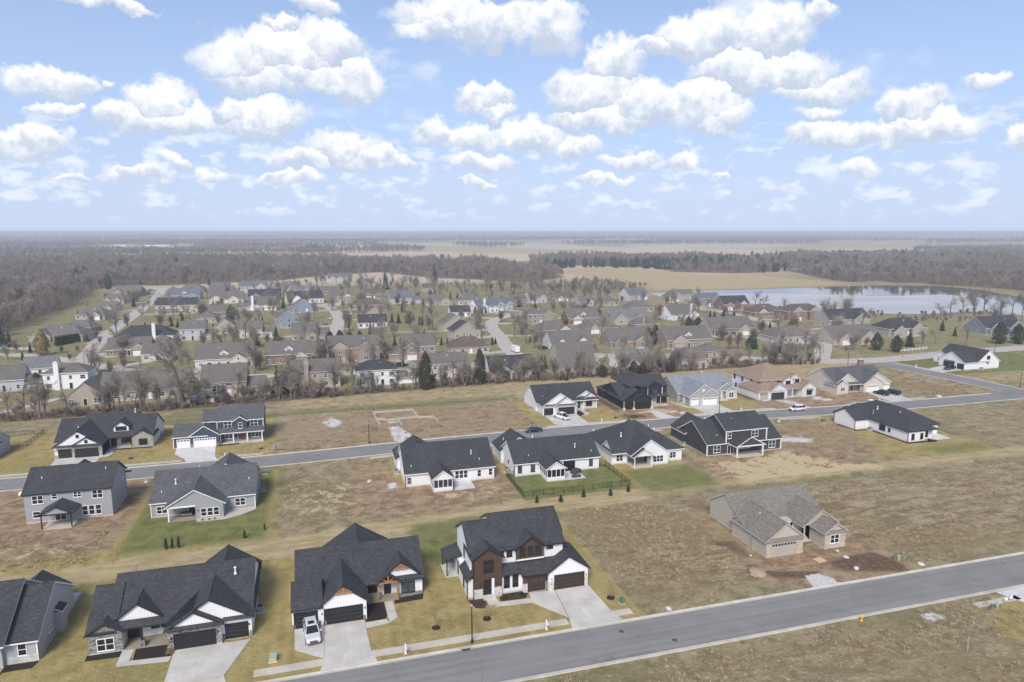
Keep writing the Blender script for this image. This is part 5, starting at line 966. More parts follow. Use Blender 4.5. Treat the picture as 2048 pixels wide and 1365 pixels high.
(-152.8, 639.8, 21.7, 1, 'x', 'brick', 'gB', -20, 'G', 'low brick house near the top of the wood street'),
(-82.3, 370.6, 26.3, 1, 'h', 'white', 'dk', 0, 'C', 'white ranch with long dark hip roof and white chimney'),
(-80.1, 331.2, 17.4, 1, 'x', 'brick', 'gB', 0, 'G', 'brown brick ranch behind the round bare tree'),
(-65.4, 314.7, 12.1, 1, 'x', 'cream', 'gB', 0, '', 'cream brick garage block with plain dark gable roof'),
(-69.7, 344.3, 9.8, 1, 'h', 'cream', 'gB', 0, 'GG', 'cream fronted hip house with two small gables'),
(192.0, 466.8, 11.8, 1, 'x', 'lsid', 'gB', 0, 'G', 'pale cottage beside the bare wood past the bend'),
(188.3, 502.2, 14.8, 1, 'x', 'tan', 'br', 0, 'G', 'tan cottage under the bare trees past the bend'),
(207.9, 462.2, 15.3, 1, 'h', 'tan', 'gB', 0, '', 'tan hip cottage left of the blue lake house'),
(11.1, 611.6, 14.3, 1, 'x', 'brick', 'gB', 0, '', 'low brick house beyond the cul de sac loop'),
(100.6, 622.4, 11.7, 1, 'x', 'tan', 'br', 0, '', 'brown shed roofed house in the wood clearing'),
]
def older_house(x, y, w, st, rt, wc, rc, rot, wg, label, i):
    rr = random.Random(i*13+5); wm = WALL[wc]; tm = 'trim_white' if wc not in ('tan',) else 'trim_tan'
    H = House(label, x, y, rot, roof=ROOF[rc], wall=wm, trim=tm, local=True)
    ze = {1: 3.1, 1.2: 3.3, 1.3: 3.6, 1.5: 4.1, 1.6: 4.4, 1.7: 4.9, 1.8: 5.2, 2: 5.8}[st]; d = min(max(w*.62, 9), 13.0); p = .80 if st < 2 else .66
    side = rr.choice((-1, 1)); face = wm
    if 'L' in wg:                                  # lower side wing
        lw = w*.3; x0 = -w/2 if side < 0 else w/2-lw; H.gable(x0, x0+lw, .6, d*.8, 2.7, 'x', .55, ge=.25); mx0, mx1 = (-w/2+lw, w/2) if side < 0 else (-w/2, w/2-lw)
    else: mx0, mx1 = -w/2, w/2
    if rt == 'y': H.gable(mx0, mx1, 0, d*1.1, ze, 'y', min(p, 9/(mx1-mx0)))
    elif rt == 'h': H.hip(mx0, mx1, 0, d, ze, p*.85)
    else: H.gable(mx0, mx1, 0, d, ze, 'x', p)
    ng = wg.count('G'); slots = [(mx0+(mx1-mx0)*f) for f in ((.25,) if ng == 1 and side < 0 else (.76,) if ng == 1 else (.22, .72) if ng == 2 else (.18, .5, .82))]; used = []
    for k in range(ng):
        gw = (mx1-mx0)*(.34 if ng < 3 else .24)*rr.uniform(.85, 1.1); c = slots[k]; pr = rr.uniform(.8, 2.4); gz = ze if st >= 1.7 or k else min(ze, 3.0)
        gm = rr.choice(('cream_lap', 'tan_lap', wm)) if wc in ('brick', 'tbrick') else wm; c = max(mx0+gw/2+.02, min(mx1-gw/2-.02, c))
        H.gable(c-gw/2, c+gw/2, -pr, d*.45, gz-.05, 'y', .72, gm=gm, ge=.28); used.append((c-gw/2, c+gw/2, -pr))
        if k == 0 and rr.random() < .6: H.gdoor('s', -pr, c, min(gw-.8, 4.8), 2.1, rr.choice(('door_white', 'door_white', 'door_tan')))
        else: H.win('s', -pr, c, .8, min(1.7, gw-.8), 1.4, 2, 2)
        if gz > 4.5: H.win('s', -pr, c, 3.6, 1.5, 1.3, 2, 2)
        elif rr.random() < .4: H.win('s', -pr, c, gz+.2, .7, .8, 1, 1)
    if 'D' in wg:
        c = mx0+(mx1-mx0)*.5; H.gable(c-1.6, c+1.6, 1.4, 5.5, ze+1.9, 'y', .75, z0=ze+.2, m='white_lap'); H.win('s', 1.4, c, ze+.9, 1.3, 1.1, 2, 2)
    if 'P' in wg:
        c0, c1 = mx0+.3, mx0+(mx1-mx0)*.55; H.shed(c0-.3, c1+.3, -2.2, .1, 2.5, 3.1); H.slab(c0, c1, -2.1, 0, .15, 'concrete')
        for q in np.linspace(c0+.2, c1-.2, 4): H.post(float(q), -1.9, 2.5, 'trim_white', .25)
    if 'B' in wg: H.win('s', 0, mx0+(mx1-mx0)*.38, .7, 3.6, min(3.2, ze-1.0), 3, 3)
    if 'S' in wg:
        for q in (.3, 2.2): b = MB(); b.box(q, q+.7, 1.9, 2.9, ze+1.1, ze+1.75); H.put(b, 'skylight', 'trim_white')
    if 'C' in wg: H.chimney((mx1-mx0)*.18*side, -.45, 1.5, .9, ze+p*d/2+1.0, wm)
    else: H.vent(rr.uniform(mx0*.6, mx1*.6), d*.32, ze+p*d*.3, rr.random() < .4)
    busy = lambda c: any(a-.6 < c < b+.6 for a, b, _ in used) or ('B' in wg and abs(c-(mx0+(mx1-mx0)*.38)) < 2.6)
    n = max(2, int((mx1-mx0)/3.2))
    for k in range(n):
        c = mx0+(k+.5)*(mx1-mx0)/n+rr.uniform(-.3, .3)
        if busy(c): continue
        if k == n//2 and 'P' not in wg: H.door('s', 0, c, 1.0, 2.1, rr.choice(('door_white', 'door_brown', 'door_black')))
        else: H.win('s', 0, c, .85, rr.choice((.9, 1.5, 1.7)), 1.35, 2 if rr.random() < .5 else 1, 2)
        if st >= 1.7: H.win('s', 0, c, 3.6, rr.choice((.9, 1.5)), 1.25, 1, 2)
    for f, pl in (('w', mx0), ('e', mx1)):
        H.win(f, pl, d*.35, .9, 1.0, 1.3, 1, 2)
        if st >= 1.7: H.win(f, pl, d*.6, 3.6, .9, 1.2, 1, 2)
    return H
for i, row in enumerate(MH): older_house(*row, i)

# ------------------------------------------------------------------ trees
TR=[
(-87.6,226.6,9.4,'b'),(-83.2,225.3,13.4,'b'),(-78.3,225.6,12.0,'b'),(-59.0,227.8,13.7,'b'),(-52.6,226.5,16.5,'b'),(-41.0,226.3,20.9,'b'),(-38.6,226.2,11.9,'b'),(-25.3,228.3,12.7,'b'),(-72.7,226.9,8.4,'b'),(-47.6,226.9,9.2,'b'),(-32.2,228.9,9.7,'b'),(-17.2,230.1,9.1,'b'),(-9.1,228.4,10.6,'b'),(-7.9,228.8,9.3,'b'),(10.7,232.2,17.5,'b'),(-0.0,230.1,8.1,'b'),(25.9,230.9,9.5,'b'),(31.0,230.9,9.9,'b'),(33.2,231.9,10.3,'b'),(40.8,232.1,9.5,'b'),(49.4,231.3,12.2,'b'),(63.8,234.8,8.9,'b'),(69.3,232.3,8.3,'b'),(76.5,232.0,12.4,'b'),(83.7,232.6,10.3,'b'),(97.1,231.4,8.0,'b'),(108.4,230.9,11.5,'b'),(112.5,231.6,9.6,'b'),(119.7,231.4,9.7,'b'),(128.9,232.7,8.7,'b'),(161.3,234.6,9.2,'b'),(170.0,237.6,8.7,'b'),(178.1,236.4,9.4,'b'),(184.9,234.4,8.2,'b'),(188.1,233.5,11.3,'b'),(191.6,233.6,8.0,'b'),(197.1,233.2,15.7,'b'),(205.8,238.8,8.6,'b'),(233.8,252.6,7.2,'b'),(238.4,255.4,9.4,'b'),(134.6,235.1,10.4,'b'),(141.2,233.2,9.4,'b'),(155.0,235.4,8.4,'b'),(299.9,250.8,10.0,'b'),(281.3,257.8,9.8,'b'),(289.5,258.5,8.1,'b'),(313.8,347.2,16.2,'b'),(421.8,348.7,17.7,'b'),(422.0,342.8,19.1,'b'),(396.0,344.7,13.7,'b'),(408.8,346.6,14.8,'b'),(427.3,335.7,15.3,'b'),(445.4,341.8,16.0,'b'),(430.7,323.8,14.6,'b'),(381.5,303.6,14.7,'b'),(372.0,330.4,10.9,'b'),(-81.9,333.0,9.6,'r'),(-103.3,430.4,9.2,'r'),(-85.8,425.3,8.6,'r'),(-100.9,324.9,3.7,'r'),(-110.9,348.0,3.7,'r'),(-104.6,346.2,3.7,'r'),(-108.7,393.3,4.2,'r'),(-110.5,382.0,4.8,'c'),(50.9,385.8,10.9,'p'),(103.6,339.1,9.0,'r'),(61.3,393.8,6.8,'p'),(88.3,377.2,8.6,'r'),(17.7,387.1,12.6,'p'),(10.9,485.4,11.1,'r'),(131.7,484.2,10.0,'b'),(169.1,388.9,8.7,'p'),(202.6,374.2,11.4,'p'),(259.5,389.7,6.0,'r'),(186.7,270.3,9.4,'p'),(183.4,271.3,8.2,'p'),(225.7,307.6,8.6,'r'),(-61.8,310.1,12.1,'b'),(-56.7,297.6,12.9,'b'),(-51.9,290.9,10.0,'b'),(-50.1,294.6,8.4,'b'),(-24.7,288.3,9.2,'b'),(-22.4,282.4,9.0,'r'),(0.5,281.1,11.2,'r'),(2.5,285.9,12.1,'r'),(27.4,290.3,10.4,'r'),(-16.9,329.1,7.5,'r'),(-37.2,349.7,7.3,'r'),(-43.1,351.4,9.8,'b'),(-68.0,457.4,10.9,'r'),(-130.0,567.0,13.1,'r'),(-136.4,587.9,9.7,'r'),(156.9,387.4,12.9,'r'),(96.0,541.3,16.0,'b'),(98.1,576.8,17.9,'b'),(113.4,536.3,18.0,'b'),(149.4,597.4,18.0,'b'),(187.1,560.8,18.2,'b'),(165.5,521.2,16.0,'b'),(191.9,535.6,16.6,'b'),(207.9,509.0,16.0,'b'),(232.0,524.1,13.7,'b'),(249.8,533.0,13.6,'b'),(199.3,520.1,13.4,'b'),(162.1,568.0,15.1,'b'),(69.4,585.1,15.8,'b'),(83.0,590.9,17.3,'b'),(121.1,534.0,12.0,'b'),(-116.7,341.8,11.6,'y'),(-142.1,369.5,11.6,'c'),(-74.7,430.8,8.8,'c'),(-80.5,430.2,6.7,'c'),(-50.7,452.4,9.4,'e'),(-31.9,441.9,3.7,'c'),(-19.8,359.1,8.4,'c'),(-13.6,234.7,11.0,'c'),(-10.4,238.3,9.2,'c'),(35.3,229.7,13.7,'e'),(55.5,233.7,13.0,'e'),(64.2,655.9,17.5,'c'),(127.5,747.9,18.1,'c'),(43.2,408.2,6.6,'c'),(47.0,407.1,7.2,'c'),(28.1,376.1,6.6,'c'),(57.4,392.7,5.6,'a'),(58.8,392.3,5.6,'a'),(48.4,477.8,4.9,'a'),(55.6,460.3,5.4,'a'),(101.0,438.3,5.7,'a'),(103.6,437.6,5.0,'a'),(105.5,437.1,4.7,'a'),(108.4,439.1,4.7,'a'),(101.0,317.7,3.0,'a'),(104.1,318.4,3.5,'a'),(106.9,317.6,3.3,'a'),(109.5,316.8,2.8,'a'),(5.8,340.4,6.4,'e'),(10.4,336.0,7.3,'e'),(15.0,334.6,6.4,'e'),(19.9,336.3,6.4,'e'),(24.8,338.1,5.5,'e'),(28.1,334.0,7.9,'c'),(54.5,323.2,4.9,'c'),(57.3,320.9,4.6,'c'),(59.8,318.6,4.4,'c'),(62.7,320.9,3.4,'c'),(81.2,315.5,4.4,'c'),(83.4,318.0,3.5,'c'),(85.5,231.1,2.3,'c'),(86.7,230.8,2.4,'c'),(87.6,230.5,2.6,'c'),(114.7,231.0,5.8,'e'),(102.3,231.8,4.8,'e'),(118.0,230.0,5.2,'e'),(131.2,233.0,5.9,'e'),(156.8,293.7,9.8,'e'),(154.7,297.4,8.1,'e'),(155.9,331.5,4.9,'c'),(151.7,338.4,4.1,'c'),(152.0,332.6,4.3,'c'),(248.5,376.4,7.7,'c'),(240.3,378.8,5.7,'c'),(196.8,331.3,8.3,'e'),(199.8,326.5,8.3,'e'),(205.8,328.7,7.2,'p'),(196.2,270.4,7.1,'c'),(192.3,268.7,6.6,'e'),(263.8,333.1,3.5,'c'),(247.5,251.4,8.4,'e'),(251.9,244.6,8.0,'e'),(270.0,255.0,9.4,'c'),(320.2,274.8,5.8,'c'),(331.5,292.5,6.7,'c'),(319.5,249.8,10.6,'e'),(328.1,247.3,9.8,'e'),(201.3,259.2,8.0,'c'),(182.7,239.6,7.4,'e'),(229.7,251.0,3.4,'p'),(248.8,259.6,5.5,'p'),(-74.3,299.5,4.7,'r'),(-70.7,277.1,3.4,'a'),(-104.9,272.6,2.7,'c'),(-96.8,271.8,4.8,'a'),(-94.8,269.7,5.7,'e'),(-105.9,276.9,2.5,'c'),(-41.7,253.5,2.8,'c'),(-44.0,344.1,5.5,'c'),(-101.2,368.1,4.4,'r'),(-119.8,369.0,5.1,'a'),(-119.3,370.0,5.0,'a'),(-118.9,371.0,5.0,'a'),(-118.4,372.0,4.9,'a'),(-117.9,373.0,4.9,'a'),(-117.4,374.0,4.8,'a'),(-117.0,375.0,4.8,'a'),(-116.5,376.1,4.8,'a'),(-116.0,377.1,4.7,'a'),(-115.5,378.2,4.7,'a'),(-115.0,379.2,4.6,'a'),(-114.5,380.3,4.6,'a'),(-114.0,381.4,4.5,'a'),]
def grow(rr, h, spread, levels=4, n0=9, trunk_frac=.28, multi=1, up=.35, rmin=.022, n1=7, n2=7):
    segs = []
    def rec(p, d, ln, r, lv):
        k = 3 if lv < 2 else 2; q = p
        for i in range(k):
            d = (d+Vector((rr.uniform(-1, 1), rr.uniform(-1, 1), rr.uniform(-.5, 1)*.6))*(.16 if lv == 0 else .30)+Vector((0, 0, up*.12 if lv else 0))).normalized()
            e = q+d*(ln/k); r2 = max(rmin, r*(.82 if lv == 0 else .72)); segs.append((q, e, r, r2, lv))
            if lv < levels-1:
                nb = (n0 if lv == 0 else n1 if lv == 1 else n2)//k+(1 if rr.random() < .6 else 0)
                if lv == 0 and i == 0: nb = 2
                for _ in range(nb):
                    f = rr.uniform(.25, 1); b = q.lerp(e, f); az = rr.uniform(0, 6.283); tilt = rr.uniform(.55, 1.15)*spread if lv == 0 else rr.uniform(.4, .95)
                    o = d.orthogonal().normalized(); o.rotate(Matrix.Rotation(az, 3, d)); nd = (d*math.cos(tilt)+o*math.sin(tilt)).normalized()
                    rec(b, nd, ln*rr.uniform(.42, .62)*(1.0 if lv else 1.05), max(rmin, r2*.55), lv+1)
            q, r = e, r2
    for m in range(multi):
        d = Vector((rr.uniform(-.25, .25), rr.uniform(-.25, .25), 1)).normalized() if multi > 1 else Vector((rr.uniform(-.06, .06), rr.uniform(-.06, .06), 1)).normalized()
        t = h*trunk_frac/(1 if multi == 1 else 2.2); r = h*.021/(multi**.4)+.03; b = Vector((0, 0, 0)); e = b+d*t; segs.append((b, e, r*1.25, r, 0)); rec(e, d, h*.52, r, 0)
    top = max(s[1].z for s in segs); k = h/top
    return [(a*k, b*k, r0, r1, lv) for a, b, r0, r1, lv in segs]
def bare_meshes(seed, h, mat, levels=4, **kw):
    segs = grow(random.Random(seed), h, kw.pop('spread', 1.0), levels, **kw); t = MB(); c = MB()
    for a, b, r0, r1, lv in segs: (t if lv == 0 else c).tube(a, b, r0, r1, 6 if lv == 0 else 4 if lv == 1 else 3, cap=False)
    return t.mesh('trunk', 'bark'), c.mesh('crown', mat)
def leaf_cloud(rr, pts_fn, n, size, m, mi=0):
    for _ in range(n):
        p, nrm = pts_fn(rr); a = nrm.orthogonal().normalized(); a.rotate(Matrix.Rotation(rr.uniform(0, 6.283), 3, nrm)); b = nrm.cross(a); s = size*rr.uniform(.5, 1.4)
        tl = Vector((rr.uniform(-.5, .5), rr.uniform(-.5, .5), rr.uniform(-.5, .5)))*s*.8
        m.poly([p-a*s, p+b*s*.45+tl*.3, p+a*s+tl, p-b*s*.45], mi)
def conifer_meshes(seed, h, w, kind, mat):
    rr = random.Random(seed); m = MB(); t = MB(); t.tube((0, 0, 0), (0, 0, h*.9), .02*h+.04, .02, 6)
    if kind == 'spruce':
        tiers = 17
        for k in range(tiers):
            z = h*(.05+.93*k/tiers); r = w/2*(1-(k/tiers))**.85*rr.uniform(.85, 1.1)
            for j in range(max(5, int(12*(1-k/tiers)+4))):
                a = rr.uniform(0, 6.283); L_ = r*rr.uniform(.7, 1.12); d = Vector((math.cos(a), math.sin(a), -.32)); 
                for s in range(5):
                    f = (s+1)/5; p = Vector((0, 0, z))+d*L_*f; sd = Vector((-math.sin(a), math.cos(a), 0)); wd = h*.035*(1.25-f)+.05; ln = L_*.27
                    m.poly([p-d*ln-sd*wd*.6, p+sd*wd*1.5-Vector((0, 0, wd*.5)), p+d*ln*.9, p-sd*wd*1.5-Vector((0, 0, wd*.5))])
                    m.poly([p-d*ln*.6, p+Vector((0, 0, wd*1.0)), p+d*ln*.6, p-Vector((0, 0, wd*.9))])
    else:
        if kind == 'round': prof = lambda f: (math.sin(math.pi*min(1, f*.96+.07)))**.65*(1-.25*f)
        elif kind == 'column': prof = lambda f: (1-f)**.6*(.55+.45*min(1, f*5)) if f > .02 else .4
        else: prof = lambda f: min(1, f*7)**.5*(1-f**2.2)**.8
        lumps = [(rr.uniform(0, 6.283), rr.random(), rr.uniform(.6, 1.15)) for _ in range(40)]
        def pf(r_):
            f = r_.random()**.9; a = r_.uniform(0, 6.283); lm = 1.0
            for (la, lf, lk) in lumps:
                if abs((a-la+3.1416) % 6.283-3.1416) < .5 and abs(f-lf) < .1: lm = lk
            r = w/2*prof(f)*lm*(1-.55*r_.random()**2.2); n = Vector((math.cos(a), math.sin(a), r_.uniform(-.4, .8))).normalized()
            return Vector((math.cos(a)*r, math.sin(a)*r, h*(.03+.97*f))), n
        leaf_cloud(rr, pf, 2600 if kind == 'round' else 1500, h*.032 if kind == 'round' else h*.03, m)
    return t.mesh('trunk', 'bark'), m.mesh('crown', mat)
VAR = {
 'b': [bare_meshes(s, 12, mt, 4, spread=sp, n0=10, multi=mu) for s, sp, mu, mt in ((1, .85, 1, 'twig'), (2, .7, 2, 'twig_grey'), (3, 1.0, 1, 'twig'), (4, .6, 3, 'twig_grey'), (5, .9, 1, 'twig_grey'))],
 'r': [bare_meshes(s, 8, 'twig', 4, spread=.75, n0=13, trunk_frac=.16, multi=mu, rmin=.026) for s, mu in ((11, 2), (12, 3), (13, 2))],
 'p': [bare_meshes(s, 8, 'twig_red', 4, spread=.62, n0=13, trunk_frac=.16, multi=2, rmin=.028) for s in (21, 22)],
 'c': [conifer_meshes(s, 8, 3.9, 'spruce', mt) for s, mt in ((31, 'needle'), (32, 'needle_blue'), (33, 'needle'))],
 'e': [conifer_meshes(s, 8, 6.2, 'round', mt) for s, mt in ((41, 'needle'), (42, 'cedar'), (43, 'cedar'))],
 'a': [conifer_meshes(s, 4, 1.5, 'oval', 'arborvitae') for s in (51, 52)],
 'y': [conifer_meshes(s, 8, 5.0, 'round', 'golden') for s in (61,)],
 'n': [conifer_meshes(s, 2, 1.05, 'column', 'arborvitae') for s in (71, 72, 73)]}
H0 = dict(b=12, r=8, p=8, c=8, e=8, a=4, y=8, n=2)
NAME = dict(b='bare_tree', r='ornamental_tree', p='red_twig_tree', c='spruce_tree', e='evergreen_tree', a='arborvitae', y='golden_tree', n='young_evergreen')
def tree(x, y, h, k, label, group=None, var=None, wide=1.0, rr=rng):
    a, b = VAR[k][rr.randrange(len(VAR[k])) if var is None else var]; e = empty(NAME[k], x, y, 0, rr.uniform(0, 6.28)); s = h/H0[k]; sx = s*wide*rr.uniform(.88, 1.12)
    e.scale = (sx, sx*rr.uniform(.93, 1.07), s); link('trunk', a, e); link('crown', b, e); return tag(e, label, 'tree', group)
ZL = {'b': [(lambda x, y: y < 242 and x < 215, 'bare tree standing in the brushy tree line behind the new houses', 'bare trees along the brushy tree line'), (lambda x, y: x > 330 and y > 300, 'tall bare tree on the near shore of the lake', 'bare trees on the lake shore'),
            (lambda x, y: y > 470, 'bare tree among the far houses below the wood', 'bare yard trees'), (lambda x, y: True, 'bare tree standing in a yard of the older houses', 'bare yard trees')],
      'r': [(lambda x, y: True, 'round crowned bare ornamental tree on an older lawn', 'round ornamental trees')], 'p': [(lambda x, y: True, 'reddish twiggy bare tree on an older lawn', 'reddish bare trees')],
      'c': [(lambda x, y: y < 242, 'pointed spruce standing in the tree line', 'spruces in the tree line'), (lambda x, y: True, 'pointed spruce standing in an older yard', 'spruces among the older houses')],
      'e': [(lambda x, y: y < 242 and x < 215, 'dark cedar crowded into the tree line', 'cedars in the tree line'), (lambda x, y: x > 215 and y < 262, 'broad round pine beside the wide concrete road', 'round pines by the wide road'), (lambda x, y: True, 'broad dark evergreen between the older houses', 'broad evergreens among the older houses')],
      'a': [(lambda x, y: x < -80 and y > 300, 'dense columnar arborvitae in the clipped hedge row', 'arborvitae hedge row'), (lambda x, y: True, 'slim dark arborvitae beside an older house', 'slim arborvitae among the older houses')],
      'y': [(lambda x, y: True, 'golden leaved tree on the lawn beside the arborvitae hedge', None)]}
PRE = dict(b='tall bare tree by the ', r='round bare tree by the ', p='reddish bare tree by the ', c='pointed spruce by the ', e='dark evergreen by the ', a='slim arborvitae by the ')
NEWH = [o for o in col.objects if o.get('category') == 'house']
def place_label(x, y, k, lab, grp):
    if k == 'y' or 'hedge' in lab or 'shore' in lab: return lab
    o = min(NEWH, key=lambda o: math.hypot(o.location.x-x, (o.location.y+(5 if o.location.y > 230 else 0))-y)); d = math.hypot(o.location.x-x, o.location.y-y); t = o['label'].split()
    if d > 42: return lab
    if y < 242 and x < 215: return ' '.join((PRE[k].replace(' by the ', ' in the brush by the ').split()+t)[:16])
    return ' '.join((PRE[k].split()+t)[:16])
for (x, y, h, k) in TR:
    for f, lab, grp in ZL[k]:
        if f(x, y): break
    tree(x, y, h, k, place_label(x, y, k, lab, grp), grp, wide=.55 if k == 'e' and y < 242 and x < 100 else 1.0)
# yard trees scattered between the older houses, clear of roads and walls
BLK = [(a[0], a[1]+5, a[2]*.62+3) for a in MH]
def seg_d(x, y, pts): return min(math.hypot(x-a[0]-t*(b[0]-a[0]), y-a[1]-t*(b[1]-a[1])) for a, b in zip(pts, pts[1:]) for t in [max(0, min(1, ((x-a[0])*(b[0]-a[0])+(y-a[1])*(b[1]-a[1]))/((b[0]-a[0])**2+(b[1]-a[1])**2)))])
def clear(x, y, m=5):
    if any(math.hypot(x-a, y-b) < r for a, b, r in BLK): return False
    return all(seg_d(x, y, q) > m+2 for q in (RD_A, RD_B, RD_C, RD_D, RD_E, RD_F))
def inside(x, y, poly):
    c = False; n = len(poly)
    for i in range(n):
        (x0, y0), (x1, y1) = poly[i], poly[(i+1) % n]
        if (y0 > y) != (y1 > y) and x < (x1-x0)*(y-y0)/(y1-y0)+x0: c = not c
    return c
OLD = [(-150, 245), (210, 245), (330, 300), (320, 400), (270, 500), (220, 640), (100, 750), (-110, 760), (-170, 600), (-150, 400)]
cnt = 0
r2 = random.Random(99)
while cnt < 430:
    x = r2.uniform(-170, 330); y = r2.uniform(245, 760)
    if not inside(x, y, OLD) or not clear(x, y, 3) or inside(x, y, LAKE): continue
    k = r2.choice('bbbbbbbrrpca'); h = {'b': r2.uniform(8, 15), 'r': r2.uniform(5, 8), 'p': r2.uniform(5, 8), 'c': r2.uniform(4, 9), 'a': r2.uniform(2.5, 4)}[k]
    for f, lab, grp in ZL[k]:
        if f(x, y): break
    tree(x, y, h, k, place_label(x, y, k, lab, grp), grp, rr=r2); cnt += 1
TLX = [(-105, 226), (-53, 227), (-25, 230), (10, 232), (56, 236), (102, 234), (131, 237), (170, 237), (200, 234)]
for i in range(64):
    q = r2.random()*(len(TLX)-1); k = int(q); f = q-k; x = TLX[k][0]+(TLX[k+1][0]-TLX[k][0])*f; y = TLX[k][1]+(TLX[k+1][1]-TLX[k][1])*f+r2.uniform(-2.5, 4)
    tree(x, y, r2.uniform(5.5, 13), 'b', place_label(x, y, 'b', *ZL['b'][0][1:]), ZL['b'][0][2], rr=r2)
# newly planted little evergreens
for x, y, h in ((-26.6, 122.6, 2.1), (-25.6, 122.6, 2.1), (-24.6, 122.6, 2.2)): tree(x, y, h, 'n', 'slim young evergreen in the row of three behind the grey ranch', 'three young evergreens behind the grey ranch', 0, .75)
tree(-14.0, 123.4, 1.6, 'n', 'lone young evergreen on the lawn corner behind the grey ranch', None, 1); tree(-10.8, 126.0, 1.4, 'n', 'small dark young evergreen at the edge of the green lawn', None, 2, .8)
for x, y in ((41.1, 124.3), (45.9, 123.4), (51.3, 124.5), (56.9, 123.6), (61.4, 124.6)): tree(x, y, 1.55, 'n', 'small cone evergreen outside the black metal fence', 'cone evergreens outside the fence', 1, 1.45)
# ------------------------------------------------------------------ woods and brush (instanced stuff)
def src_coll(name, meshes):
    c = bpy.data.collections.new(name)
    for i, me in enumerate(meshes): c.objects.link(bpy.data.objects.new(name+'_source', me))
    return c
def joined(pair, name, mats):
    me = bpy.data.meshes.new(name); v = []; f = []; mi = []
    for k, p in enumerate(pair):
        o = len(v); v += [tuple(q.co) for q in p.vertices]; f += [tuple(o+i for i in q.vertices) for q in p.polygons]; mi += [k]*len(p.polygons)
    me.from_pydata(v, [], f); me.polygons.foreach_set('material_index', mi)
    for q in mats: me.materials.append(MATS[q])
    return me
def scatter(name, pts, meshes, label, cat, smin=.86, smax=1.12, seed=1):
    # pts: (x, y, size)
    rr = random.Random(seed); me = bpy.data.meshes.new(name); me.from_pydata([(x, y, 0) for x, y, s in pts], [], [])
    a = me.attributes.new('size', 'FLOAT', 'POINT'); a.data.foreach_set('value', [s*rr.uniform(smin, smax) for x, y, s in pts])
    o = link(name, me); ng = bpy.data.node_groups.new(name, 'GeometryNodeTree'); ng.interface.new_socket('Geometry', in_out='INPUT', socket_type='NodeSocketGeometry'); ng.interface.new_socket('Geometry', in_out='OUTPUT', socket_type='NodeSocketGeometry')
    N = ng.nodes; K = ng.links; gi = N.new('NodeGroupInput'); go = N.new('NodeGroupOutput'); ip = N.new('GeometryNodeInstanceOnPoints'); ci = N.new('GeometryNodeCollectionInfo')
    ci.inputs['Collection'].default_value = src_coll(name, meshes); ci.inputs['Separate Children'].default_value = True; ci.inputs['Reset Children'].default_value = True
    rv = N.new('FunctionNodeRandomValue'); rv.data_type = 'FLOAT_VECTOR'; rv.inputs[0].default_value = (-.06, -.06, 0); rv.inputs[1].default_value = (.06, .06, 6.283); rv.inputs['Seed'].default_value = seed
    at = N.new('GeometryNodeInputNamedAttribute'); at.data_type = 'FLOAT'; at.inputs[0].default_value = 'size'
    K.new(gi.outputs[0], ip.inputs['Points']); K.new(ci.outputs[0], ip.inputs['Instance']); ip.inputs['Pick Instance'].default_value = True
    K.new(rv.outputs[0], ip.inputs['Rotation']); K.new(at.outputs[0], ip.inputs['Scale']); K.new(ip.outputs[0], go.inputs[0])
    md = o.modifiers.new('scatter', 'NODES'); md.node_group = ng
    return tag(o, label, cat, kind='stuff')
FW = [joined(bare_meshes(100+i, 17, 'twig', 4, spread=sp, n0=9, n1=6, n2=6, trunk_frac=.2, rmin=.06), 'wood_tree', ['bark', mt]) for i, (sp, mt) in enumerate(((.85, 'twig'), (.75, 'twig_grey'), (1.0, 'twig_grey'), (.8, 'twig'), (.7, 'twig_red')))]
FE = [joined(conifer_meshes(s, 14, 8, 'round', 'needle'), 'wood_pine', ['bark', 'needle']) for s in (131, 132)]+[joined(conifer_meshes(133, 15, 7, 'spruce', 'needle'), 'wood_spruce', ['bark', 'needle'])]
def fill(poly, spacing, rr, jit=.75, size=1.0):
    xs = [p[0] for p in poly]; ys = [p[1] for p in poly]; o = []; x = min(xs)
    while x < max(xs):
        y = min(ys)
        while y < max(ys):
            a = x+rr.uniform(-jit, jit)*spacing; b = y+rr.uniform(-jit, jit)*spacing
            if inside(a, b, poly) and not inside(a, b, LAKE): o.append((a, b, size*rr.uniform(.7, 1.02)))
            y += spacing
        x += spacing
    return o
r3 = random.Random(17)
pts = fill(W_LEFT, 8.0, r3)+fill(W_SHORE, 9.0, r3, size=.7)+fill(W_RIGHT, 9.0, r3)+fill(W_MID, 10.0, r3, size=.9)
pts = [(x, y, s*(.86+.5*mnoise.noise(Vector((x/55, y/55, 9))))) for x, y, s in pts]
pts = [p for p in pts if all(math.hypot(p[0]-a, p[1]-b) > r+2 for a, b, r in BLK) and seg_d(p[0], p[1], RD_D) > 9]
scatter('woodland', pts, FW, 'leafless grey brown wood behind the neighbourhood', 'wood', seed=3)
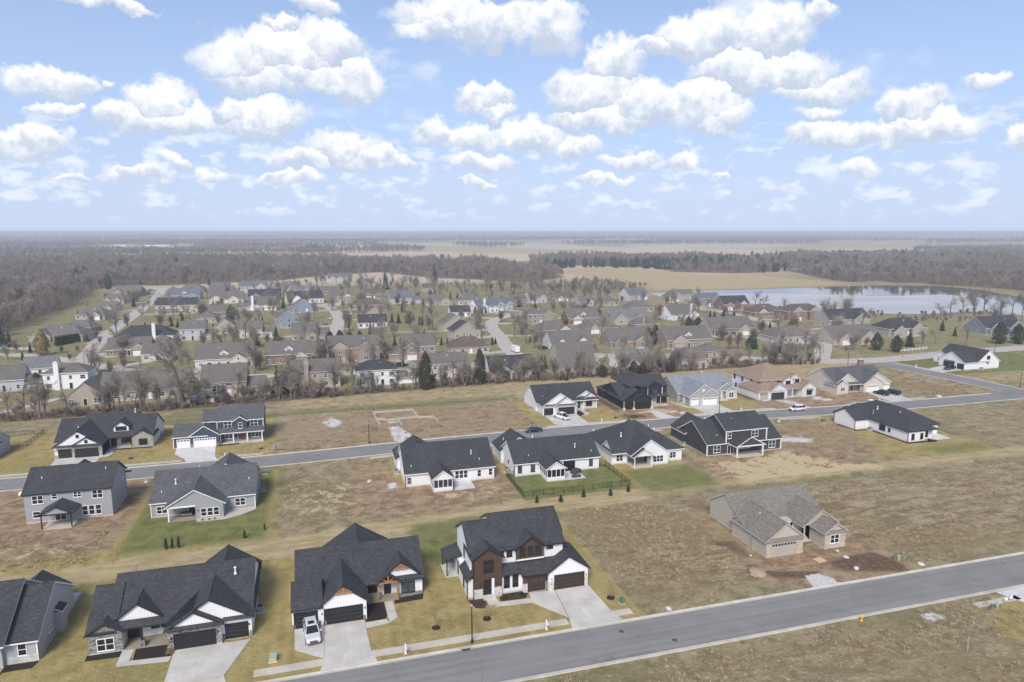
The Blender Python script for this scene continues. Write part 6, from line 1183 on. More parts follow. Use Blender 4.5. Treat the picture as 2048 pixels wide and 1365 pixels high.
# woods over the far country: a patchwork of belts thinning towards the horizon
far = []
def belt(x0, x1, y0, y1, sp, size=1.0): far.extend(fill(rect(x0, x1, y0, y1), sp, r3, size=size))
def farfield(x, y): return any(inside(x, y, f) for f in (FIELD1, FIELD2, FIELD3, FIELD4, FIELD5))
n = 0
while n < 70000:
    y = 1250*math.exp(r3.random()*math.log(13000/1250)); az = R(r3.uniform(-24, 56)); x = y*math.tan(az)
    f = mnoise.noise(Vector((x/1500+3, y/430+1.7, .5)))+.13*mnoise.noise(Vector((x/300, y/160, 4.2)))
    n += 1
    if f < .04 or farfield(x, y) or inside(x, y, W_LEFT): continue
    far.append((x, y, r3.uniform(.7, 1.05)*(1+y/14000)))
scatter('far_woodland', far, FW, 'distant bare woods fading across the farmland', 'wood', seed=5)
pine = []
for (x0, x1, y0, y1, k) in ((330, 640, 880, 1000, 260), (560, 900, 760, 1100, 140), (900, 1500, 900, 1300, 130), (-40, 60, 1900, 2100, 160), (-400, -150, 700, 1200, 25)):
    for _ in range(k): pine.append((r3.uniform(x0, x1), r3.uniform(y0, y1), r3.uniform(.7, 1.2)))
scatter('pine_belt', [p for p in pine if not inside(p[0], p[1], FIELD1)], FE, 'dark pine belts along the far field edges', 'pines', seed=6)
# brush along the tree line and shore
FB = [joined(bare_meshes(200+i, 3.2, 'twig', 3, spread=1.0, n0=13, trunk_frac=.05, multi=5, rmin=.022), 'brush', ['bark', mt]) for i, mt in enumerate(('twig', 'twig_red', 'twig_grey'))]
bp = []; TL = [(-110, 226), (-53, 226), (-25, 228), (10, 231), (56, 235), (102, 233), (131, 236), (170, 236), (200, 233)]
for a, b in zip(TL, TL[1:]):
    L_ = math.hypot(b[0]-a[0], b[1]-a[1])
    for _ in range(int(L_*1.9)):
        f = r3.random(); s = r3.random(); bp.append((a[0]+(b[0]-a[0])*f, a[1]+(b[1]-a[1])*f+r3.uniform(-3.5, 5.5), .25+1.15*s**3))
for _ in range(160): x = r3.uniform(285, 440); bp.append((x, 395+r3.uniform(-60, 10)+(340-x)*.55, r3.uniform(.5, 1.2)))
bp = [p for p in bp if not inside(p[0], p[1], LAKE)]
scatter('brush', bp, FB, 'tangled leafless brush under the tree line', 'brush', seed=8)
# dry clumps standing up from the rough ground
def tuft(seed):
    rr = random.Random(seed); m = MB()
    for _ in range(26):
        a = rr.uniform(0, 6.283); r = rr.random()**.5*.35; l = rr.uniform(.12, .42); t = rr.uniform(.1, .8); w = .022; x, y = math.cos(a)*r, math.sin(a)*r; dx, dy = math.cos(a+rr.uniform(-.8, .8))*l*t, math.sin(a)*l*t
        m.poly([(x-w*math.sin(a), y+w*math.cos(a), 0), (x+w*math.sin(a), y-w*math.cos(a), 0), (x+dx, y+dy, l)])
    return m
t = NT('dry_stalk'); oi = t.n('ShaderNodeObjectInfo').outputs['Random']; t.fin(t.mix(oi, (.24, .18, .10), (.50, .42, .29)), .95, 0, .1)
TU = [tuft(s).mesh('tuft', 'dry_stalk') for s in range(5)]; tp = []
for (x0, x1, y0, y1, k) in ((43.5, 66, 81.5, 119, 2600), (92, 160, 82, 118, 3600), (-5, 95, 40, 71.5, 7500), (-12, 60, 172.5, 210, 4200), (112, 140, 128, 158, 900), (-62, -38, 121, 136, 900), (190, 222, 173, 214, 1200), (160, 225, 100, 158, 2600), (-8, 15, 127, 159, 700)):
    for _ in range(k):
        x, y = r3.uniform(x0, x1), r3.uniform(y0, y1)
        if mnoise.noise(Vector((x/16, y/9, 2)))+.5*mnoise.noise(Vector((x/4, y/3, 7)))+r3.uniform(-.3, .3) > 0.08 and not (14 < x < 34 and 185 < y < 205): tp.append((x, y, r3.uniform(.5, 1.25)))
scatter('dry_grass', tp, TU, 'clumps of dry dormant grass over the vacant lots', 'grass', seed=9)

# ------------------------------------------------------------------ vehicles
def loft(m, secs, mi=0, caps=True):
    # secs: list of closed rings with equal point counts
    n = len(secs[0]); i = len(m.v)
    for s in secs: m.v += [tuple(p) for p in s]
    for a in range(len(secs)-1):
        for k in range(n):
            j = (k+1) % n; m.f.append((i+a*n+k, i+a*n+j, i+(a+1)*n+j, i+(a+1)*n+k)); m.mi.append(mi)
    if caps: m.f.append(tuple(i+k for k in range(n))[::-1]); m.mi.append(mi); m.f.append(tuple(i+(len(secs)-1)*n+k for k in range(n))); m.mi.append(mi)
CARS = dict(  # length, width, height, belt, hood, body stations (x, z top of body, half width factor), cabin (x0 base, x1 base, x0 roof, x1 roof)
 suv=(4.85, 1.95, 1.78, 1.08, [(-2.42, .62, .86), (-2.38, .92, .92), (-2.30, 1.08, .97), (-.2, 1.10, 1), (.95, 1.08, 1), (1.15, 1.04, 1), (2.15, .96, .96), (2.36, .80, .9), (2.42, .60, .84)], (-2.3, 1.05, -2.05, .25)),
 sedan=(4.7, 1.82, 1.44, .92, [(-2.35, .60, .84), (-2.28, .88, .92), (-1.5, .98, .98), (0, .95, 1), (1.0, .92, 1), (2.0, .80, .95), (2.27, .68, .9), (2.34, .52, .82)], (-1.75, 1.1, -.95, .25)),
 van=(5.1, 1.98, 1.75, 1.02, [(-2.55, .6, .88), (-2.5, .95, .94), (-2.4, 1.04, .98), (0, 1.04, 1), (1.5, 1.02, 1), (2.3, .88, .95), (2.5, .70, .9), (2.55, .52, .84)], (-2.42, 1.65, -2.2, .75)),
 pickup=(5.8, 2.0, 1.92, 1.18, [(-2.9, .7, .93), (-2.86, 1.12, .96), (-1.0, 1.15, 1), (1.35, 1.16, 1), (1.55, 1.12, 1), (2.65, 1.05, .96), (2.84, .9, .92), (2.9, .6, .88)], (-1.15, 1.45, -1.0, .6)))
def make_car(kind, pm):
    L_, W, Ht, belt, st, cab = CARS[kind]; hw = W/2; body = MB(); z0 = .30
    secs = []
    for x, zt, k in st:
        w = hw*k; secs.append([(x, -w*.92, z0), (x, w*.92, z0), (x, w, z0+.2), (x, w*1.0, zt*.72+.1), (x, w*.94, zt-.06), (x, w*.82, zt), (x, -w*.82, zt), (x, -w*.94, zt-.06), (x, -w, zt*.72+.1), (x, -w, z0+.2)])
    loft(body, secs)
    x0, x1, r0, r1 = cab; zb = belt-.02; zr = Ht-.06; a = hw*.93; b = hw*.74
    base = [(x0, -a, zb), (x1, -a*.95, zb), (x1, a*.95, zb), (x0, a, zb)]; top = [(r0, -b, zr), (r1, -b*.98, zr), (r1, b*.98, zr), (r0, b, zr)]
    g = MB(); loft(g, [base, top], caps=False)
    roof = MB(); mid = [((p[0]*.94+.06*(r0+r1)/2), p[1]*.9, Ht) for p in top]; loft(roof, [[(p[0], p[1]*1.02, p[2]-.03) for p in top], mid])
    pil = MB()
    for p, q in zip(base, top): pil.tube(p, q, .055, .05, 5)
    for f in (.5,) if kind != 'van' else (.38, .7):
        for sg in (-1, 1): pil.tube((x0+(x1-x0)*f, sg*a*1.0, zb), (r0+(r1-r0)*f, sg*b*1.0, zr), .05, .05, 4)
    parts = [('body', body.mesh('body', pm, False)), ('cabin_glass', g.mesh('cabin_glass', 'glass')), ('roof_panel', roof.mesh('roof_panel', pm)), ('pillar_frame', pil.mesh('pillar_frame', pm))]
    for o in range(0): pass
    for sg in (-1, 1):
        m = MB(); m.box(L_/2-.2, L_/2-.015, sg*hw*.72-.17, sg*hw*.72+.17, .66, .82); parts.append(('headlight', m.mesh('headlight', 'lamp_white')))
        m = MB(); m.box(-L_/2+.0, -L_/2+.1, sg*hw*.76-.1, sg*hw*.76+.1, .75, 1.0); parts.append(('tail_light', m.mesh('tail_light', 'lamp_red')))
        m = MB(); m.box(x1-.42, x1-.22, sg*hw*1.14-.1, sg*hw*1.14+.1, zb-.02, zb+.16); m.box(x1-.36, x1-.3, min(sg*hw*.9, sg*hw*1.1), max(sg*hw*.9, sg*hw*1.1), zb, zb+.05); parts.append(('mirror', m.mesh('mirror', pm)))
    m = MB(); m.box(L_/2-.06, L_/2+.02, -hw*.5, hw*.5, .5, .74); parts.append(('grille', m.mesh('grille', 'metal_dark'))); m = MB(); m.box(-L_/2-.02, -L_/2+.1, -hw*.8, hw*.8, .36, .52); m.box(L_/2-.1, L_/2+.03, -hw*.85, hw*.85, .34, .48); parts.append(('bumper', m.mesh('bumper', 'metal_dark')))
    if kind == 'pickup': m = MB(); m.box(-2.78, -1.12, -.82, .82, .75, 1.17); parts.append(('bed_cover', m.mesh('bed_cover', 'trim_black')))
    if kind == 'suv': m = MB(); m.box(-.9, -.1, -.4, .4, Ht-.02, Ht+.005); parts.append(('sunroof', m.mesh('sunroof', 'glass')))
    r = .36 if kind != 'pickup' else .41
    ty = MB(); ty.v = []; prof = [(r*.62, -.11), (r*.95, -.115), (r, -.07), (r, .07), (r*.95, .115), (r*.62, .11)]; ty.lathe(prof, 18); ty.v = [(x, z, y) for x, y, z in ty.v]
    rm = MB(); rm.lathe([(.04, -.125), (r*.62, -.112), (r*.62, .112), (.04, .125)], 14); rm.v = [(x, z, y) for x, y, z in rm.v]
    return parts, ty.mesh('wheel', 'tyre', True), rm.mesh('rim', 'rim'), r, L_*.31, hw*.90
def car(kind, pm, x, y, deg, label, name='car'):
    parts, ty, rm, r, wb, tr = cached(('car', kind, pm), lambda: make_car(kind, pm)); e = tag(empty(name, x, y, .05, R(deg)), label, {'pickup': 'pickup', 'van': 'minivan'}.get(kind, 'car'))
    for n, me in parts: link(n, me, e)
    for sx in (-1, 1):
        for sy in (-1, 1): w = link('wheel', ty, e, (sx*wb, sy*tr, r)); link('rim', rm, w)
    return e
car('suv', 'paint_silver', -2.45, 88.9, -84, 'silver suv parked on the driveway of the timber porch house')
car('sedan', 'paint_navy', 55.6, 171.4, 180, 'dark navy sedan parked at the kerb beyond the fenced white ranch')
car('pickup', 'paint_white', 67.6, 182.0, 112, 'white pickup with black bed cover on the driveway of the twin gable house', 'pickup_truck')
car('van', 'paint_white', 139.9, 170.6, 182, 'white minivan parked in front of the unfinished tan roofed house', 'minivan')
car('suv', 'paint_black', 180.9, 180.2, 108, 'black suv left on the driveway of the cream house beside the lawn', 'car')
car('van', 'paint_black', 185.3, 180.0, 100, 'black van on the driveway of the cream house at its outer edge', 'car')
car('pickup', 'paint_black', 240.6, 207.2, 195, 'black pickup outside the corner house side garage', 'pickup_truck')
car('suv', 'paint_black', 100.6, 296.0, 22, 'black car in front of the white house with arched window'); car('suv', 'paint_black', 32.5, 273.5, 8, 'dark suv parked by the white hip roofed pool house')
car('sedan', 'paint_grey', 5.0, 412, 80, 'grey car at the kerb of the cul de sac by the blue gable house'); car('sedan', 'paint_white', 8.6, 438, 84, 'white car further along the cul de sac kerb'); car('van', 'paint_white', -131.0, 655, 100, 'white van on the street beside the wood')
car('sedan', 'paint_red', -146, 700, 20, 'dark red car at the end of the wood street'); car('suv', 'paint_white', 20.5, 460, 160, 'white suv near the turning circle of the cul de sac'); car('suv', 'paint_white', 148, 398, 150, 'white suv on the drive of the brick two storey house')
car('pickup', 'paint_white', -57.5, 157.0, 175, 'white pickup at the kerb behind the grey two storey house', 'pickup_truck')
e = tag(empty('delivery_van', 86.2, 293.5, .05, R(95)), 'white boxy delivery van driving down the curving concrete street', 'van')
m = MB(); loft(m, [[(x, -w, .45), (x, w, .45), (x, w, z-.1), (x, w*.9, z), (x, -w*.9, z), (x, -w, z-.1)] for x, w, z in ((-3.1, 1.1, 2.95), (1.6, 1.1, 2.95), (2.2, 1.08, 2.75))]); loft(m, [[(x, -w, .45), (x, w, .45), (x, w, z-.1), (x, w*.9, z), (x, -w*.9, z), (x, -w, z-.1)] for x, w, z in ((2.15, 1.06, 1.5), (3.0, .98, 1.3))]); m.build('body', 'paint_white', e)
m = MB(); m.poly([(2.23, -.95, 1.55), (2.23, .95, 1.55), (2.21, .9, 2.6), (2.21, -.9, 2.6)]); m.build('windscreen', 'glass', e)
_, ty, rm, r, _, _ = cached(('car', 'pickup', 'paint_white'), None)
for sx in (-2, 2):
    for sy in (-1, 1): w = link('wheel', ty, e, (sx, sy, r)); link('rim', rm, w)

# ------------------------------------------------------------------ street furniture
def street_lamp(x, y, hh, label, rz=0):
    e = tag(empty('street_lamp', x, y, 0, rz), label, 'street lamp')
    m = MB(); m.lathe([(.16, 0), (.16, .5), (.09, .6), (.07, hh-.5), (.055, hh-.4)], 8); m.build('pole', 'metal_black', e)
    m = MB(); m.lathe([(.07, hh-.42), (.10, hh-.36), (.17, hh-.05), (.17, hh-.02)], 8); m.build('lantern', 'lamp_white', e); m = MB(); m.lathe([(.24, hh-.02), (.2, hh+.08), (.06, hh+.2), (.02, hh+.3)], 8); m.build('cap', 'metal_black', e)
street_lamp(18.0, 81.5, 5.7, 'black street lamp on the verge in front of the brown clad house'); street_lamp(11.7, 173.6, 5.7, 'black street lamp beside the vacant lot with the footings'); street_lamp(114.6, 173.4, 6.0, 'black street lamp at the driveway of the blue grey roofed house')
street_lamp(209.9, 227.4, 6.0, 'black street lamp near the brick monument'); street_lamp(236.2, 175.4, 6.0, 'black street lamp on the rough corner below the corner house'); street_lamp(292.5, 230.5, 6.0, 'black street lamp beside the wide road behind the corner house'); street_lamp(-92, 312, 5.5, 'black street lamp on the lawn by the older road fork')
def mailbox(x, y, label, rz=0):
    e = tag(empty('mailbox', x, y, 0, rz), label, 'mailbox'); m = MB(); m.box(-.07, .07, -.07, .07, 0, 1.25); m.box(-.09, .09, -.09, .09, 1.25, 1.32); m.tube((0, 0, 1.32), (0, 0, 1.5), .08, .01, 4); m.box(-.13, .13, -.13, .13, 0, .25); m.build('post', 'pvc_white', e)
    m = MB(); m.box(-.06, .06, -.55, .1, .85, .95); m.tube((0, -.05, .5), (0, -.45, .88), .045, .045, 4); m.build('arm', 'pvc_white', e)
    m = MB(); sec = [(-.12, .95), (.12, .95), (.12, 1.1), (.07, 1.18), (-.07, 1.18), (-.12, 1.1)]; loft(m, [[(a, -.6, z) for a, z in sec], [(a, -.1, z) for a, z in sec]]); m.build('box', 'paint_white', e)
for x, y, lab, rz in ((9.2, 81.6, 'white mailbox on the verge by the timber porch house', 0), (28.5, 81.7, 'white mailbox on the verge by the brown clad house', 0), (-20.8, 81.7, 'white mailbox near the dark stone house driveway', 0), (53.0, 164.3, 'white mailbox in front of the fenced white ranch', R(180)), (70.6, 164.9, 'white mailbox in front of the white posted patio house', R(180)),
                      (77.0, 174.6, 'white mailbox beside the white pickup driveway', 0), (122.6, 174.2, 'white mailbox by the blue grey roofed house', 0), (171.9, 171.9, 'white mailbox by the cream house walk', 0), (230.2, 213.4, 'white mailbox at the corner lot lawn', R(90)), (-22.6, 171.0, 'white mailbox by the navy house driveway', 0), (-98, 312, 'white mailbox at the older road fork', 0), (-78, 304, 'white mailbox by the brown brick ranch', 0)): mailbox(x, y, lab, rz)
def box_thing(name, cat, label, x, y, w, d, hh, mat, lid=None, rz=0):
    e = tag(empty(name, x, y, 0, rz), label, cat); m = MB(); m.box(-w/2, w/2, -d/2, d/2, .08, hh); m.build('cabinet', mat, e); m = MB(); m.box(-w/2-.1, w/2+.1, -d/2-.1, d/2+.1, 0, .09); m.build('pad', 'concrete', e)
    m = MB(); m.box(-w/2-.03, w/2+.03, -d/2-.03, d/2+.03, hh, hh+.07); m.build('lid', lid or mat, e); return e
e = box_thing('transformer_box', 'transformer', 'pale green utility box on the lawn beside the silver suv driveway', -7.2, 84.8, .85, .8, .75, 'plastic_pale_green'); m = MB(); m.box(-.25, .25, -.43, -.41, .25, .5); m.build('warning_plate', 'hydrant_yellow', e)
box_thing('transformer_box', 'transformer', 'dark green utility box beside the staked tree at the vacant lot', 41.4, 85.0, .6, .6, .8, 'plastic_green'); box_thing('transformer_box', 'transformer', 'green utility box by the kerb near the vacant lot of stubble', 138.5, 157.5, 1.1, .9, .8, 'plastic_green')
box_thing('transformer_box', 'transformer', 'grey utility box at the edge of the navy house lawn', -11.9, 176.2, .8, .6, .7, 'metal_grey'); box_thing('transformer_box', 'transformer', 'dark green utility box behind the grey ranch near the street', -12.6, 157.2, 1.2, .8, .6, 'plastic_green')
def pedestal(x, y, label, mat): e = tag(empty('cable_pedestal', x, y), label, 'pedestal'); m = MB(); m.lathe([(.2, 0), (.2, .75), (.17, .85), (.05, .9)], 10); m.build('shell', mat, e); m = MB(); m.lathe([(.22, .55), (.22, .6)], 10); m.build('collar', mat, e)
pedestal(90.7, 84.7, 'dark green cable pedestal beside the churned dirt', 'plastic_green'); pedestal(91.4, 84.5, 'pale green cable pedestal beside the churned dirt', 'plastic_pale_green'); pedestal(92.0, 68.6, 'dark green cable pedestal across the street from the unfinished house', 'plastic_green'); pedestal(93.2, 68.7, 'pale green cable pedestal across the street from the unfinished house', 'plastic_pale_green')
e = tag(empty('fire_hydrant', 71.7, 71.4), 'yellow fire hydrant on the grass beside the kerb', 'hydrant'); m = MB(); m.lathe([(.2, 0), (.2, .08), (.13, .1), (.13, .55), (.17, .58), (.17, .64), (.13, .68), (.09, .8), (.04, .85)], 12); m.build('barrel', 'hydrant_yellow', e, smooth=True)
for a in (0, 2.1, 4.2): m = MB(); m.tube((.1*math.cos(a), .1*math.sin(a), .45), (.24*math.cos(a), .24*math.sin(a), .45), .06, .06, 8); m.build('outlet', 'hydrant_yellow', e)
def staked(x, y, hh, label, stakes=2):
    e = tag(empty('young_tree', x, y), label, 'tree'); segs = grow(random.Random(int(x*7)), hh, .6, 3, n0=7, trunk_frac=.35, rmin=.012); m = MB(); c = MB()
    for a, b, r0, r1, lv in segs: (m if lv == 0 else c).tube(a, b, r0*.5, r1*.5, 4, cap=False)
    m.build('trunk', 'bark', e); c.build('crown', 'twig', e); m = MB(); m.lathe([(.62, 0), (.55, .1), (.1, .14)], 14); m.build('mulch_ring', 'mulch', e)
    for k in range(stakes): s_ = (-1, 1)[k]; m = MB(); m.tube((s_*.45, 0, 0), (s_*.45, 0, 1.5), .025, .025, 4); m.build('stake', 'metal_black', e)
staked(21.3, 86.5, 3.2, 'staked sapling in a mulch ring on the brown clad house lawn'); staked(14.0, 86.3, 2.6, 'thin sapling in a mulch ring between the timber and brown houses', 0); staked(40.4, 86.8, 3.6, 'staked sapling by the driveway edge next to the vacant lot'); staked(-14.8, 176.8, 2.6, 'thin sapling on the navy house lawn', 0); staked(-44.5, 177.5, 2.4, 'thin sapling on the lawn by the pale stone bay', 0); staked(83.2, 178.6, 2.4, 'thin sapling on the lawn by the white pickup house', 0)
def ac(x, y, label): e = tag(empty('air_conditioner', x, y), label, 'air conditioner'); m = MB(); m.box(-.45, .45, -.45, .45, .1, .9); m.build('casing', 'metal_grey', e); m = MB(); m.lathe([(.38, .9), (.38, .94), (.05, .95)], 14); m.build('fan_grille', 'metal_black', e); m = MB(); m.box(-.6, .6, -.6, .6, 0, .1); m.build('pad', 'concrete', e)
for x, y, lab in ((-9.6, 97.4, 'grey air conditioner beside the dark stone house'), (-12.5, 146.2, 'grey air conditioner beside the grey ranch'), (15.9, 149.2, 'grey air conditioner beside the screened porch ranch'), (88.9, 149.9, 'grey air conditioner beside the dark grey two storey house'), (40.1, 143.4, 'grey air conditioner by the fenced white ranch'), (145.0, 147.2, 'grey air conditioner in the corner of the black windowed house'), (62.0, 193.8, 'dark air conditioner beside the white pickup house'), (110.2, 188.2, 'pale air conditioner beside the blue grey roofed house'), (252.4, 203.4, 'dark air conditioner by the corner house side wall')): ac(x, y, lab)
# black metal fence round the white ranch yard
def fence_run(e, pts, hh=1.3, step=2.1, mat='metal_black', pick=.13):
    for a, b in zip(pts, pts[1:]):
        a = Vector((*a, 0)); b = Vector((*b, 0)); L_ = (b-a).length; n = max(1, round(L_/step)); d = (b-a)/n; u = d.normalized()
        for i in range(n+1):
            if i == n and b != Vector((*pts[-1], 0)): continue
            p = a+d*i; m = MB(); m.box(p.x-.035, p.x+.035, p.y-.035, p.y+.035, 0, hh+.08); m.box(p.x-.045, p.x+.045, p.y-.045, p.y+.045, hh+.08, hh+.12); m.build('fence_post', mat, e)
        for i in range(n):
            p = a+d*i; q = a+d*(i+1); m = MB()
            for z in (.2, hh-.2, hh-.03): m.tube(p+Vector((0, 0, z)), q+Vector((0, 0, z)), .018, .018, 4)
            k = int((q-p).length/pick)
            for j in range(1, k): c = p+(q-p)*(j/k); m.tube(c+Vector((0, 0, .1)), c+Vector((0, 0, hh)), .009, .009, 3, cap=False)
            m.build('picket_panel', mat, e)
e = tag(empty('metal_fence', 51, 134), 'black metal picket fence enclosing the green yard of the white ranch', 'fence'); 
def shift(pts, e): return [(x-e.location.x, y-e.location.y) for x, y in pts]
fence_run(e, shift([(40.8, 140.2), (39.2, 140.4), (39.3, 127.6), (63.4, 127.8), (63.2, 140.6), (61.3, 140.6)], e))
e = tag(empty('metal_fence', -75, 200), 'black metal fence of the lawn left of the stone bay house', 'fence'); fence_run(e, shift([(-78.2, 195.8), (-72.2, 195.2), (-72.1, 206.5), (-100, 206.6)], e), step=2.4, pick=.16)
e = tag(empty('metal_fence', -40, 200), 'black metal fence between the stone bay house and the navy house', 'fence'); fence_run(e, shift([(-41.3, 195.3), (-36, 195.1)], e), step=2.0); 
def rail_fence(pts, label):
    e = tag(empty('rail_fence', pts[0][0], pts[0][1]), label, 'fence'); pts = shift(pts, e)
    for a, b in zip(pts, pts[1:]):
        a = Vector((*a, 0)); b = Vector((*b, 0)); n = max(1, round((b-a).length/2.6))
        for i in range(n+1): p = a.lerp(b, i/n); m = MB(); m.box(p.x-.09, p.x+.09, p.y-.09, p.y+.09, 0, 1.3); m.build('fence_post', 'pvc_white', e)
        for z in (.45, .95): m = MB(); m.tube(a+Vector((0, 0, z)), b+Vector((0, 0, z)), .09, .09, 4); m.build('rail', 'pvc_white', e)
rail_fence([(255, 245), (272, 247)], 'white two rail fence beside the wide concrete road'); rail_fence([(-160, 372), (-122, 358)], 'white rail fence along the older road near the wood'); rail_fence([(-110, 262), (-96, 248)], 'white plank fence by the pale grey house')
# brick monument, stop signs
e = tag(empty('entrance_monument', 212.6, 223.5), 'brick entrance pillar beside the side street junction', 'monument'); m = MB(); m.box(-1.2, 1.2, -.5, .5, 0, 2.5); m.build('pillar', 'brick_red', e); m = MB(); m.box(-1.35, 1.35, -.65, .65, 2.5, 2.7); m.build('cap', 'concrete', e)
def stop_sign(x, y, label, rz=0):
    e = tag(empty('stop_sign', x, y, 0, rz), label, 'sign'); m = MB(); m.tube((0, 0, 0), (0, 0, 2.1), .035, .035, 5); m.build('post', 'metal_grey', e); m = MB(); i = 8
    r = [(.38*math.cos(R(22.5+45*k)), .38*math.sin(R(22.5+45*k))) for k in range(8)]; loft(m, [[(a, -.05, 2.35+b) for a, b in r], [(a, -.03, 2.35+b) for a, b in r]]); m.build('sign_plate', 'red_paint', e)
    c = bpy.data.curves.new('sign_text', 'FONT'); c.body = 'STOP'; c.size = .26; c.align_x = 'CENTER'; c.align_y = 'CENTER'; c.extrude = .002; tmp = bpy.data.objects.new('lettering', c); me = bpy.data.meshes.new_from_object(tmp); o = bpy.data.objects.new('lettering', me); col.objects.link(o); o.parent = e; o.location = (0, -.056, 2.35); o.rotation_euler = (R(90), 0, 0); me.materials.clear(); me.materials.append(MATS['trim_white'])
stop_sign(219.6, 162.0, 'red stop sign at the corner of the middle and side streets', R(-20)); stop_sign(234.6, 224.5, 'red stop sign where the side street meets the wide road', R(10))
# inlet, covers
e = tag(empty('storm_inlet', 16.9, 80.5, 0), 'dark storm drain inlet in the kerb by the street lamp', 'drain'); m = MB(); m.box(-.7, .7, -.2, .35, .0, .16); m.build('hood', 'concrete_old', e); m = MB(); m.box(-.6, .6, -.23, -.2, .02, .12); m.build('opening_shade', 'metal_black', e); m = MB(); m.box(-.5, .5, -.55, -.24, .012, .05); m.build('grate', 'metal_dark', e)  # inlet mouth is a black strip on the hood, painted as its shade
for x, y, lab in ((44.2, 74.6, 'round iron manhole cover in the near street'), (38.2, 78.4, 'small round valve cover in the near street'), (-1, 167.2, 'round iron manhole cover in the middle street')):
    e = tag(empty('manhole_cover', x, y), lab, 'manhole cover'); m = MB(); m.lathe([(.36, .0), (.36, .02), (.3, .022)], 18); m.build('lid', 'metal_dark', e); m = MB(); m.lathe([(.42, .0), (.42, .017)], 18); m.build('ring', 'asphalt', e)
# shrubs in beds
def shrub(x, y, r, label, mat='arborvitae'):
    rr = random.Random(int(x*31+y*7)); e = tag(empty('shrub', x, y), label, 'shrub'); m = MB()
    def pf(q): a = q.uniform(0, 6.283); t = q.uniform(0, 1.5); n = Vector((math.cos(a)*math.sin(t), math.sin(a)*math.sin(t), math.cos(t))); return n*r*(1-.4*q.random()**2)+Vector((0, 0, .05)), n
    leaf_cloud(rr, pf, 260, r*.16, m); m.build('foliage', mat, e); m = MB(); m.tube((0, 0, 0), (0, 0, r*.6), .03, .02, 5); m.build('stem', 'bark', e)
shrub(25.2, 90.9, .42, 'round green shrub in the brown mulch by the entry walk'); shrub(27.9, 91.2, .45, 'round green shrub in the brown mulch by the garage'); shrub(26.6, 91.6, .3, 'small green shrub between two round ones in the brown mulch'); shrub(-20.2, 90.2, .6, 'rusty ornamental grass at the corner of the dark stone garage', 'golden'); shrub(-20.3, 91.3, .5, 'tan feathery grass clump beside the dark stone garage wall', 'golden')
for x in (-22.4, -21.2, -20.2): shrub(x, 133.7, .28, 'tiny dark shrub in the pebble bed along the grey ranch', 'cedar'); bpy.context.view_layer.objects
for o in [o for o in col.objects if o.get('label', '').startswith('tiny dark shrub')]: o['group'] = 'tiny shrubs in the pebble bed'
# patio furniture
e = tag(empty('garden_sofa', 54.0, 135.6), 'outdoor sofa with red cushions on the patio of the fenced ranch', 'sofa'); m = MB(); m.box(-.95, .95, -.4, .4, 0, .38); m.box(-.95, .95, -.4, -.25, .38, .8); m.box(-.95, -.8, -.4, .4, .38, .6); m.box(.8, .95, -.4, .4, .38, .6); m.build('frame', 'metal_dark', e)
for a in (-.52, .0, .52): m = MB(); m.box(a-.25, a+.25, -.24, .36, .38, .52); m.build('cushion', 'cushion_red', e)
e = tag(empty('patio_grill', 55.0, 138.2, 0, R(20)), 'covered dark patio grill and furniture heap near the black sliding door', 'grill'); m = MB(); loft(m, [[(x, -.8*k, 0), (x, .8*k, 0), (x, .75*k, .8*k), (x, .4*k, 1.15*k), (x, -.4*k, 1.15*k), (x, -.75*k, .8*k)] for x, k in ((-1.3, .7), (-.8, 1), (.4, .95), (1.2, .7))]); m.build('cover', 'fabric_dark', e); m = MB(); m.box(-.9, .9, -.7, .7, 0, .1); m.build('foot', 'metal_dark', e)
e = tag(empty('patio_set', -25.6, 136.6), 'grey cushioned seating under the covered patio of the grey ranch', 'sofa'); m = MB(); m.box(-1.1, 1.1, -.4, .45, 0, .4); m.box(-1.1, 1.1, .25, .45, .4, .85); m.build('frame', 'fabric_dark', e)
for a in (-.5, .5): m = MB(); m.box(a-.45, a+.45, -.36, .24, .4, .56); m.build('cushion', 'fabric_grey', e)
e = tag(empty('sun_loungers', 152.8, 134.4), 'dark garden seats beside the black windowed house patio', 'seat'); m = MB(); m.box(-1.3, -.2, -.35, .35, .05, .45); m.box(.1, 1.2, -.35, .35, .05, .35); m.box(-1.3, -1.1, -.35, .35, .45, .85); m.build('frame', 'metal_black', e); m = MB(); m.box(-1.1, -.2, -.3, .3, .45, .52); m.build('cushion', 'fabric_dark', e)
# building site bits
def lumber(x, y, n, L_, rz, label, mat='lumber', w=.28):
    e = tag(empty('lumber_stack', x, y, 0, R(rz)), label, 'lumber'); rr = random.Random(int(x*9))
    for i in range(n):
        m = MB(); o = rr.uniform(-.15, .15); m.box(-L_/2+o, L_/2+o, (i % 3)*w-.4, (i % 3)*w-.4+w*.88, (i//3)*.1, (i//3)*.1+.09); m.build('plank', mat, e)
lumber(94.6, 181.6, 6, 4.6, 3, 'short lumber stack in front of the black garage door'); lumber(100.0, 181.2, 4, 5.6, 98, 'long pale boards lying beside the black house entry'); lumber(101.3, 181.0, 4, 5.4, 95, 'second run of long boards beside the black house entry'); lumber(102.8, 182.0, 3, 2.6, 80, 'short orange boards by the black house entry', 'osb', .5)
def sheets(x, y, w, d, n, label, mat, rz=0, name='sheet_stack'):
    e = tag(empty(name, x, y, 0, R(rz)), label, 'pallet'); rr = random.Random(int(x))
    for i in range(n): m = MB(); a = rr.uniform(-.08, .08); m.box(-w/2+a, w/2+a, -d/2, d/2, .1+i*.1, .19+i*.1); m.build('sheet', mat, e)
    m = MB(); m.box(-w/2+.1, w/2-.1, -d/2+.1, d/2-.1, 0, .1); m.build('bearer', 'lumber', e)
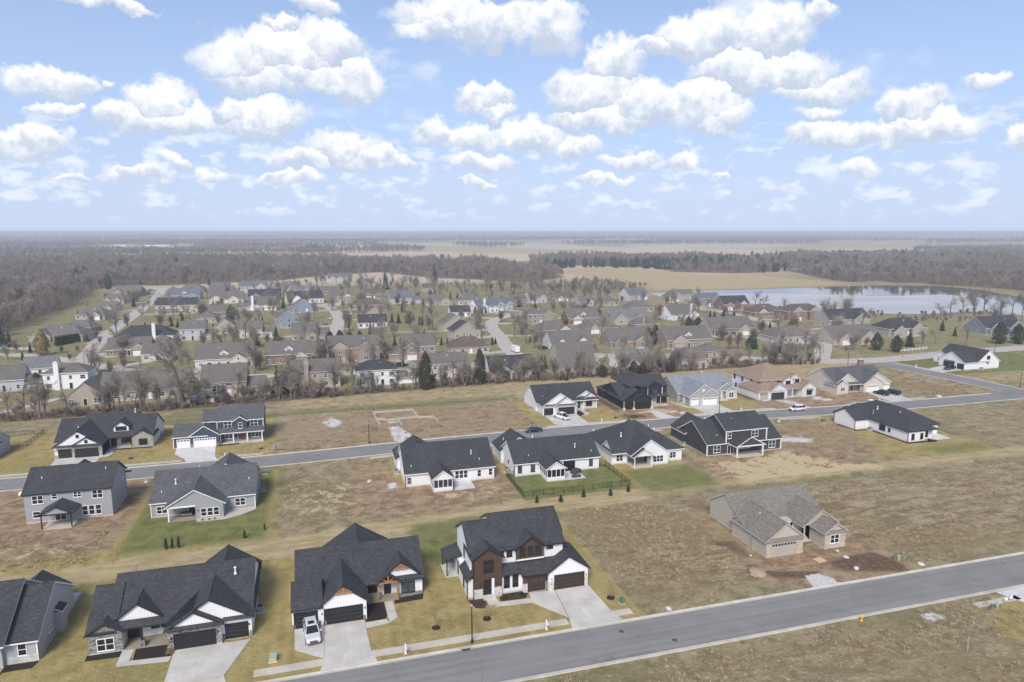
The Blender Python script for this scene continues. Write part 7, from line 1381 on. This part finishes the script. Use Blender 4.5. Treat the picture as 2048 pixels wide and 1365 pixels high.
sheets(78.5, 87.8, 1.7, 1.3, 2, 'pale pallet of sheets on the dirt before the unfinished house', 'lumber', 5); sheets(102.6, 179.4, 2.6, 1.3, 2, 'grey sheet stack beside the long boards', 'concrete', 8); sheets(157.6, 178.6, 3.6, 1.2, 3, 'white sheet stack on the brown dirt beside the wrapped pallets', 'bag_white', 0); sheets(155.5, 180.6, 3.0, 1.5, 6, 'wrapped white pallets by the tan roofed house', 'bag_white', 5); sheets(138.0, 183.3, 2.4, .6, 2, 'white boards leaning low by the tan garage door', 'bag_white', 0)
def blob(x, y, s, label, mat, name='debris_bag', cat='bag', hh=.6):
    rr = random.Random(int(x*17+y)); e = tag(empty(name, x, y, 0, rr.uniform(0, 6)), label, cat); m = MB(); n = 9
    rings = [[(s*q*math.cos(6.283*k/n)*rr.uniform(.75, 1.2), s*q*.75*math.sin(6.283*k/n)*rr.uniform(.75, 1.2), z*s*hh) for k in range(n)] for q, z in (((1.15, 0), (1, .3), (.7, .7), (.25, 1)) if name == 'soil_heap' else ((.9, 0), (1, .35), (.85, .75), (.45, 1)))]
    loft(m, rings); m.build('heap', mat, e, smooth=name == 'soil_heap')
    if name == 'soil_heap':
        for k in range(7): a = rr.uniform(0, 6.28); q = s*rr.uniform(.5, 1.15); c = MB(); c.lathe([(s*.2, 0), (s*.24, s*.06), (s*.12, s*.15), (.02, s*.17)], 6, q*math.cos(a), q*.75*math.sin(a)); c.build('clod', mat, e)
        return
    m = MB(); m.prism([(-s*.7, -s*.2), (s*.2, -s*.55), (s*.9, s*.1), (0, s*.5)], s*hh*.45, s*hh*.8); m.build('fold', mat, e)
for x, y, s, lab, mt in ((82.4, 84.0, .55, 'crumpled white bag on the dark churned dirt', 'bag_white'), (93.6, 82.2, .6, 'white wrapped bundle on the grass by the kerb', 'bag_white'), (84.0, 90.0, .35, 'white scrap under the brick window of the unfinished house', 'bag_white'), (83.6, 87.6, .5, 'white plastic scrap in front of the brick bay', 'bag_white'), (47.2, 81.6, .5, 'white block standing at the kerb of the vacant lot', 'bag_white'), (104.2, 176.8, 1.1, 'wrapped grey brick cube at the black house kerb', 'river_stone'), (197, 172.6, .9, 'white wrapped pallet at the middle street kerb', 'bag_white'), (68.6, 92.6, .3, 'white scrap beside the greige garage wall', 'bag_white'), (-37.2, 158.6, .6, 'white bundle at the kerb between the grey houses', 'bag_white'), (171.2, 174.4, .9, 'white heap beside the cream house walk', 'bag_white'), (9.6, 145.5, .7, 'white rubble heap on the bare lot beside the screened porch ranch', 'concrete'), (126.5, 161.5, .6, 'white block at the kerb by the stubble lot', 'bag_white')): blob(x, y, s, lab, mt)
for x, y, s, lab, mt in ((31.0, 184.0, 1.7, 'brown soil heap beside the footings', 'soil_brown'), (12.5, 186.5, 2.4, 'weedy soil heap left of the gravel drive', 'soil_brown'), (25.2, 181.5, 1.6, 'low brown soil heap right of the gravel drive', 'soil_brown'), (143.5, 208.0, 4.0, 'large tan soil heap behind the tan roofed house', 'soil_brown'), (66.2, 87.4, 1.7, 'pale sand heap beside the unfinished house driveway', 'sand'), (89.0, 178.0, 1.5, 'dark soil heap in front of the black house garage', 'soil_dark')): blob(x, y, s, lab, mt, 'soil_heap', 'soil', .28)
# footings of a house just started
e = tag(empty('footings', 22, 195), 'pale concrete footing walls of a house just started on the vacant lot', 'footings')
def wall_bar(pts, hh=.5, w=.34):
    for a, b in zip(pts, pts[1:]):
        a = Vector((a[0]-22, a[1]-195, 0)); b = Vector((b[0]-22, b[1]-195, 0)); d = (b-a).normalized(); n = Vector((-d.y, d.x, 0))*w/2; m = MB(); a = a-d*w/2; b = b+d*w/2
        m.prism([(q.x, q.y) for q in (a-n, b-n, b+n, a+n)], 0, hh*rng.uniform(.93, 1.05)); m.build('footing_wall', 'concrete_old', e)
wall_bar([(15.3, 203.4), (27.0, 203.6), (27.4, 195.0), (21.6, 194.2), (18.4, 193.9), (15.4, 196.5), (15.3, 203.4)]); wall_bar([(15.5, 196.2), (15.9, 189.4)]); wall_bar([(21.6, 193.4), (21.8, 187.8)]); wall_bar([(27.4, 194.6), (31.7, 193.8), (32.3, 188.4)]); wall_bar([(18.4, 193.6), (18.6, 191.1), (21.5, 191.0)])
# pools, play set, white signs, survey post
def pool(x, y, w, d, label, mat='pool_blue'): e = tag(empty('swimming_pool', x, y), label, 'pool'); m = MB(); m.box(-w/2, w/2, -d/2, d/2, 0, 1.2); m.build('liner', mat, e); m = MB(); [m.box(*q) for q in ((-w/2-.15, w/2+.15, -d/2-.15, -d/2, 0, 1.3), (-w/2-.15, w/2+.15, d/2, d/2+.15, 0, 1.3), (-w/2-.15, -w/2, -d/2, d/2, 0, 1.3), (w/2, w/2+.15, -d/2, d/2, 0, 1.3))]; m.build('rim', 'pvc_white', e); m = MB(); m.box(-w/2, w/2, -d/2, d/2, 1.2, 1.22); m.build('water', mat, e)
pool(-37.5, 233.8, 9, 4.5, 'blue above ground pool behind the nine window house'); pool(30, 244.5, 9, 4.5, 'covered grey blue pool under the patio roof of the white hip roofed house', 'metal_grey')
e = tag(empty('patio_cover', 26.5, 248.6), 'brown slatted patio cover with blue grey roof behind the white pool house', 'pergola'); m = MB(); m.box(-5, 5, -2.5, 2.5, 3.0, 3.2); m.build('roof', 'roof_slate', e)
for a in (-4.7, 4.7):
    for b_ in (-2.2, 2.2): m = MB(); m.box(a-.12, a+.12, b_-.12, b_+.12, 0, 3.0); m.build('post', 'wood_red', e)
def swing(x, y, label):
    e = tag(empty('play_set', x, y), label, 'play set'); m = MB(); [m.box(*q) for q in ((-.9, -.8, -.9, -.8, 0, 2.6), (.8, .9, -.9, -.8, 0, 2.6), (-.9, -.8, .8, .9, 0, 2.6), (.8, .9, .8, .9, 0, 2.6), (-.9, .9, -.9, .9, 1.3, 1.4))]; m.build('tower', 'lumber', e); m = MB(); loft(m, [[(-1.1, -1.1, 2.5), (0, -1.1, 3.4), (1.1, -1.1, 2.5)], [(-1.1, 1.1, 2.5), (0, 1.1, 3.4), (1.1, 1.1, 2.5)]]); m.build('canopy', 'wood_red', e); m = MB(); m.prism([(.9, -.4), (3.4, -.4), (3.4, .4), (.9, .4)], 0, .1); m.tube((.9, 0, 1.4), (3.3, 0, .15), .3, .3, 6); m.build('slide', 'hydrant_yellow', e)
swing(53, 323, 'wooden play tower with red canopy behind the pine cluster'); 
e = tag(empty('shed', 55, 342), 'small dark slatted shed on the tan lawn', 'shed'); m = MB(); m.box(-2, 2, -1.5, 1.5, 0, 2.2); m.build('wall', 'tan_lap', e); m = MB(); loft(m, [[(-2.2, -1.7, 2.2), (-2.2, 0, 3.0), (-2.2, 1.7, 2.2)], [(2.2, -1.7, 2.2), (2.2, 0, 3.0), (2.2, 1.7, 2.2)]]); m.build('roof', 'roof_weathered', e); m = MB(); m.box(-.6, .6, -1.55, -1.5, 0, 1.9); m.build('door', 'door_brown', e)
for x, y, lab in ((95.8, 69.4, 'white yard sign on the lawn strip across from the unfinished house'), (97.0, 69.6, 'second white yard sign closer to the pale driveway')): e = tag(empty('yard_sign', x, y), lab, 'sign'); m = MB(); m.box(-.3, .3, -.02, .02, .35, .8); m.build('board', 'pvc_white', e); m = MB(); m.box(-.25, -.22, -.01, .01, 0, .4); m.box(.22, .25, -.01, .01, 0, .4); m.build('legs', 'metal_grey', e)
e = tag(empty('survey_stake', 79.7, 61.9), 'thin pale green survey stake in the rough field', 'stake'); m = MB(); m.box(-.05, .05, -.05, .05, 0, 2.0); m.build('stake', 'plastic_pale_green', e); m = MB(); m.box(-.06, .06, -.06, .06, 1.9, 2.05); m.build('flag', 'plastic_pale_green', e)
flat('driveway_south_lot', [(97.2, 72.0), (104, 72.0), (106, 60), (99.5, 66)], 'concrete_new', .05); flat('walk_south_lot', [(90.8, 70.6), (99, 70.6), (99, 69.5), (90.6, 69.4)], 'concrete_warm', .05)
# driveways of the older houses out to their street
for i, row in enumerate(MH):
    x, y = row[0], row[1]; best = None
    for q in (RD_A, RD_B, RD_C, RD_D, RD_E, RD_F):
        for a, b in zip(q, q[1:]):
            for f in (0, .25, .5, .75, 1):
                p = (a[0]+(b[0]-a[0])*f, a[1]+(b[1]-a[1])*f); dd = math.hypot(p[0]-x, p[1]-y-3)
                if best is None or dd < best[0]: best = (dd, p)
    if 12 < best[0] < 46:
        s = rng.choice((-1, 1))*row[2]*.28; a = Vector((x+s, y+(4 if best[1][1] > y+8 else 0), 0)); b = Vector((best[1][0]+s*.6, best[1][1], 0)); d = (b-a).normalized(); n = Vector((-d.y, d.x, 0))*2.6
        m = MB(); m.prism([(q.x, q.y) for q in (a-n, b-n*1.2, b+n*1.2, a+n)], 0, .012+.0021*(i % 3)); tag(m.build('driveway_older_house', 'concrete_old'), kind='structure')
# far farm sheds
for x, y, w, lab in ((-560, 2820, 90, 'long white farm shed beyond the wood'), (-700, 2900, 45, 'small white farm shed beside the long one'), (660, 835, 22, 'white farm building at the far field edge')):
    h = House(lab, x, y, 0, name='farm_shed', roof='roof_grey', wall='white_lap', trim='trim_white', cat='shed', local=True); h.gable(-w/2, w/2, 0, w*.28, 6 if w > 30 else 4, 'x', .3); h.gdoor('s', 0, w*.2, 4, 4, 'door_white'); h.win('s', 0, -w*.2, 1.5, 3, 1.5, 2, 1)

# ------------------------------------------------------------------ haze
m = MB(); m.box(-15900, 17500, -6500, 17300, -1.0, 56.0); hz = m.build('haze', []); hz.data.materials.clear()
t = bpy.data.materials.new('haze_air'); t.use_nodes = True; nt = t.node_tree; nt.nodes.clear(); vo = nt.nodes.new('ShaderNodeVolumePrincipled'); ou = nt.nodes.new('ShaderNodeOutputMaterial'); nt.links.new(vo.outputs[0], ou.inputs['Volume'])
vo.inputs['Color'].default_value = (.84, .90, .98, 1); vo.inputs['Density'].default_value = .00026; vo.inputs['Anisotropy'].default_value = .0
hz.data.materials.append(t); tag(hz, 'pale winter haze over the whole place', 'haze', kind='stuff')
